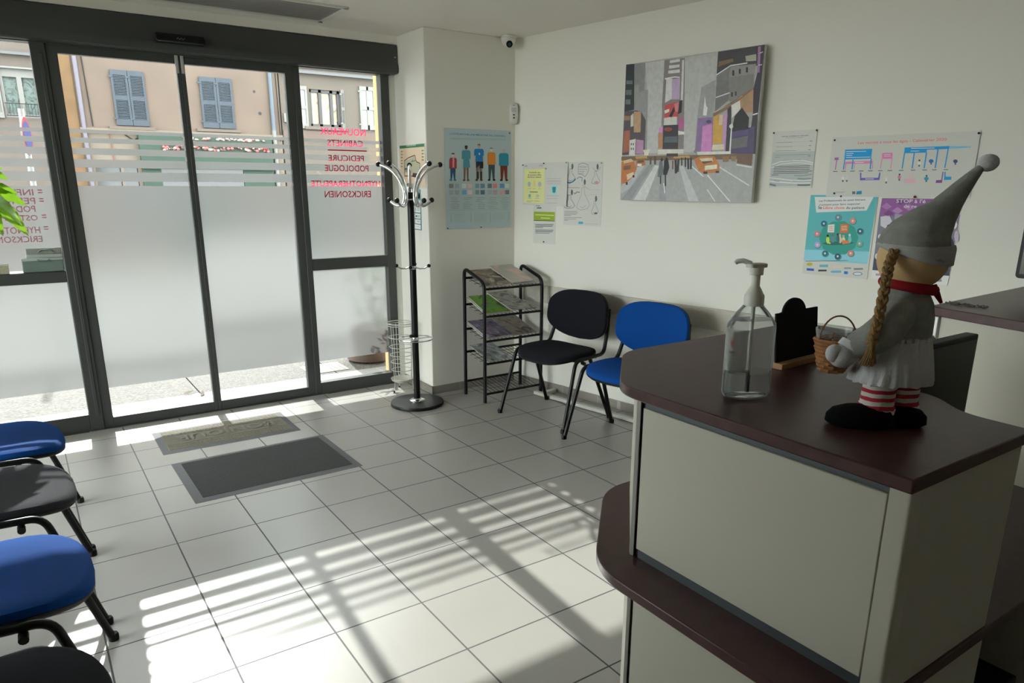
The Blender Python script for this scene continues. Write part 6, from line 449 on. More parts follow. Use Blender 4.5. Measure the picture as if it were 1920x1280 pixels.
s = Sheet(wp(.203, 1.092, .0008), WU, Z, .222, .274, PAPER, thick=.0008); s.draw(D_GRN); s.build('green_band_notice', 'white notice with an olive green band, hanging lowest beside the corner', 'notice', 'small papers pinned near the wall corner', [(.5, .05)])
s = Sheet(wp(.500, 1.235, .0012), WU, Z, .342, .42, PAPER); s.draw(D_FEET, 1.6); s.build('foot_drawing', 'large sheet of pen drawings of feet pinned left of the painting', 'drawing', None, [(.04, .93), (.97, .975)], srgb('cream_pin_head', 190, 180, 150))
s = Sheet(wp(2.018, 1.492), WU, Z, .238, .291, PAPER); s.draw(D_TARIF, 1.6); s.build('price_list', 'white price list with a rippled water picture pinned right of the painting', 'notice', None, [(.01, .975), (.99, .985)])
s = Sheet(wp(2.340, 1.450, .0045), WU, Z, .657, .290, PAPER); s.draw(D_VACC); o = s.build('vaccine_calendar', 'wide white vaccination calendar pinned above the two coloured posters', 'poster', None, [(.02, .95), (.99, .965), (.065, .055), (.12, .005)])
b = MB(); b.ball(s.p(.65, .01, .004), .006, REDPIN, seg=10, rings=6); b.build('push_pin', o)
s = Sheet(wp(2.258, 1.045), WU, Z, .340, .412, PAPER); s.draw(D_TEAL, 1.7); s.build('teal_poster', 'teal poster with a ring of round icons beneath the vaccination calendar', 'poster')
s = Sheet(wp(2.618, 1.050), WU, Z, .345, .395, PAPER); s.draw(D_PURP, 1.7); s.build('purple_poster', 'purple poster with a crowd picture partly hidden behind the doll', 'poster')
# ================================================================ door mats
RUBBER = srgb('grey_rubber_edge', 122, 122, 126, rough=.8, spec=.2)
def ribbed(name, c, per, axis, rough=.9):
    m, nt, N, L, b = node_mat(name); b.inputs['Roughness'].default_value = rough; b.inputs['Specular IOR Level'].default_value = .2
    tc = N.new('ShaderNodeTexCoord'); sp = N.new('ShaderNodeSeparateXYZ'); L.new(tc.outputs['Object'], sp.inputs[0])
    w1 = N.new('ShaderNodeMath'); w1.operation = 'MULTIPLY'; w1.inputs[1].default_value = 2 * pi / per; L.new(sp.outputs[axis], w1.inputs[0])
    w2 = N.new('ShaderNodeMath'); w2.operation = 'SINE'; L.new(w1.outputs[0], w2.inputs[0])
    n = N.new('ShaderNodeTexNoise'); n.inputs['Scale'].default_value = 350; L.new(tc.outputs['Object'], n.inputs['Vector'])
    ad = N.new('ShaderNodeMath'); ad.operation = 'MULTIPLY_ADD'; ad.inputs[1].default_value = 2.5; L.new(n.outputs['Fac'], ad.inputs[0]); L.new(w2.outputs[0], ad.inputs[2])
    r = N.new('ShaderNodeMapRange'); r.inputs['From Min'].default_value = -1; r.inputs['From Max'].default_value = 3.2; L.new(ad.outputs[0], r.inputs['Value'])
    mx = N.new('ShaderNodeMix'); mx.data_type = 'RGBA'; L.new(r.outputs['Result'], mx.inputs['Factor']); mx.inputs['A'].default_value = (*[x * .35 for x in c], 1); mx.inputs['B'].default_value = (*[x * 1.5 for x in c], 1)
    L.new(mx.outputs['Result'], b.inputs['Base Color'])
    bp = N.new('ShaderNodeBump'); bp.inputs['Strength'].default_value = .8; bp.inputs['Distance'].default_value = .003; L.new(ad.outputs[0], bp.inputs['Height']); L.new(bp.outputs['Normal'], b.inputs['Normal'])
    return m
def mat_edge(w, h, e):
    b = MB(); o = [(-w, -h), (w, -h), (w, h), (-w, h)]; i = [(-w + e, -h + e), (w - e, -h + e), (w - e, h - e), (-w + e, h - e)]
    vs = [(x, y, .0005) for x, y in o] + [(x, y, .006) for x, y in i]
    b.add(vs, [(0, 1, 5, 4), (1, 2, 6, 5), (2, 3, 7, 6), (3, 0, 4, 7), (3, 2, 1, 0)], RUBBER, False); return b
t = thing('door_mat', 'large charcoal ribbed door mat further from the glass doors', 'door mat', (.914, .363, 0), radians(.6))
mat_edge(.436, .313, .045).build('rubber_edge', t)
b = MB(); b.box(-.391, .391, -.268, .268, .003, .008, ribbed('charcoal_ribs', (.095, .095, .098), .018, 1)); b.build('ribbed_carpet', t)
t = thing('door_mat', 'smaller olive grey doormat embossed with a greeting beside the threshold', 'door mat', (.866, 1.065, 0), radians(-.4)); t.name = 'doormat'
mat_edge(.400, .226, .038).build('rubber_edge', t)
OLIVE = srgb('olive_mat', 146, 141, 130, rough=.95, spec=.2, bump=.5, bscale=500, var=.12, vscale=200)
b = MB(); b.box(-.362, .362, -.188, .188, .003, .0065, OLIVE)
for j in ():
    for yy in ((-.183, -.088), (.088, .183)):
        pass
for y0, y1 in ((-.183, -.095), (.095, .183)):
    n = 4; dy = (y1 - y0) / n
    for k in range(n):
        for i in range(30):
            x = -.355 + i * .0237; b.box(x, x + .019, y0 + k * dy + .0025, y0 + (k + 1) * dy - .0025, .006, .0092, OLIVE)
b.box(-.355, .355, -.088, -.080, .006, .009, OLIVE); b.box(-.355, .355, .080, .088, .006, .009, OLIVE)
b.build('embossed_carpet', t)
vs, fs = text_geo('BONJOUR'); a1 = max(v[0] for v in vs); b = MB()
OL2 = srgb('olive_letters', 158, 153, 143, rough=.95, spec=.2)
b.add([(.30 - v[0] / a1 * .60, .052 - v[1] * .145, .0105) for v in vs], fs, OL2, False); b.build('raised_letters', t, tri=True)

# ================================================================ visitor chairs
def sup(a, b_, n, k=36):
    out = []
    for i in range(k):
        t = 2 * pi * i / k; c, s_ = cos(t), sin(t); out.append((a * math.copysign(abs(c) ** (2 / n), c), b_ * math.copysign(abs(s_) ** (2 / n), s_)))
    return out
def make_chair(loc, rz, label, fabric):
    t = thing('visitor_chair', label, 'chair', loc, rz, 'matching upholstered visitor chairs')
    fn = lambda x, y, h: (x - .01 - (.02 * (abs(y) / .24) ** 2 if x > 0 else 0), y, h + .012 * (abs(y) / .24) ** 2 - (.018 * max(0, x / .2) ** 3))
    b = MB(); b.pillow(sup(.212, .240, 3.4), [(.975, .428), (1, .434), (1.0, .446), (.975, .457), (.90, .464), (.6, .462), (.3, .458)], fabric, fn); b.build('seat', t)
    b = MB(); b.pillow(sup(.212, .240, 3.4), [(.88, .412), (.96, .416), (1.0, .426), (1.005, .435), (.98, .438)], BLACKP, fn); b.build('seat_shell', t)
    ol = []
    for y, z in sup(.262, .165, 3.3):
        if z < 0: z = z * .62 - .058 * (1 - (y / .262) ** 2)
        ol.append((y, z))
    def fb(y, z, h): return (-.262 - .10 * (z + .1) + .055 * (y / .24) ** 2 - h, y, z + .655)
    b = MB(); b.pillow(ol, [(.93, -.022), (.985, -.016), (1, -.006), (1, .004), (.96, .012)], fabric, fb); b.build('backrest', t)
    b = MB(); b.pillow(ol, [(.99, .003), (1.008, .006), (1.0, .014), (.93, .022), (.6, .024)], BLACKP, fb); b.build('backrest_shell', t)
    for s_ in (1, -1):
        b = MB(); b.tube(arc_pts([(.225, .292 * s_, .0), (.092, .266 * s_, .438), (.0, .262 * s_, .438)], .045, 6), .0125, BLACKM, seg=12)
        b.lathe([(.016, 0), (.017, .018), (.014, .026)], BLACKP, (.225, .292 * s_, 0), 12); b.build('leg', t)
        b = MB(); b.tube([(-.235, .290 * s_, 0), (-.055, .256 * s_, .430)], .0125, BLACKM, seg=12); b.lathe([(.016, 0), (.017, .018), (.014, .026)], BLACKP, (-.235, .290 * s_, 0), 12); b.build('leg', t)
        b = MB(); b.tube(arc_pts([(.01, .2625 * s_, .438), (-.205, .246 * s_, .438), (-.262, .228 * s_, .60), (-.288, .212 * s_, .72)], .045, 6), .0125, BLACKM, seg=12); b.build('back_tube', t)
        b = MB(); b.tube([(.03, .262 * s_, .418), (.03, .290 * s_, .414)], .012, BLACKP, seg=10); b.build('link_bolt', t)
    b = MB(); b.tube([(.03, -.262, .430), (.03, -.2, .418), (.03, .2, .418), (.03, .262, .430)], .009, BLACKM); b.tube([(-.12, -.252, .430), (-.12, -.19, .418), (-.12, .19, .418), (-.12, .252, .430)], .009, BLACKM); b.build('cross_bar', t)
    return t
RZ = math.atan2(WN.y, WN.x)
ch = make_chair((2.785, .190, 0), RZ, 'black upholstered visitor chair beside the magazine rack on the right wall', BLACKF)
dup(ch, (2.822, -.470, 0), RZ, 'blue upholstered visitor chair on the right wall, half behind the desk', {BLACKF: BLUE})
dup(ch, (-.205, .090, 0), 0, 'blue visitor chair at the left edge nearest the glass doors', {BLACKF: BLUE})
dup(ch, (-.205, -.540, 0), 0, 'charcoal visitor chair with leaf shadows between two blue chairs on the left', {BLACKF: GREYF})
dup(ch, (-.205, -1.235, 0), radians(-1), 'blue visitor chair on the left striped by sunlight beside the bottom black chair', {BLACKF: BLUE})
dup(ch, (-.215, -1.895, 0), radians(1), 'black visitor chair in the bottom left corner of the picture', {BLACKF: BLACKF})

# ================================================================ low white floor frame behind the chairs
t = thing('floor_frame', 'low white timber frame lying on the floor behind the right-hand chairs', 'frame', (2.98, .66, 0), math.atan2(WU.y, WU.x))
b = MB(); b.box(-.01, 1.75, -.02, .02, .004, .030, WIRE); b.build('long_rail', t, bevel=.006)
for x in (.06, 1.02): 
    b = MB(); b.box(x - .02, x + .02, .02, .14, .004, .032, WIRE); b.build('cross_foot', t, bevel=.006)

# ================================================================ coat stand
t = thing('coat_stand', 'black and chrome coat stand with ball-tipped hooks beside the window', 'coat stand', (2.137, .937, 0))
b = MB(); b.lathe([(.180, 0), (.187, .004), (.188, .016), (.184, .024), (.150, .028), (0, .029)], BLACKM, seg=48); b.build('base', t)
b = MB(); b.lathe([(.056, .028), (.056, .032), (.048, .038), (.030, .040), (.026, .046), (0, .047)], CHROME, seg=32); b.build('base_collar', t)
b = MB(); b.lathe([(.0225, .04), (.0225, 1.46)], BLACKM, seg=20); b.build('pole', t)
b = MB(); b.lathe([(.026, 1.455), (.028, 1.47), (.028, 1.50), (.022, 1.512), (0, 1.514)], CHROME, seg=24)
b.build('hub', t)
for z in (.462, .952, 1.405):
    b = MB(); b.lathe([(.0235, z), (.0255, z + .003), (.0255, z + .02 if z < 1 else z + .006), (.0235, z + .024 if z < 1 else z + .009)], CHROME, seg=24); b.build('collar', t)
for i in range(5):
    a = radians(-26.5 + 18 + 72 * i); dx, dy = cos(a), sin(a)
    pr = [(.212, 1.632), (.165, 1.618), (.120, 1.590), (.082, 1.548), (.056, 1.498), (.043, 1.45), (.042, 1.410), (.056, 1.378), (.084, 1.366), (.115, 1.378), (.147, 1.405)]
    P = [Vector((r * dx, r * dy, z)) for r, z in pr]
    b = MB(); b.tube(arc_pts(P, .02, 3), .0105, CHROME, seg=10); h = b.build('hook', t)
    for q in (P[0], P[-1]): b = MB(); b.ball(q, .0170, BLACKP, seg=14, rings=9); b.build('knob', h)
for i in range(4):
    a = radians(-34 + 90 * i); dx, dy = cos(a), sin(a); P = [Vector((r * dx, r * dy, z)) for r, z in [(.02, .966), (.050, .956), (.080, .959), (.103, .974)]]
    b = MB(); b.tube(P, .0055, CHROME, seg=8); h = b.build('small_hook', t); b = MB(); b.ball(P[-1] + Vector((dx, dy, .4)) * .006, .0125, BLACKP, seg=12, rings=8); b.build('knob', h)
b = MB(); b.tube(circ(.004, .0, .118, 40, .473), .0045, CHROME, seg=8, closed=True); b.tube([(.02, 0, .473), (.122, 0, .473)], .004, CHROME, seg=8); b.build('umbrella_ring', t)
b = MB(); b.tube([(-.02, -.01, .495), (-.035, -.018, .498)], .005, BLACKP); b.ball((-.042, -.022, .500), .012, BLACKP, seg=12, rings=8); b.build('clamp_knob', t)

# ================================================================ umbrella stand
t = thing('umbrella_stand', 'white wire umbrella stand on thin legs behind the coat stand', 'umbrella stand', (2.205, 1.315, 0))
b = MB()
b.tube(circ(0, 0, .100, 36, .520), .0038, WIRE, seg=8, closed=True); b.tube(circ(0, 0, .097, 36, .505), .003, WIRE, seg=6, closed=True); b.build('top_ring', t)
b = MB()
for r, z in ((.088, .414), (.085, .341), (.082, .280), (.078, .227), (.074, .165)): b.tube(circ(0, 0, r, 32, z), .0028, WIRE, seg=6, closed=True)
for i in range(3):
    a = radians(200 + 120 * i)
    for da in (-.12, .12): b.tube([(.086 * cos(a + da), .086 * sin(a + da), .50), (.073 * cos(a + da), .073 * sin(a + da), .10)], .0028, WIRE, seg=6)
b.build('wire_cage', t)
b = MB(); b.lathe([(.0, .070), (.05, .074), (.075, .086), (.084, .098), (.086, .098), (.077, .082), (.05, .068), (0, .064)], WIRE, seg=28); b.build('drip_dish', t)
for i in range(3):
    a = radians(200 + 120 * i); b = MB(); b.tube([(.075 * cos(a), .075 * sin(a), .11), (.080 * cos(a), .080 * sin(a), .05), (.088 * cos(a), .088 * sin(a), .008)], .003, WIRE, seg=8); b.ball((.089 * cos(a), .089 * sin(a), .0075), .0075, BLACKP, seg=10, rings=6); b.build('leg', t)

# ================================================================ magazine rack
RX0, RX1, RY0, RY1 = 2.553, 3.045, .693, .962
t = thing('magazine_rack', 'black tubular magazine rack with sloping shelves in the wall corner', 'rack', (2.80, .83, 0))
ox, oy = 2.80, .83
for x in (RX0, RX1):
    b = MB(); b.tube(arc_pts([(x - ox, RY1 - oy, 0), (x - ox, RY1 - oy, .935), (x - ox, RY0 - oy, .855), (x - ox, RY0 - oy, 0)], .055, 7), .0125, BLACKM, seg=12); b.build('side_frame', t)
SH = [(.812, .862), (.620, .672), (.445, .492), (.282, .322)]
for zf, zb in SH:
    b = MB(); b.tube([(RX0 - ox, RY0 - oy, zf), (RX1 - ox, RY0 - oy, zf)], .0085, BLACKM); b.tube([(RX0 - ox, RY1 - oy, zb), (RX1 - ox, RY1 - oy, zb)], .0085, BLACKM)
    for i in range(14):
        x = RX0 - ox + .03 + i * .0332; b.tube([(x, RY0 - oy, zf), (x, RY1 - oy, zb)], .0018, BLACKM, seg=5)
    for k in range(1, 4):
        f = k / 4; b.tube([(RX0 - ox, RY0 - oy + f * (RY1 - RY0), zf + f * (zb - zf)), (RX1 - ox, RY0 - oy + f * (RY1 - RY0), zf + f * (zb - zf))], .0018, BLACKM, seg=5)
    b.build('shelf', t)
b = MB()
for y, z in ((RY0, .062), (RY1, .100)): b.tube([(RX0 - ox, y - oy, z), (RX1 - ox, y - oy, z)], .0085, BLACKM)
for i in range(14):
    x = RX0 - ox + .03 + i * .0332; b.tube([(x, RY0 - oy, .062), (x, RY1 - oy, .100)], .0018, BLACKM, seg=5)
b.build('bottom_grid', t)
def blotch(name, cols, scale=14, seed=0.):
    m, nt, N, L, b = node_mat(name); b.inputs['Roughness'].default_value = .3
    tc = N.new('ShaderNodeTexCoord'); mp = N.new('ShaderNodeMapping'); mp.inputs['Location'].default_value = (seed, seed * 2, 0); L.new(tc.outputs['Object'], mp.inputs['Vector'])
    n = N.new('ShaderNodeTexNoise'); n.inputs['Scale'].default_value = scale; n.inputs['Detail'].default_value = 3; n.inputs['Distortion'].default_value = 1.5; L.new(mp.outputs[0], n.inputs['Vector'])
    r = N.new('ShaderNodeValToRGB'); r.color_ramp.interpolation = 'EASE'
    for i, c in enumerate(cols):
        e = r.color_ramp.elements[i] if i < 2 else r.color_ramp.elements.new(.5)
        e.position = .30 + .4 * i / (len(cols) - 1); e.color = (*[lin(x) for x in hx(c)], 1)
    L.new(n.outputs['Fac'], r.inputs['Fac']); L.new(r.outputs['Color'], b.inputs['Base Color']); return m
PAGES = srgb('magazine_pages', 200, 198, 190, rough=.6)
def magazine(x, shelf, w, dep, lift, yaw, cover, title, label, y0=.012, tcol='e6e6e6', curl=.0):
    zf, zb = SH[shelf]; sl = math.atan2(zb - zf, RY1 - RY0)
    t = thing('magazine', label, 'magazine', (x, RY0 + y0, zf + .012 + lift), yaw, 'magazines lying in the rack')
    def fn(u, v, h): r = v * cos(sl) - h * sin(sl); return (u, r, v * sin(sl) + v * .13 + h * cos(sl) + curl * (v / dep) ** 2)
    def slab(m, h0, h1, ww, dd, n=6):
        b = MB(); vs = []
        for h in (h0, h1):
            for j in range(n + 1):
                for i in (0, 1): vs.append(fn((i - .5) * ww, dd * j / n, h))
        k = 2 * (n + 1); fs = []
        for j in range(n): fs += [(2 * j, 2 * j + 2, 2 * j + 3, 2 * j + 1), (k + 2 * j, k + 2 * j + 1, k + 2 * j + 3, k + 2 * j + 2), (2 * j, k + 2 * j, k + 2 * j + 2, 2 * j + 2), (2 * j + 1, 2 * j + 3, k + 2 * j + 3, k + 2 * j + 1)]
        fs += [(0, 1, k + 1, k), (2 * n, k + 2 * n, k + 2 * n + 1, 2 * n + 1)]; b.add(vs, fs, m, False); return b
    slab(PAGES, 0, .0045, w, dep).build('pages', t)
    o = slab(cover, .0045, .0056, w + .002, dep + .002).build('cover', t)
    if title:
        vs, fs = text_geo(title); a1 = max(v[0] for v in vs); sc = w * .62 / a1
        b = MB(); b.add([fn(-w * .31 + v[0] * sc, dep * .84 + v[1] * sc * .75, .0061) for v in vs], fs, ink(tcol, 1.), False); b.build('masthead', t, tri=True)
m1 = blotch('brown_cover', ['2a221e', '8a786a', 'd0cabc'], 9, 1); m2 = blotch('sage_cover', ['9aa8a2', 'b4aea4', 'e0b8a8'], 6, 3.2); m3 = blotch('green_cover', ['2f4a22', '74b034', '6a7a6a'], 7, 5); m4 = blotch('grey_cover', ['7e7c7a', 'c4c2be', '55524e'], 8, 7)
m5 = blotch('purple_cover', ['2a2630', '7e7090', 'b8b0c0'], 8, 9); m6 = blotch('taupe_cover', ['4a443e', 'a0968c', '6a6258'], 8, 11); m7 = blotch('slate_cover', ['2c3034', 'a0a6aa', 'e0e4e4'], 9, 13)
magazine(2.675, 0, .205, .262, 0, .0, PAGES, '', 'bottom magazine of the left pile on the top shelf of the rack')
magazine(2.680, 0, .205, .258, .0065, .02, m1, '', 'brown covered magazine on the left of the top shelf')
magazine(2.905, 0, .205, .258, .0005, .0, PAGES, '', 'bottom magazine of the right pile on the top shelf of the rack')
magazine(2.890, 0, .205, .262, .014, .10, m2, '', 'sage green magazine with a portrait on the right of the top shelf', curl=.012)
magazine(2.675, 1, .210, .262, 0, .0, PAGES, '', 'lower white-edged magazine under the green one on the second shelf')
magazine(2.685, 1, .215, .262, .0075, -.03, m3, '', 'green covered magazine on the left of the second shelf', tcol='c8d2c8')
magazine(2.880, 1, .205, .262, .013, .16, m4, '', 'grey magazine slanting over the green one on the second shelf', curl=.01)
magazine(2.675, 2, .210, .262, 0, .0, PAGES, '', 'lower white-edged magazine under the purple one on the third shelf')
magazine(2.690, 2, .215, .262, .0075, .03, m5, '', 'dark purple magazine on the left of the third shelf')
magazine(2.905, 2, .220, .262, .0005, .05, m6, '', 'taupe magazine on the right of the third shelf', curl=.012)
magazine(2.700, 3, .200, .255, .001, .08, m7, '', 'slate and white magazine alone on the lowest filled shelf')
# ================================================================ reception desk
ZC, ZW, TH = 1.12, .762, .022
t = thing('reception_desk', 'white reception desk with dark mahogany upper counter and lower shelf in the right foreground', 'desk', (0, 0, 0))
def rounded(poly, rads, n=7):
    P = [Vector((*p, 0)) for p in poly]; out = []
    for i, p in enumerate(P):
        r = rads.get(i, 0)
        if not r: out.append((p.x, p.y)); continue
        a, c = P[i - 1], P[(i + 1) % len(P)]; u = (a - p).normalized(); v = (c - p).normalized()
        for k in range(n + 1): s_ = k / n; q = (p + u * r) * (1 - s_) ** 2 + p * 2 * s_ * (1 - s_) + (p + v * r) * s_ * s_; out.append((q.x, q.y))
    return out
top = rounded([(.898, -3.034), (.898, -2.455), (1.105, -2.240), (1.80, -2.235), (1.80, -2.60), (1.42, -2.63), (1.335, -2.74), (1.345, -2.84), (1.272, -2.925), (1.268, -3.034)], {1: .055, 2: .06, 5: .05, 6: .06, 7: .04, 8: .04})
b = MB(); b.prism(top, ZC - TH, ZC, MAHOG); b.build('upper_counter', t, bevel=.0025)
low = rounded([(.815, -3.034), (.818, -2.49), (1.085, -2.215), (1.98, -2.205), (1.98, -3.034)], {1: .085, 2: .07})
b = MB(); b.prism(low, ZW - TH, ZW, MAHOG); b.build('worktop', t, bevel=.0025)
FX = .906
b = MB(); b.box(FX, FX + .018, -2.998, -2.517, .784, 1.085, PANEL); b.build('upper_front_panel', t, bevel=.0015)
b = MB(); b.box(FX + .006, FX + .016, -2.998, -2.517, 1.083, 1.098, GREYM); b.box(FX + .006, FX + .016, -2.998, -2.517, ZW, .786, GREYM); b.box(FX + .010, FX + .02, -2.518, -2.505, ZW, 1.098, BLACKP); b.build('channel', t)
b = MB(); b.box(FX, FX + .018, -2.998, -2.517, .03, .738, PANEL); b.box(FX + .010, FX + .02, -2.518, -2.505, 0, .738, BLACKP); b.build('lower_front_panel', t, bevel=.0015)
b = MB(); b.prism(rounded([(FX, -3.000), (FX, -3.031), (FX + .030, -3.031), (FX + .030, -3.000)], {1: .006}), ZW, 1.098, PANEL); b.prism(rounded([(FX, -3.000), (FX, -3.031), (FX + .030, -3.031), (FX + .030, -3.000)], {1: .006}), 0, .74, PANEL)
b.build('corner_post', t)
b = MB(); b.prism([(FX + .004, -2.506), (FX + .002, -2.498), (FX + .012, -2.486), (FX + .022, -2.496)], 0, 1.098, ALU); b.build('edge_post', t)
b = MB(); b.box(FX + .034, 1.25, -3.029, -3.011, ZW, 1.098, PANEL); b.build('upper_end_panel', t, bevel=.0015)
b = MB(); b.box(FX + .034, 1.252, -3.029, -3.011, 0, .74, PANEL); b.build('lower_end_panel', t, bevel=.0015)
def wallseg(b, x0, y0, x1, y1, th, z0, z1, m):
    d = Vector((x1 - x0, y1 - y0, 0)).normalized(); n = Vector((d.y, -d.x, 0)) * th; b.prism([(x0, y0), (x1, y1), (x1 + n.x, y1 + n.y), (x0 + n.x, y0 + n.y)], z0, z1, m)
b = MB(); wallseg(b, FX + .012, -2.488, 1.130, -2.262, .018, ZW, 1.098, PANEL); wallseg(b, 1.130, -2.262, 1.78, -2.262, .018, ZW, 1.098, PANEL)
wallseg(b, FX + .012, -2.488, 1.130, -2.262, .018, 0, .74, PANEL); wallseg(b, 1.130, -2.262, 1.95, -2.262, .018, 0, .74, PANEL); b.build('rear_panels', t)
for q_ in ((1.232, 1.250, -3.010, -2.93, ZW, 1.098), (1.234, 1.252, -3.010, -2.30, 0, .74), (1.93, 1.948, -3.010, -2.30, 0, .74), (1.70, 1.718, -2.61, -2.28, ZW, 1.098)):
    b = MB(); b.box(*q_, PANEL); b.build('inner_panel', t)
# computer case under the worktop
t = thing('computer_case', 'black computer case in the dark space under the reception desk', 'computer', (1.50, -2.86, 0))
b = MB(); b.box(-.20, .20, -.10, .10, .012, .42, BLACKP); b.build('case', t, bevel=.004)
b = MB(); b.tube([(-.06, -.100, .33), (-.06, -.104, .33)], .008, srgb('grey_button', 120, 116, 120), seg=12); b.build('button', t)
b = MB()
for x in (-.17, .17):
    for y in (-.08, .08): b.lathe([(.012, 0), (.012, .013)], BLACKP, (x, y, 0), 10)
b.build('feet', t)
# monitor behind the counter
SCREEN = srgb('dark_screen', 13, 15, 18, rough=.16, spec=.5)
t = thing('monitor', 'black flat monitor standing behind the doll on the desk', 'monitor', (1.53, -2.745, ZW))
b = MB(); b.box(-.185, .184, -.004, .026, .115, .418, BLACKP); b.build('casing', t, bevel=.004)
b = MB(); b.box(-.175, .174, -.0055, -.003, .128, .408, SCREEN); b.build('screen', t)
b = MB(); b.box(-.03, .03, .026, .04, .01, .25, BLACKP); b.build('neck', t, bevel=.003)
b = MB(); b.prism(rounded([(-.11, -.06), (.11, -.06), (.11, .10), (-.11, .10)], {0: .03, 1: .03, 2: .03, 3: .03}), 0, .012, BLACKP); b.build('foot', t, bevel=.002)
# back counter
t = thing('back_counter', 'white cabinet with mahogany top standing behind the reception desk at the right edge', 'counter', (0, 0, 0))
bc = [(2.415, -2.300), (3.60, -2.245), (3.78, -3.45), (2.17, -3.40)]
b = MB(); b.prism(bc, ZC - .030, ZC, MAHOG); b.build('counter_top', t, bevel=.003)
b = MB(); wallseg(b, 2.435, -2.325, 2.205, -3.33, -.02, .0, ZC - .03, PANEL); b.build('front_panel', t, bevel=.002)
b = MB(); wallseg(b, 2.460, -2.318, 3.55, -2.270, .02, 0, ZC - .03, PANEL); b.build('end_panel', t)
b = MB(); b.box(2.425, 2.452, -2.335, -2.308, 0, ZC - .03, ALU); b.build('corner_post', t, bevel=.006)
# second screen on the back counter
t = thing('monitor', 'dark screen standing on the back counter, cut off by the right edge of the picture', 'monitor', (2.80, -2.62, ZC))
b = MB(); b.prism(rounded([(-.235, .075), (.235, .075), (.235, .40), (-.235, .40)], {0: .015, 1: .015, 2: .015, 3: .015}), 0, .03, BLACKP, lambda y, z, x: (x, y, z)); b.build('casing', t, bevel=.003)
b = MB(); b.box(-.002, .001, -.222, .222, .09, .388, SCREEN); b.build('screen', t)
b = MB(); b.box(.03, .045, -.03, .03, .01, .2, BLACKP); b.box(-.05, .11, -.10, .10, 0, .01, BLACKP); b.build('stand', t, bevel=.002)
# metal hair-grip like cluster = small chain
t = thing('chain', 'small tangled metal chain lying on the back counter near its corner', 'chain', (2.54, -2.365, ZC))
b = MB(); DM = mat('dull_steel', (.25, .25, .25), rough=.35, metal=1)
for k in range(2):
    for i in range(9):
        cx, cyy = -.03 + k * .022 + .004 * sin(i * 2 + k), .055 - i * .0145; tilt = .5 * (-1) ** i
        b.tube([(cx + .0075 * cos(a_) , cyy + .0045 * sin(a_) + .0035 * cos(a_) * tilt, .0035 + .0018 * sin(a_ + i)) for a_ in [2 * pi * j / 12 for j in range(12)]], .0013, DM, seg=5, closed=True)
b.build('links', t)

# ================================================================ sanitiser bottle
t = thing('pump_bottle', 'clear pump bottle a third full of hand gel on the upper counter', 'bottle', (1.032, -2.652, ZC), radians(-20))
def bl(b, prof, m, sx=1., sy=.62): b.lathe(prof, m, (0, 0, 0), 40, sx, sy)
b = MB(); vs_ = [(0, .001), (.030, .001), (.043, .004), (.0475, .012), (.0478, .130), (.0465, .139), (.041, .147)]; bl(b, vs_, CLEAR)
b.lathe([(.041, .147), (.030, .160), (.020, .170), (.0165, .174), (.0160, .182)], CLEAR, seg=40, fn=lambda x, y, z: (x, y * (.62 + .38 * min(1, max(0, (z - .147) / .027))), z)); b.build('bottle_body', t)
b = MB(); bl(b, [(0, .003), (.028, .003), (.041, .006), (.0455, .013), (.0458, .050), (0, .050)], liquid_mat()); b.build('gel', t)
b = MB(); b.lathe([(.0172, .172), (.0176, .174), (.0176, .190), (.015, .194), (.012, .200), (.009, .205), (.0075, .207), (.0075, .226), (.0118, .227), (.0122, .243), (0, .243)], WHITEP, seg=28); b.build('pump', t)
b = MB(); b.prism(rounded([(-.018, -.011), (.016, -.011), (.016, .011), (-.018, .011)], {0: .006, 1: .006, 2: .006, 3: .006}), .240, .247, WHITEP); b.tube([(-.010, .002, .246), (-.022, .010, .251), (-.030, .016, .250), (-.033, .018, .246)], .0045, WHITEP); b.build('nozzle', t, bevel=.0015)
b = MB(); b.tube([(0, 0, .19), (.001, 0, .012)], .0038, srgb('dip_tube', 240, 242, 240, rough=.4), seg=10); b.build('dip_tube', t)
b = MB()
def lab(b, u0, u1, z0, z1, m, r=.0470):
    n = 8; vs = []
    for z in (z0, z1):
        for i in range(n + 1): a_ = u0 + (u1 - u0) * i / n; vs.append((r * cos(a_), r * .62 * sin(a_), z))
    b.add(vs, [(i, i + 1, n + 2 + i, n + 1 + i) for i in range(n)], m, False)
LT = srgb('pale_label', 205, 206, 196, rough=.6)
def faint():
    m, nt, N, L, b_ = node_mat('translucent_label'); b_.inputs['Base Color'].default_value = (.65, .65, .58, 1); b_.inputs['Alpha'].default_value = .38; b_.inputs['Roughness'].default_value = .5; return m
FL_ = faint(); lab(b, 2.95, 4.35, .055, .132, FL_)
b.build('label', t)
b = MB()
for zc_, w_, c_ in ((.108, .10, 'c88070'),): 
    for k in range(-2, 3): lab(b, 3.55 + k * .05 - .03, 3.55 + k * .05 + .03, zc_ - .010 + abs(k) * .004, zc_ + .010 - abs(k) * .004, ink(c_, 1.), .0474)
lab(b, 3.38, 3.72, .088, .093, ink('6e6e6a', 1.), .0474)
for i in range(5): lab(b, 3.3, 3.85 - .06 * (i % 2), .080 - i * .005, .0815 - i * .005, ink('90908a', 1.), .0474)
b.build('label_print', t)

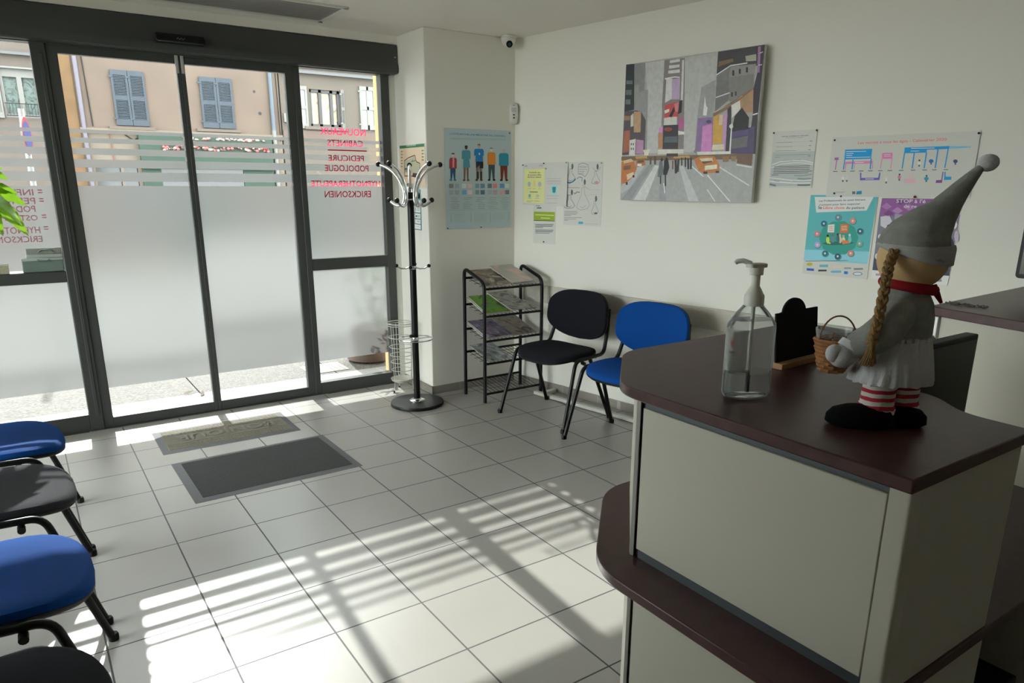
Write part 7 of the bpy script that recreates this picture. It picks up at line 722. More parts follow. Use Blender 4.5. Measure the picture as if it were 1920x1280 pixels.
# ================================================================ small chalkboard
t = thing('chalkboard', 'small black chalkboard with an arched top in a wooden base on the counter', 'chalkboard', (1.34, -2.545, ZC), radians(3))
ol = [(-.078, .004), (.082, .004), (.082, .118), (.040, .118)] + [(-.010 + .045 * cos(a_), .112 + .034 * sin(a_)) for a_ in [radians(12 + 156 * i / 14) for i in range(15)]] + [(-.062, .118), (-.078, .118)]
b = MB(); b.prism(ol, -.002, .002, srgb('slate_black', 16, 18, 20, rough=.75, spec=.2), lambda x, z, y: (x, y + .012 * (z / .12), z)); b.build('board', t)
b = MB(); b.box(-.080, .104, -.018, .012, 0, .013, srgb('pine_base', 168, 128, 84, rough=.5, var=.12, vscale=25)); b.build('wooden_base', t, bevel=.0015)

# ================================================================ standing doll
YAW = math.atan2(-.5624, .8268)
t = thing('doll', 'standing cloth doll with pointed grey hat, straw braid and striped trousers on the counter', 'doll', (1.10, -2.86, ZC), YAW)
FELT = srgb('grey_felt', 150, 153, 148, rough=.95, spec=.1, bump=.8, bscale=260, var=.12, vscale=60)
FELT2 = srgb('light_grey_felt', 182, 184, 182, rough=.95, spec=.1, bump=.8, bscale=300)
SKIN = srgb('cloth_skin', 222, 188, 142, rough=.75, spec=.2, var=.05, vscale=20)
REDC = srgb('red_cloth', 150, 28, 36, rough=.85, spec=.2)
WHC = srgb('white_cotton', 205, 205, 208, rough=.95, spec=.1, bump=.6, bscale=200)
BLK = srgb('black_cloth', 12, 14, 15, rough=.95, spec=.1, bump=.6, bscale=300)
JUTE = srgb('jute', 158, 128, 88, rough=.9, spec=.1, bump=.8, bscale=500, var=.2, vscale=150)
def stripes():
    m, nt, N, L, b = node_mat('red_white_stripes'); tc = N.new('ShaderNodeTexCoord'); sp = N.new('ShaderNodeSeparateXYZ'); L.new(tc.outputs['Object'], sp.inputs[0])
    n = N.new('ShaderNodeTexNoise'); n.inputs['Scale'].default_value = 25; L.new(tc.outputs['Object'], n.inputs['Vector'])
    a = N.new('ShaderNodeMath'); a.operation = 'MULTIPLY_ADD'; a.inputs[1].default_value = .006; L.new(n.outputs['Fac'], a.inputs[0]); L.new(sp.outputs[2], a.inputs[2])
    d = N.new('ShaderNodeMath'); d.operation = 'DIVIDE'; d.inputs[1].default_value = .0132; L.new(a.outputs[0], d.inputs[0])
    f = N.new('ShaderNodeMath'); f.operation = 'FRACT'; L.new(d.outputs[0], f.inputs[0]); g = N.new('ShaderNodeMath'); g.operation = 'GREATER_THAN'; g.inputs[1].default_value = .52; L.new(f.outputs[0], g.inputs[0])
    mx = N.new('ShaderNodeMix'); mx.data_type = 'RGBA'; L.new(g.outputs[0], mx.inputs['Factor']); mx.inputs['A'].default_value = (.62, .60, .55, 1); mx.inputs['B'].default_value = (*[lin(x) for x in (176, 34, 56)], 1)
    L.new(mx.outputs['Result'], b.inputs['Base Color']); b.inputs['Roughness'].default_value = .9; return m
STR = stripes()
def wob(a, k, p=0.): return 1 + k * sin(5 * a + p) + k * .6 * sin(9 * a + 2 * p)
def loft(b, secs, m, seg=40, ruf=0., freq=14):
    # secs: (cx, cy, z, rx, ry[, ruffle])
    vs = []
    for s_ in secs:
        cx, cyy, z, rx, ry = s_[:5]; rf = s_[5] if len(s_) > 5 else 0
        for k in range(seg):
            a = 2 * pi * k / seg; r = 1 + rf * sin(freq * a + z * 60) + rf * .5 * sin(5 * a); vs.append((cx + rx * r * cos(a), cyy + ry * r * sin(a), z + (rf * .02 * sin(freq / 2 * a))))
    n = len(secs); fs = [(i * seg + k, i * seg + (k + 1) % seg, (i + 1) * seg + (k + 1) % seg, (i + 1) * seg + k) for i in range(n - 1) for k in range(seg)]
    fs += [list(range(seg))[::-1], [(n - 1) * seg + k for k in range(seg)]]; b.add(vs, fs, m)
# shoes
b = MB()
b.pillow(sup(.052, .028, 2.4, 28), [(.85, 0), (1.02, .006), (1.0, .018), (.85, .028), (.5, .034), (.2, .036)], BLK, lambda x, y, h: (-.036 + x, -.028 + y - .12 * x, h * (1 - 2.0 * max(0, -x - .02)) + .0))
b.build('shoe', t)
b = MB()
b.pillow(sup(.054, .029, 2.4, 28), [(.85, 0), (1.02, .006), (1.0, .018), (.85, .027), (.5, .031), (.2, .032)], BLK, lambda x, y, h: (.020 + x * .9, -.014 + y - .30 * x, h))
b.build('shoe', t)
for cx, cyy, sgn in ((-.008, -.022, 1), (.043, .0, -1)):
    b = MB(); loft(b, [(cx - .006, cyy, .024, .034, .030, .05), (cx - .004, cyy, .030, .031, .027, .04), (cx - .001, cyy, .038, .026, .023, .015), (cx, cyy, .060, .0265, .023, .01), (cx + .002, cyy, .082, .026, .022, .01)], STR); b.build('trouser_leg', t)
# skirt, torso
b = MB(); loft(b, [(.016, -.004, .070, .064, .050, .05), (.018, -.004, .074, .065, .051, .045), (.022, -.003, .100, .058, .046, .035), (.026, -.002, .125, .050, .041, .03), (.029, 0, .139, .044, .037, .05), (.029, 0, .146, .047, .039, .06), (.029, 0, .148, .040, .034, .03)], WHC, seg=84, freq=22); b.build('skirt', t)
b = MB(); loft(b, [(.029, 0, .138, .042, .036, .02), (.029, 0, .150, .044, .038, .02), (.028, 0, .175, .044, .037, .015), (.025, 0, .198, .043, .034, .01), (.024, 0, .210, .038, .030), (.025, 0, .220, .026, .024), (.026, 0, .228, .022, .020)], FELT, freq=7); b.build('jacket', t)
# arms
b = MB(); b.tube([(.008, -.030, .196), (-.006, -.040, .186), (-.022, -.046, .165), (-.042, -.042, .147), (-.060, -.034, .136), (-.068, -.030, .132)], [.020, .027, .028, .026, .022, .018], FELT, seg=20); b.build('sleeve', t)
b = MB(); b.tube([(.050, .022, .196), (.062, .030, .180), (.068, .032, .160), (.062, .034, .145)], [.016, .019, .019, .014], FELT, seg=18); b.build('sleeve', t)
b = MB(); b.ball((-.078, -.028, .117), .021, WHC, (1.05, .85, .92), 20, 12); b.ball((-.094, -.032, .122), .0125, WHC, (1.1, .8, 1.2), 14, 8); b.tube([(-.064, -.030, .138), (-.070, -.030, .128)], [.019, .020], WHC, seg=16); b.build('mitten', t)
# head, scarf
b = MB(); b.ball((.027, 0, .270), .0525, SKIN, (1, .96, .98), 32, 20); b.build('head', t)
b = MB(); b.tube([(.027 - .0515 * cos(a_) * .62 - .014, -.0515 * sin(a_) * .80, .272 + .049 * cos(a_)) for a_ in [radians(84 + i * 7) for i in range(13)]], .0009, srgb('seam', 120, 92, 62), seg=6); b.build('face_seam', t)
b = MB(); b.tube([(.026 + .037 * cos(a_), .033 * sin(a_), .226 + .006 * -cos(a_)) for a_ in [2 * pi * i / 24 for i in range(24)]], .0085, REDC, seg=12, closed=True)
b.tube([(.060, -.008, .226), (.068, -.010, .214), (.076, -.012, .200)], [.007, .005, .0025], REDC, seg=8); b.build('scarf', t)
# hat
axis = [(.029, .281, .0550, .0545), (.0305, .294, .0530, .0515), (.035, .307, .0475, .0455), (.046, .324, .0360, .0350), (.0615, .3425, .0240, .0240), (.073, .359, .0185, .0185), (.0855, .376, .0140, .0140), (.098, .392, .0100, .0100), (.111, .408, .0055, .0055)]
def hatsec(b, A, m, seg=36):
    vs = []
    for i, (cx, z, rx, ry) in enumerate(A):
        j0 = max(0, i - 1); j1 = min(len(A) - 1, i + 1); dx = A[j1][0] - A[j0][0]; dz = A[j1][1] - A[j0][1]; q = sqrt(dx * dx + dz * dz); tx, tz = dz / q, -dx / q
        if i < 2: tx, tz = .982, -.19
        for k in range(seg):
            a = 2 * pi * k / seg; r = 1 + .025 * sin(3 * a + i * .9) + .015 * sin(7 * a + i); dip = -.010 * sin(a) * -1 if i < 2 else 0
            vs.append((cx + tx * rx * cos(a) * r, ry * sin(a) * r, z + tz * rx * cos(a) * r + dip))
    n = len(A); fs = [(i * seg + k, i * seg + (k + 1) % seg, (i + 1) * seg + (k + 1) % seg, (i + 1) * seg + k) for i in range(n - 1) for k in range(seg)] + [list(range(seg))[::-1], [(n - 1) * seg + k for k in range(seg)]]
    b.add(vs, fs, m)
b = MB(); hatsec(b, axis, FELT); h = b.build('hat', t)
b = MB(); hatsec(b, [(.0285, .275, .0555, .0535), (.0285, .277, .0580, .056), (.0295, .289, .0560, .0540), (.0295, .291, .053, .051)], FELT2); b.build('hat_band', t)
b = MB(); b.ball((.120, 0, .414), .0145, WHC, (1.05, 1, .9), 18, 12, fn=lambda x, y, z: (x * (1 + .06 * sin(x * 900) * sin(z * 800)), y * (1 + .06 * sin(y * 900)), z)); b.build('pompom', t)
# braid
def braid_path(u): 
    P = [(-.020, -.030, .284), (-.031, -.040, .262), (-.037, -.050, .238), (-.044, -.060, .205), (-.050, -.066, .172), (-.055, -.068, .146)]
    f = u * (len(P) - 1); i = min(int(f), len(P) - 2); f -= i; return Vector(P[i]).lerp(Vector(P[i + 1]), f)
b = MB()
for k in range(3):
    pts = [braid_path(u / 60) + Vector((.0045 * sin(u / 60 * 26 + k * 2.094), .003 * sin(u / 60 * 52 + k * 4.19), 0)) for u in range(61)]
    b.tube(pts, .0042, JUTE, seg=7)
b.tube([(-.055, -.068, .150), (-.055, -.068, .142)], .0068, JUTE, seg=10)
rr = random.Random(4)
for i in range(46):
    a = rr.random() * 6.28; r = sqrt(rr.random()); b.tube([(-.055 + .004 * r * cos(a), -.068 + .004 * r * sin(a), .145), (-.055 + .008 * r * cos(a), -.069 + .006 * r * sin(a), .128), (-.057 + .013 * r * cos(a), -.069 + .008 * r * sin(a), .110 + .006 * rr.random())], .0011, JUTE, seg=4)
b.build('braid', t)
# basket
WICK = srgb('wicker', 160, 108, 66, rough=.7, var=.25, vscale=60)
bp = Vector((1.10, -2.86, ZC)) + Matrix.Rotation(YAW, 3, 'Z') @ Vector((-.074, .014, 0))
t = thing('wicker_basket', 'little wicker basket with a glass bowl inside hanging from the arm of the doll', 'basket', (bp.x, bp.y, ZC + .084), YAW)
b = MB()
for i in range(9):
    z = i * .0072; r = .021 + .013 * (i / 8) ** .8
    b.tube([((r + .0014 * (-1) ** j * (1 if i % 2 else -1)) * cos(2 * pi * j / 20), (r + .0014 * (-1) ** j * (1 if i % 2 else -1)) * sin(2 * pi * j / 20), z) for j in range(20)], .0037, WICK, seg=6, closed=True)
b.lathe([(0, -.003), (.021, -.003), (.021, .001), (0, .001)], WICK, seg=20)
b.build('wicker_body', t)
b = MB(); b.lathe([(0, .030), (.018, .032), (.029, .045), (.0345, .070), (.0355, .078), (.0335, .078), (.0325, .068), (.027, .047), (0, .034)], CLEAR, seg=32); b.build('glass_bowl', t)
b = MB(); b.tube([(.034 * cos(a_), -.012 + .004 * sin(a_), .058 + .046 * sin(a_)) for a_ in [pi * i / 18 for i in range(19)]], .0016, srgb('red_brown_cord', 130, 84, 66, rough=.8), seg=7); b.build('handle', t)
b = MB()
for i in range(9):
    a = i * 2.4; b.tube([(.016 * cos(a), .016 * sin(a), .042 + .002 * i), (-.018 * cos(a + .4), -.014 * sin(a + .4), .054 + .0015 * i)], .0042, WICK, seg=7)
b.build('wood_sticks', t); t.scale = (.88, .88, .88)

# ================================================================ cases on the window ledge
CG = srgb('green_grey_case', 120, 136, 130, rough=.35); CL = srgb('clear_grey_lid', 178, 186, 182, rough=.3)
t = thing('plastic_case', 'wide grey-green plastic case lying on the left window ledge, under a smaller case', 'case', (.062, 1.580, 1.003))
b = MB(); b.box(-.108, .098, -.018, .018, 0, .068, CG); b.build('case_body', t, bevel=.004)
b = MB(); b.box(-.110, .100, -.020, .020, .066, .082, CL); b.build('lid', t, bevel=.003)
b = MB(); b.tube(arc_pts([(-.03, -.021, .074), (-.02, -.024, .066), (.02, -.024, .066), (.03, -.021, .074)], .006), .003, CG, seg=8); b.build('handle', t)
t = thing('plastic_case', 'smaller pale plastic case with a handle stacked on top of the wide green one', 'case', (.085, 1.580, 1.0855))
b = MB(); b.box(-.105, .076, -.016, .016, 0, .020, CL); b.build('case_base', t, bevel=.003)
b = MB(); b.box(-.102, .074, -.015, .015, .020, .056, srgb('smoky_case', 150, 154, 146, rough=.3)); b.build('case_body', t, bevel=.004)
b = MB(); b.tube(arc_pts([(-.045, -.016, .030), (-.03, -.020, .046), (.02, -.020, .046), (.035, -.016, .030)], .012), .003, CG, seg=8); b.build('handle', t)
t = thing('cardboard_box', 'small speckled beige box on the window ledge left of the plastic cases', 'box', (-.20, 1.580, 1.003))
b = MB(); b.box(-.09, .088, -.016, .016, 0, .046, srgb('speckled_card', 180, 176, 150, rough=.7, var=.2, vscale=120)); b.build('carton', t, bevel=.001)
b = MB(); b.box(-.092, .090, -.018, .018, .044, .056, srgb('pale_card', 198, 200, 188, rough=.7)); b.build('lid', t, bevel=.001)

# ================================================================ pot plant
def leaf_mat():
    m, nt, N, L, b = node_mat('bright_leaf'); N.remove(b)
    tc = N.new('ShaderNodeTexCoord'); n = N.new('ShaderNodeTexNoise'); n.inputs['Scale'].default_value = 18; L.new(tc.outputs['Object'], n.inputs['Vector'])
    r = N.new('ShaderNodeValToRGB'); r.color_ramp.elements[0].color = (.10, .24, .015, 1); r.color_ramp.elements[1].color = (.26, .46, .02, 1); L.new(n.outputs['Fac'], r.inputs['Fac'])
    d = N.new('ShaderNodeBsdfDiffuse'); tl = N.new('ShaderNodeBsdfTranslucent'); L.new(r.outputs[0], d.inputs[0]); L.new(r.outputs[0], tl.inputs[0])
    g = N.new('ShaderNodeBsdfGlossy'); g.inputs['Roughness'].default_value = .3; m1 = N.new('ShaderNodeMixShader'); m1.inputs[0].default_value = .6; L.new(d.outputs[0], m1.inputs[1]); L.new(tl.outputs[0], m1.inputs[2])
    m2 = N.new('ShaderNodeMixShader'); m2.inputs[0].default_value = .05; L.new(m1.outputs[0], m2.inputs[1]); L.new(g.outputs[0], m2.inputs[2]); L.new(m2.outputs[0], N['Material Output'].inputs['Surface']); return m
LEAF = leaf_mat(); STEM = srgb('brown_stem', 96, 84, 58, rough=.8); SOIL = srgb('soil', 40, 30, 24, rough=1)
t = thing('potted_plant', 'tall pot plant with bright green finger-shaped leaves at the left edge by the window', 'plant', (-.72, 1.16, 0))
PX, PY = -.72, 1.16
b = MB(); b.lathe([(.10, 0), (.105, .01), (.14, .26), (.150, .27), (.150, .29), (.138, .29), (.134, .25), (0, .25)], srgb('terracotta_pot', 150, 92, 66, rough=.7), seg=32); b.build('pot', t)
b = MB(); b.lathe([(.134, .252), (0, .258)], SOIL, seg=24); b.build('soil', t)
b = MB()
for k in range(3): b.tube([(.018 * cos(z * 9 + k * 2.09), .018 * sin(z * 9 + k * 2.09), .24 + z) for z in [i * .04 for i in range(25)]], .014, STEM, seg=8)
b.build('trunk', t)
def leaflet(b, base, dr, L_, W_, droop, up=Vector((.25, 1, .6))):
    d = Vector(dr).normalized(); s_ = d.cross(up).normalized(); n = 12; vs = []
    for i in range(n + 1):
        u = i / n; wd = W_ * (sin(pi * u ** .85) ** .8) * (1 + .05 * sin(u * 40)) + .0005; c = Vector(base) + d * (L_ * u) - Vector((0, 0, 1)) * droop * u * u
        nn = s_.cross(d).normalized()
        for k in (-1, -.5, 0, .5, 1): vs.append(c + s_ * wd * k + nn * (abs(k) * wd * .35 + .0022 * sin(u * 60) * abs(k)))
    b.add(vs, [(i * 5 + k, i * 5 + k + 1, i * 5 + k + 6, i * 5 + k + 5) for i in range(n) for k in range(4)], LEAF)
def palm(cx, cyy, cz, dirs, L_):
    st = Vector((0, 0, 1.18)); c = Vector((cx - PX, cyy - PY, cz))
    b = MB(); b.tube([st, st.lerp(c, .5) + Vector((0, 0, .06)), c], .0035, LEAF, seg=6)
    for d, l in dirs: leaflet(b, c, d, L_ * l, .030 * l + .008, .05 * l)
    b.build('leaf', t)
palm(-.20, .95, 1.58, [((.9, -.25, -.30), .62), ((.9, .1, -.12), .75), ((.85, .25, .15), .7), ((.2, .6, .3), .8), ((-.6, .3, .2), .9), ((-.1, -.8, 0), .8)], .22)
palm(-.175, .93, 1.485, [((.85, -.1, .05), .78), ((.82, .05, -.18), .92), ((.70, .0, -.70), 1.18), ((.35, .1, -.9), .95), ((.5, .6, -.1), .8), ((-.7, .2, .1), 1), ((.75, -.3, -.62), 1.0)], .215)
palm(-.42, .86, 1.52, [((.5, -.7, 0), 1), ((.9, .1, -.1), 1), ((.3, .9, 0), 1), ((-.8, .4, .1), 1), ((-.5, -.8, -.1), 1), ((.4, -.4, .5), .9)], .22)
palm(-.62, 1.05, 1.66, [((.5, -.7, 0), 1), ((.9, .1, -.1), 1), ((.3, .8, 0), 1), ((-.8, .4, .1), 1), ((-.5, -.8, -.1), 1)], .22)
palm(-.36, 1.12, 1.36, [((.6, -.6, -.1), 1), ((.9, .1, -.2), .9), ((.3, .7, -.1), .9), ((-.8, .2, .1), 1), ((-.4, -.8, -.2), 1)], .20)
palm(-.80, .90, 1.40, [((.5, -.7, 0), 1), ((.9, .1, -.1), 1), ((.3, .9, 0), 1), ((-.3, .6, .1), .7), ((-.2, -.8, -.1), 1)], .20)
# ================================================================ outside
def pebble():
    m, nt, N, L, b = node_mat('washed_pebble_paving'); geo = N.new('ShaderNodeNewGeometry'); v = N.new('ShaderNodeTexVoronoi'); v.inputs['Scale'].default_value = 75; L.new(geo.outputs['Position'], v.inputs['Vector'])
    r = N.new('ShaderNodeValToRGB'); r.color_ramp.elements[0].color = (.012, .011, .010, 1); r.color_ramp.elements[1].color = (.085, .073, .062, 1); L.new(v.outputs['Color'], r.inputs['Fac']); L.new(r.outputs[0], b.inputs['Base Color']); b.inputs['Roughness'].default_value = .8
    bp = N.new('ShaderNodeBump'); bp.inputs['Strength'].default_value = .6; bp.inputs['Distance'].default_value = .006; L.new(v.outputs['Distance'], bp.inputs['Height']); L.new(bp.outputs['Normal'], b.inputs['Normal']); return m
b = MB(); b.box(-3, 8, 1.66, 2.10, -.12, -.004, STEP); tag(b.build('doorstep'), 'pale tiled doorstep strip outside the glass doors', 'doorstep', kind='structure')
PB = pebble()
b = MB()
for x0, x1 in ((-6, -1.25), (-1.24, .915), (.925, 1.99), (2.0, 4.2), (4.21, 8)): b.box(x0, x1, 2.10, 4.2, -.12, -.008, PB)
tag(b.build('pavement'), 'washed pebble pavement outside beyond the doorstep', 'pavement', kind='structure')
b = MB(); b.box(-30, 30, 4.2, 18.2, -.25, -.14, srgb('asphalt', 116, 113, 108, rough=.9, var=.1, vscale=3)); b.box(-30, XL - .12, -30, 4.2, -.25, -.14, MATS['asphalt']); tag(b.build('street'), 'grey asphalt street outside', 'street', kind='structure')
def drain():
    t = thing('drain_cover', 'perforated metal drain cover in the pavement behind the right window', 'drain cover', (1.96, 2.33, -.008)); b = MB(); b.box(-.17, .17, -.15, .15, 0, .004, srgb('cast_iron', 90, 86, 82, rough=.6)); b.build('plate', t)
    b = MB()
    for i in range(7):
        for j in range(6): b.box(-.15 + i * .045, -.125 + i * .045, -.13 + j * .045, -.11 + j * .045, .0035, .0045, DARK2)
    b.build('holes', t)
drain()
# orange end wall of the neighbouring shop, with planter
OR = srgb('orange_render', 182, 146, 100, rough=.9, var=.06, vscale=4)
b = MB(); b.box(2.372, 2.9, 1.66, 1.98, -.12, 2.66, OR); struct(b.build('wall_outside'))
t = thing('flower_planter', 'dark terracotta planter with a green bush outside the right window', 'planter', (2.42, 2.42, -.008))
b = MB(); b.lathe([(.15, 0), (.20, .02), (.235, .22), (.245, .34), (.225, .34), (.21, .30), (0, .30)], srgb('dark_terracotta', 92, 76, 66, rough=.7), seg=32); b.build('pot', t)
b = MB(); rr = random.Random(9); BUSH = srgb('bush_green', 84, 120, 62, rough=.8)
for i in range(520):
    a = rr.random() * 6.28; z = .32 + rr.random() * .62; r = (.26 * sin(pi * min(1, (z - .25) / .75)) + .03) * sqrt(rr.random()); c = Vector((r * cos(a), r * sin(a), z)); d = Vector((cos(a) + rr.uniform(-.5, .5), sin(a) + rr.uniform(-.5, .5), rr.uniform(-.2, .9))).normalized(); s_ = d.cross(Vector((.3, .2, 1))).normalized() * .012
    b.add([c, c + d * .03 + s_, c + d * .06, c + d * .03 - s_], [(0, 1, 2, 3)], BUSH, False)
b.build('foliage', t)
b = MB()
for i in range(7): b.tube([(0, 0, .28), (.10 * cos(i), .10 * sin(i), .6), (.15 * cos(i + .3), .15 * sin(i + .3), .85)], .005, STEM, seg=5)
b.build('stems', t)
for i, (x, y, a) in enumerate(((.84, 2.12, .4), (.92, 2.04, 1.3))):
    b = MB(); b.add([(-.045, 0, .002), (-.015, .018, .012), (.02, .014, .006), (.05, 0, .016), (.02, -.014, .010), (-.015, -.016, .004)], [(0, 1, 2, 3, 4, 5)], srgb('dry_leaf', 62, 48, 36, rough=.9)); o = b.build('dry_leaf', None, (x, y, .0), a, tri=True)
    tag(o, ['curled dry leaf lying on the pebbles outside the left door', 'brown dry leaf lying on the pale doorstep outside the left door'][i], 'leaf')
# road sign
t = thing('road_sign', 'round blue and red road sign on a pole across the left window', 'road sign', (.185, 6.0, -.14))
b = MB(); b.tube([(0, 0, 0), (0, 0, 2.40)], .028, srgb('galvanised_pole', 130, 132, 130, rough=.5), seg=12); b.build('pole', t)
b = MB(); q = Vector((.972, -.235, 0)); cc = Vector((.01, -.04, 2.13)); b.tube([cc - q * .008, cc + q * .008], .192, srgb('sign_back', 120, 122, 124, rough=.5), seg=36); b.build('disc', t)
b = MB(); b.tube([cc + q * .008, cc + q * .010], .186, srgb('sign_red', 120, 20, 24, rough=.4), seg=36); b.tube([cc + q * .010, cc + q * .012], .148, srgb('sign_blue', 24, 38, 100, rough=.4), seg=36); b.build('sign_face', t)
# ---- houses opposite
BY = 18.0
def facade(b, x0, x1, z0, z1, m, holes=(), th=.4, y=BY):
    xs = sorted({x0, x1, *[h[0] for h in holes], *[h[1] for h in holes]}); zs = sorted({z0, z1, *[h[2] for h in holes], *[h[3] for h in holes]})
    for xa, xb in zip(xs, xs[1:]):
        for za, zb in zip(zs, zs[1:]):
            cx, cz = (xa + xb) / 2, (za + zb) / 2
            if not any(h[0] < cx < h[1] and h[2] < cz < h[3] for h in holes): b.box(xa, xb, y, y + th, za, zb, m)
PINKW = srgb('pink_ochre_render', 196, 172, 156, k=0.180, rough=.95, var=.10, vscale=1.1); GREYW = srgb('grey_beige_render', 172, 160, 148, k=0.197, rough=.95, var=.08, vscale=1.3); LEFTW = srgb('taupe_render', 176, 162, 152, k=0.197, rough=.95, var=.08, vscale=1.2)
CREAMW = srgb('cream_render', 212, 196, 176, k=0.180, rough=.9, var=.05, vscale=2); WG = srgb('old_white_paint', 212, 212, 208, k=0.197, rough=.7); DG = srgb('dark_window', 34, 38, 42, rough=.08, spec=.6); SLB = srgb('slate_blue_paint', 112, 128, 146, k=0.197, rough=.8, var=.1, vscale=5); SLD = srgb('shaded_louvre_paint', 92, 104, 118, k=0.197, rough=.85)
def shutter_leaf(par, x0, x1, z0, z1, y, m, m2, kind='louvre', name='shutter'):
    b = MB(); w = x1 - x0; st = w * .14
    b.box(x0, x0 + st, y - .05, y, z0, z1, m); b.box(x1 - st, x1, y - .05, y, z0, z1, m); h = z1 - z0
    for a, c in ((0, .11), (.46, .54), (.91, 1)): b.box(x0 + st, x1 - st, y - .048, y, z0 + a * h, z0 + c * h, m)
    if kind == 'louvre':
        for a, c in ((.11, .46), (.54, .91)):
            n = 13
            for i in range(n):
                z = z0 + h * (a + (c - a) * (i + .5) / n); b.box(x0 + st, x1 - st, y - .040, y - .012, z - h * (c - a) / n * .33, z + h * (c - a) / n * .22, m)
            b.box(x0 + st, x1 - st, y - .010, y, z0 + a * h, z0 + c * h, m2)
    else:
        b.box(x0 + st, x1 - st, y - .02, y, z0, z1, m2)
        b.box((x0 + x1) / 2 - w * .06, (x0 + x1) / 2 + w * .06, y - .048, y, z0, z1, m)
    for z in (z0 + .12 * h, z0 + .88 * h): b.box(x0 - .05, x0 + .02, y - .06, y - .045, z - .02, z + .02, m)
    return b.build(name, par)
# left house
hl = thing('house', 'taupe house across the street with a white window and an ochre corner strip', 'house', (0, 0, 0), group=None)
b = MB(); facade(b, -8, 1.33, -.14, 9.2, LEFTW, [(.16, .92, 3.02, 4.10), (-1.9, -1.1, 3.02, 4.10)]); b.build('wall', hl)
b = MB(); b.box(1.33, 1.64, BY - .02, BY + .4, -.14, 9.2, srgb('ochre_stone', 200, 158, 112, k=0.180, rough=.95, var=.2, vscale=3)); b.build('corner_strip', hl)
b = MB(); b.box(-8, 1.33, BY - .10, BY, 4.40, 4.46, srgb('slate_band', 80, 82, 86, rough=.8)); b.box(-8, 1.33, BY - .05, BY, 4.10, 4.14, WG); b.build('cornice', hl)
for X in (.16, -1.9):
    f = MB(); w = .76; f.box(X, X + .06, BY + .03, BY + .10, 3.02, 4.10, WG); f.box(X + w - .06, X + w, BY + .03, BY + .10, 3.02, 4.10, WG); f.box(X + .06, X + w - .06, BY + .03, BY + .10, 3.92, 4.10, WG); f.box(X + .06, X + w - .06, BY + .03, BY + .10, 3.02, 3.10, WG); f.box(X + .33, X + .43, BY + .03, BY + .10, 3.10, 3.92, WG); f = f.build('window', hl)
    g = MB(); g.box(X + .05, X + w - .05, BY + .09, BY + .10, 3.08, 3.94, blotch('painted_reflection_pane', ['1a2222', '566260', '384240'], 6, 2) if X > 0 else DG); g.build('pane', f)  # mottled pane colour stands for a reflection in the glass
    r = MB(); r.box(X + .02, X + w - .02, BY - .10, BY - .08, 3.32, 3.335, BLACKM); r.box(X + .02, X + w - .02, BY - .10, BY - .08, 3.05, 3.065, BLACKM)
    for i in range(12): r.tube(circ(0, 0, .001, 3), .0001, BLACKM, seg=3) if False else r.box(X + .04 + i * .062, X + .048 + i * .062, BY - .095, BY - .085, 3.05, 3.33, BLACKM)
    r.build('balcony_rail', hl)
    shutter_leaf(hl, X - .24, X - .02, 3.0, 4.12, BY, WG, WG, 'panel'); shutter_leaf(hl, X + w + .02, X + w + .22, 3.0, 4.12, BY, WG, WG, 'panel')
# middle house with two shuttered windows
hm = thing('house', 'pink rendered house with two closed slate-blue shuttered windows across the street', 'house', (0, 0, 0))
b = MB(); facade(b, 1.64, 6.62, 2.86, 9.2, PINKW); facade(b, 1.64, 6.62, -.14, 2.78, CREAMW, [(1.85, 2.42, .5, 2.06), (2.48, 2.82, .5, 2.06)]); b.build('wall', hm)
b = MB(); b.box(1.64, 6.62, BY - .09, BY + .02, 2.78, 2.86, CREAMW); b.build('ledge', hm)
for X0, X1, z0, z1 in ((2.46, 3.22, 2.95, 4.25), (4.53, 5.36, 2.98, 4.25)):
    xm = (X0 + X1) / 2; shutter_leaf(hm, X0, xm - .005, z0, z1, BY, SLB, SLD); shutter_leaf(hm, xm + .005, X1, z0, z1, BY, SLB, SLD)
    b = MB(); b.box(X0 - .18, X1 + .12, BY - .10, BY, z0 - .10, z0 - .03, srgb('weathered_sill', 84, 76, 70, rough=.9)); b.build('window_sill', hm)
b = MB(); b.tube([(1.73, BY - .06, -.1), (1.73, BY - .06, 9.1)], .05, srgb('mauve_pipe', 88, 84, 96, rough=.6), seg=10); b.build('downpipe', hm)
b = MB(); b.tube([(6.39, BY - .06, 2.98), (6.39, BY - .06, 9.1)], .055, srgb('slate_pipe', 70, 80, 92, rough=.6), seg=10); b.tube([(6.39, BY - .06, -.1), (6.39, BY - .06, 2.98)], .06, WG, seg=10); b.build('downpipe', hm)
b = MB(); b.tube([(1.93, BY - .02, 2.9), (1.90, BY - .02, 4.0), (1.86, BY - .02, 5.2)], .012, BLACKP, seg=5); b.tube([(6.58, BY - .02, 2.7), (6.56, BY - .02, 5.2)], .012, BLACKP, seg=5)
b.tube([(2.62, BY - .02, 2.72), (2.80, BY - .02, 2.60), (3.0, BY - .02, 2.72)], .012, BLACKP, seg=5); b.tube([(2.28, BY - .02, 2.74), (2.30, BY - .02, 2.1)], .014, srgb('rusty_bar', 110, 70, 56, rough=.8), seg=5); b.build('cables', hm)
for i, (x, z, r) in enumerate(((5.95, 3.98, .035), (6.06, 3.42, .045))):
    b = MB(); b.tube([(x, BY - .004, z), (x, BY + .001, z)], r, DARK2, seg=14); b.build('wall_hole', hm)
b = MB(); b.box(1.85, 2.42, BY + .12, BY + .16, .5, 2.06, DG); b.box(2.48, 2.82, BY + .12, BY + .16, .5, 2.06, DG); b.build('shop_window', hm)
t = thing('meter_box', 'small white utility box with a green cable on the pink house wall across the street', 'utility box', (6.82, BY - .06, 3.34))
b = MB(); b.box(-.11, .11, 0, .06, -.12, .12, WG); b.build('box', t, bevel=.01)
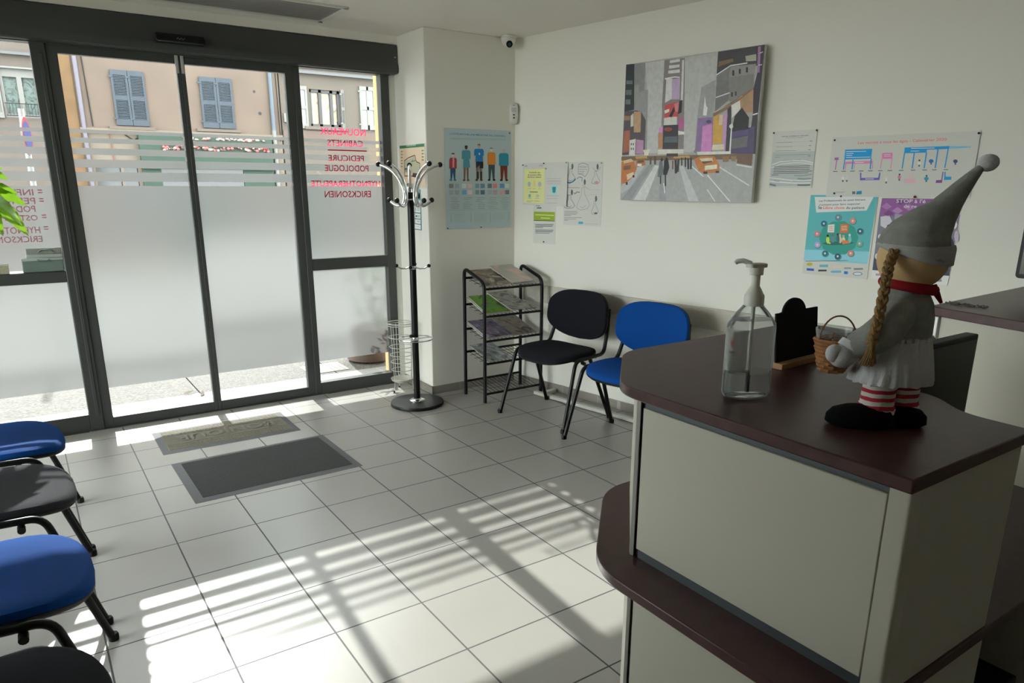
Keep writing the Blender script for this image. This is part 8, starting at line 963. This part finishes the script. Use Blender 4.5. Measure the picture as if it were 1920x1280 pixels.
b = MB(); b.tube([(.0, .03, -.13), (.04, .03, -.25), (-.02, .03, -.40)], .02, srgb('green_cable', 60, 130, 90), seg=8); b.build('cable', t)
# green shop front
sh = thing('shopfront', 'dark green shop front with a band of pink flowers below the shuttered windows', 'shop front', (0, 0, 0))
GRN = srgb('shop_green', 66, 106, 86, k=0.230, rough=.7, var=.1, vscale=3)
b = MB(); b.box(2.90, 6.28, BY - .16, BY - .01, 1.90, 2.74, GRN); b.box(2.90, 3.35, BY - .10, BY - .01, -.13, 1.90, GRN); b.box(5.45, 6.28, BY - .10, BY - .01, -.13, 1.90, GRN); b.box(3.35, 5.45, BY - .10, BY - .01, -.13, .6, GRN); b.build('green_boards', sh)
b = MB(); b.box(3.35, 5.45, BY - .06, BY - .01, .6, 1.9, DG); b.build('shop_window', sh)
b = MB(); rr = random.Random(5); FLW = [srgb('flower_pink', 160, 80, 80, rough=.9), srgb('flower_red', 120, 24, 30, rough=.9), srgb('flower_cream', 160, 140, 130, rough=.9), srgb('flower_leaf', 70, 60, 56, rough=.9)]
for i in range(150):
    x = 3.45 + rr.random() * 2.75; z = 2.40 + .16 * rr.random() + .04 * sin(x * 5); b.ball((x, BY - .20, z), .02 + .03 * rr.random(), FLW[rr.choice((0, 0, 1, 2, 3, 3, 3))], (1, .6, .8), 7, 5)
for i in range(60):
    x = 3.9 + rr.random() * 2.2; b.ball((x, BY - .17, 2.66 + .05 * rr.random()), .02 + .02 * rr.random(), FLW[rr.choice((2, 2, 0, 3))], (1.4, .6, .7), 7, 5)
tag(b.build('flower_garland', sh), kind='stuff')
# right house
hr = thing('house', 'grey beige house across the street with an open dark window and a white shutter', 'house', (0, 0, 0))
b = MB(); facade(b, 6.66, 15, -.14, 9.2, GREYW, [(7.50, 8.42, 3.16, 4.16)]); b.build('wall', hr)
b = MB(); b.box(6.66, 15, BY - .12, BY, 4.55, 4.62, srgb('slate_band', 80, 82, 86, rough=.8)); b.box(6.66, 9.7, BY - .05, BY, 2.80, 3.02, srgb('brown_band', 84, 72, 66, rough=.9)); b.box(7.3, 8.6, BY - .09, BY, 3.06, 3.14, srgb('weathered_sill', 84, 76, 70)); b.build('cornice', hr)
f = MB(); f.box(7.50, 7.57, BY + .04, BY + .12, 3.16, 4.16, srgb('dark_joinery', 42, 42, 46)); DJ = MATS['dark_joinery']
for x in (7.78, 8.12, 8.34): f.box(x, x + .09, BY + .04, BY + .12, 3.16, 4.16, DJ)
f.box(7.5, 8.42, BY + .04, BY + .12, 4.08, 4.16, DJ); f.box(7.5, 8.42, BY + .04, BY + .12, 3.16, 3.22, DJ); f = f.build('window', hr)
g = MB(); g.box(7.55, 8.40, BY + .10, BY + .11, 3.2, 4.1, blotch('painted_street_reflection', ['2a3036', '857660', '928e86'], 3, 4)); g.build('pane', f)  # reflection of the street is painted into the pane colours
shutter_leaf(hr, 6.98, 7.42, 3.08, 4.22, BY, WG, srgb('grey_shutter', 130, 132, 132), 'panel'); shutter_leaf(hr, 8.44, 8.52, 3.14, 4.2, BY, WG, WG, 'panel'); shutter_leaf(hr, 9.02, 9.52, 3.12, 4.34, BY, WG, srgb('grey_shutter', 130, 132, 132), 'panel')

# unseen floors above the shop, added to block sky light on the houses opposite
b = MB(); b.box(-1.92, 8, 1.70, 2.0, 2.66, 11.5, GREYW); b.box(-1.92, 8, -6.5, 1.70, 2.66, 11.5, GREYW); struct(b.build('wall_unseen_upper_floors'))
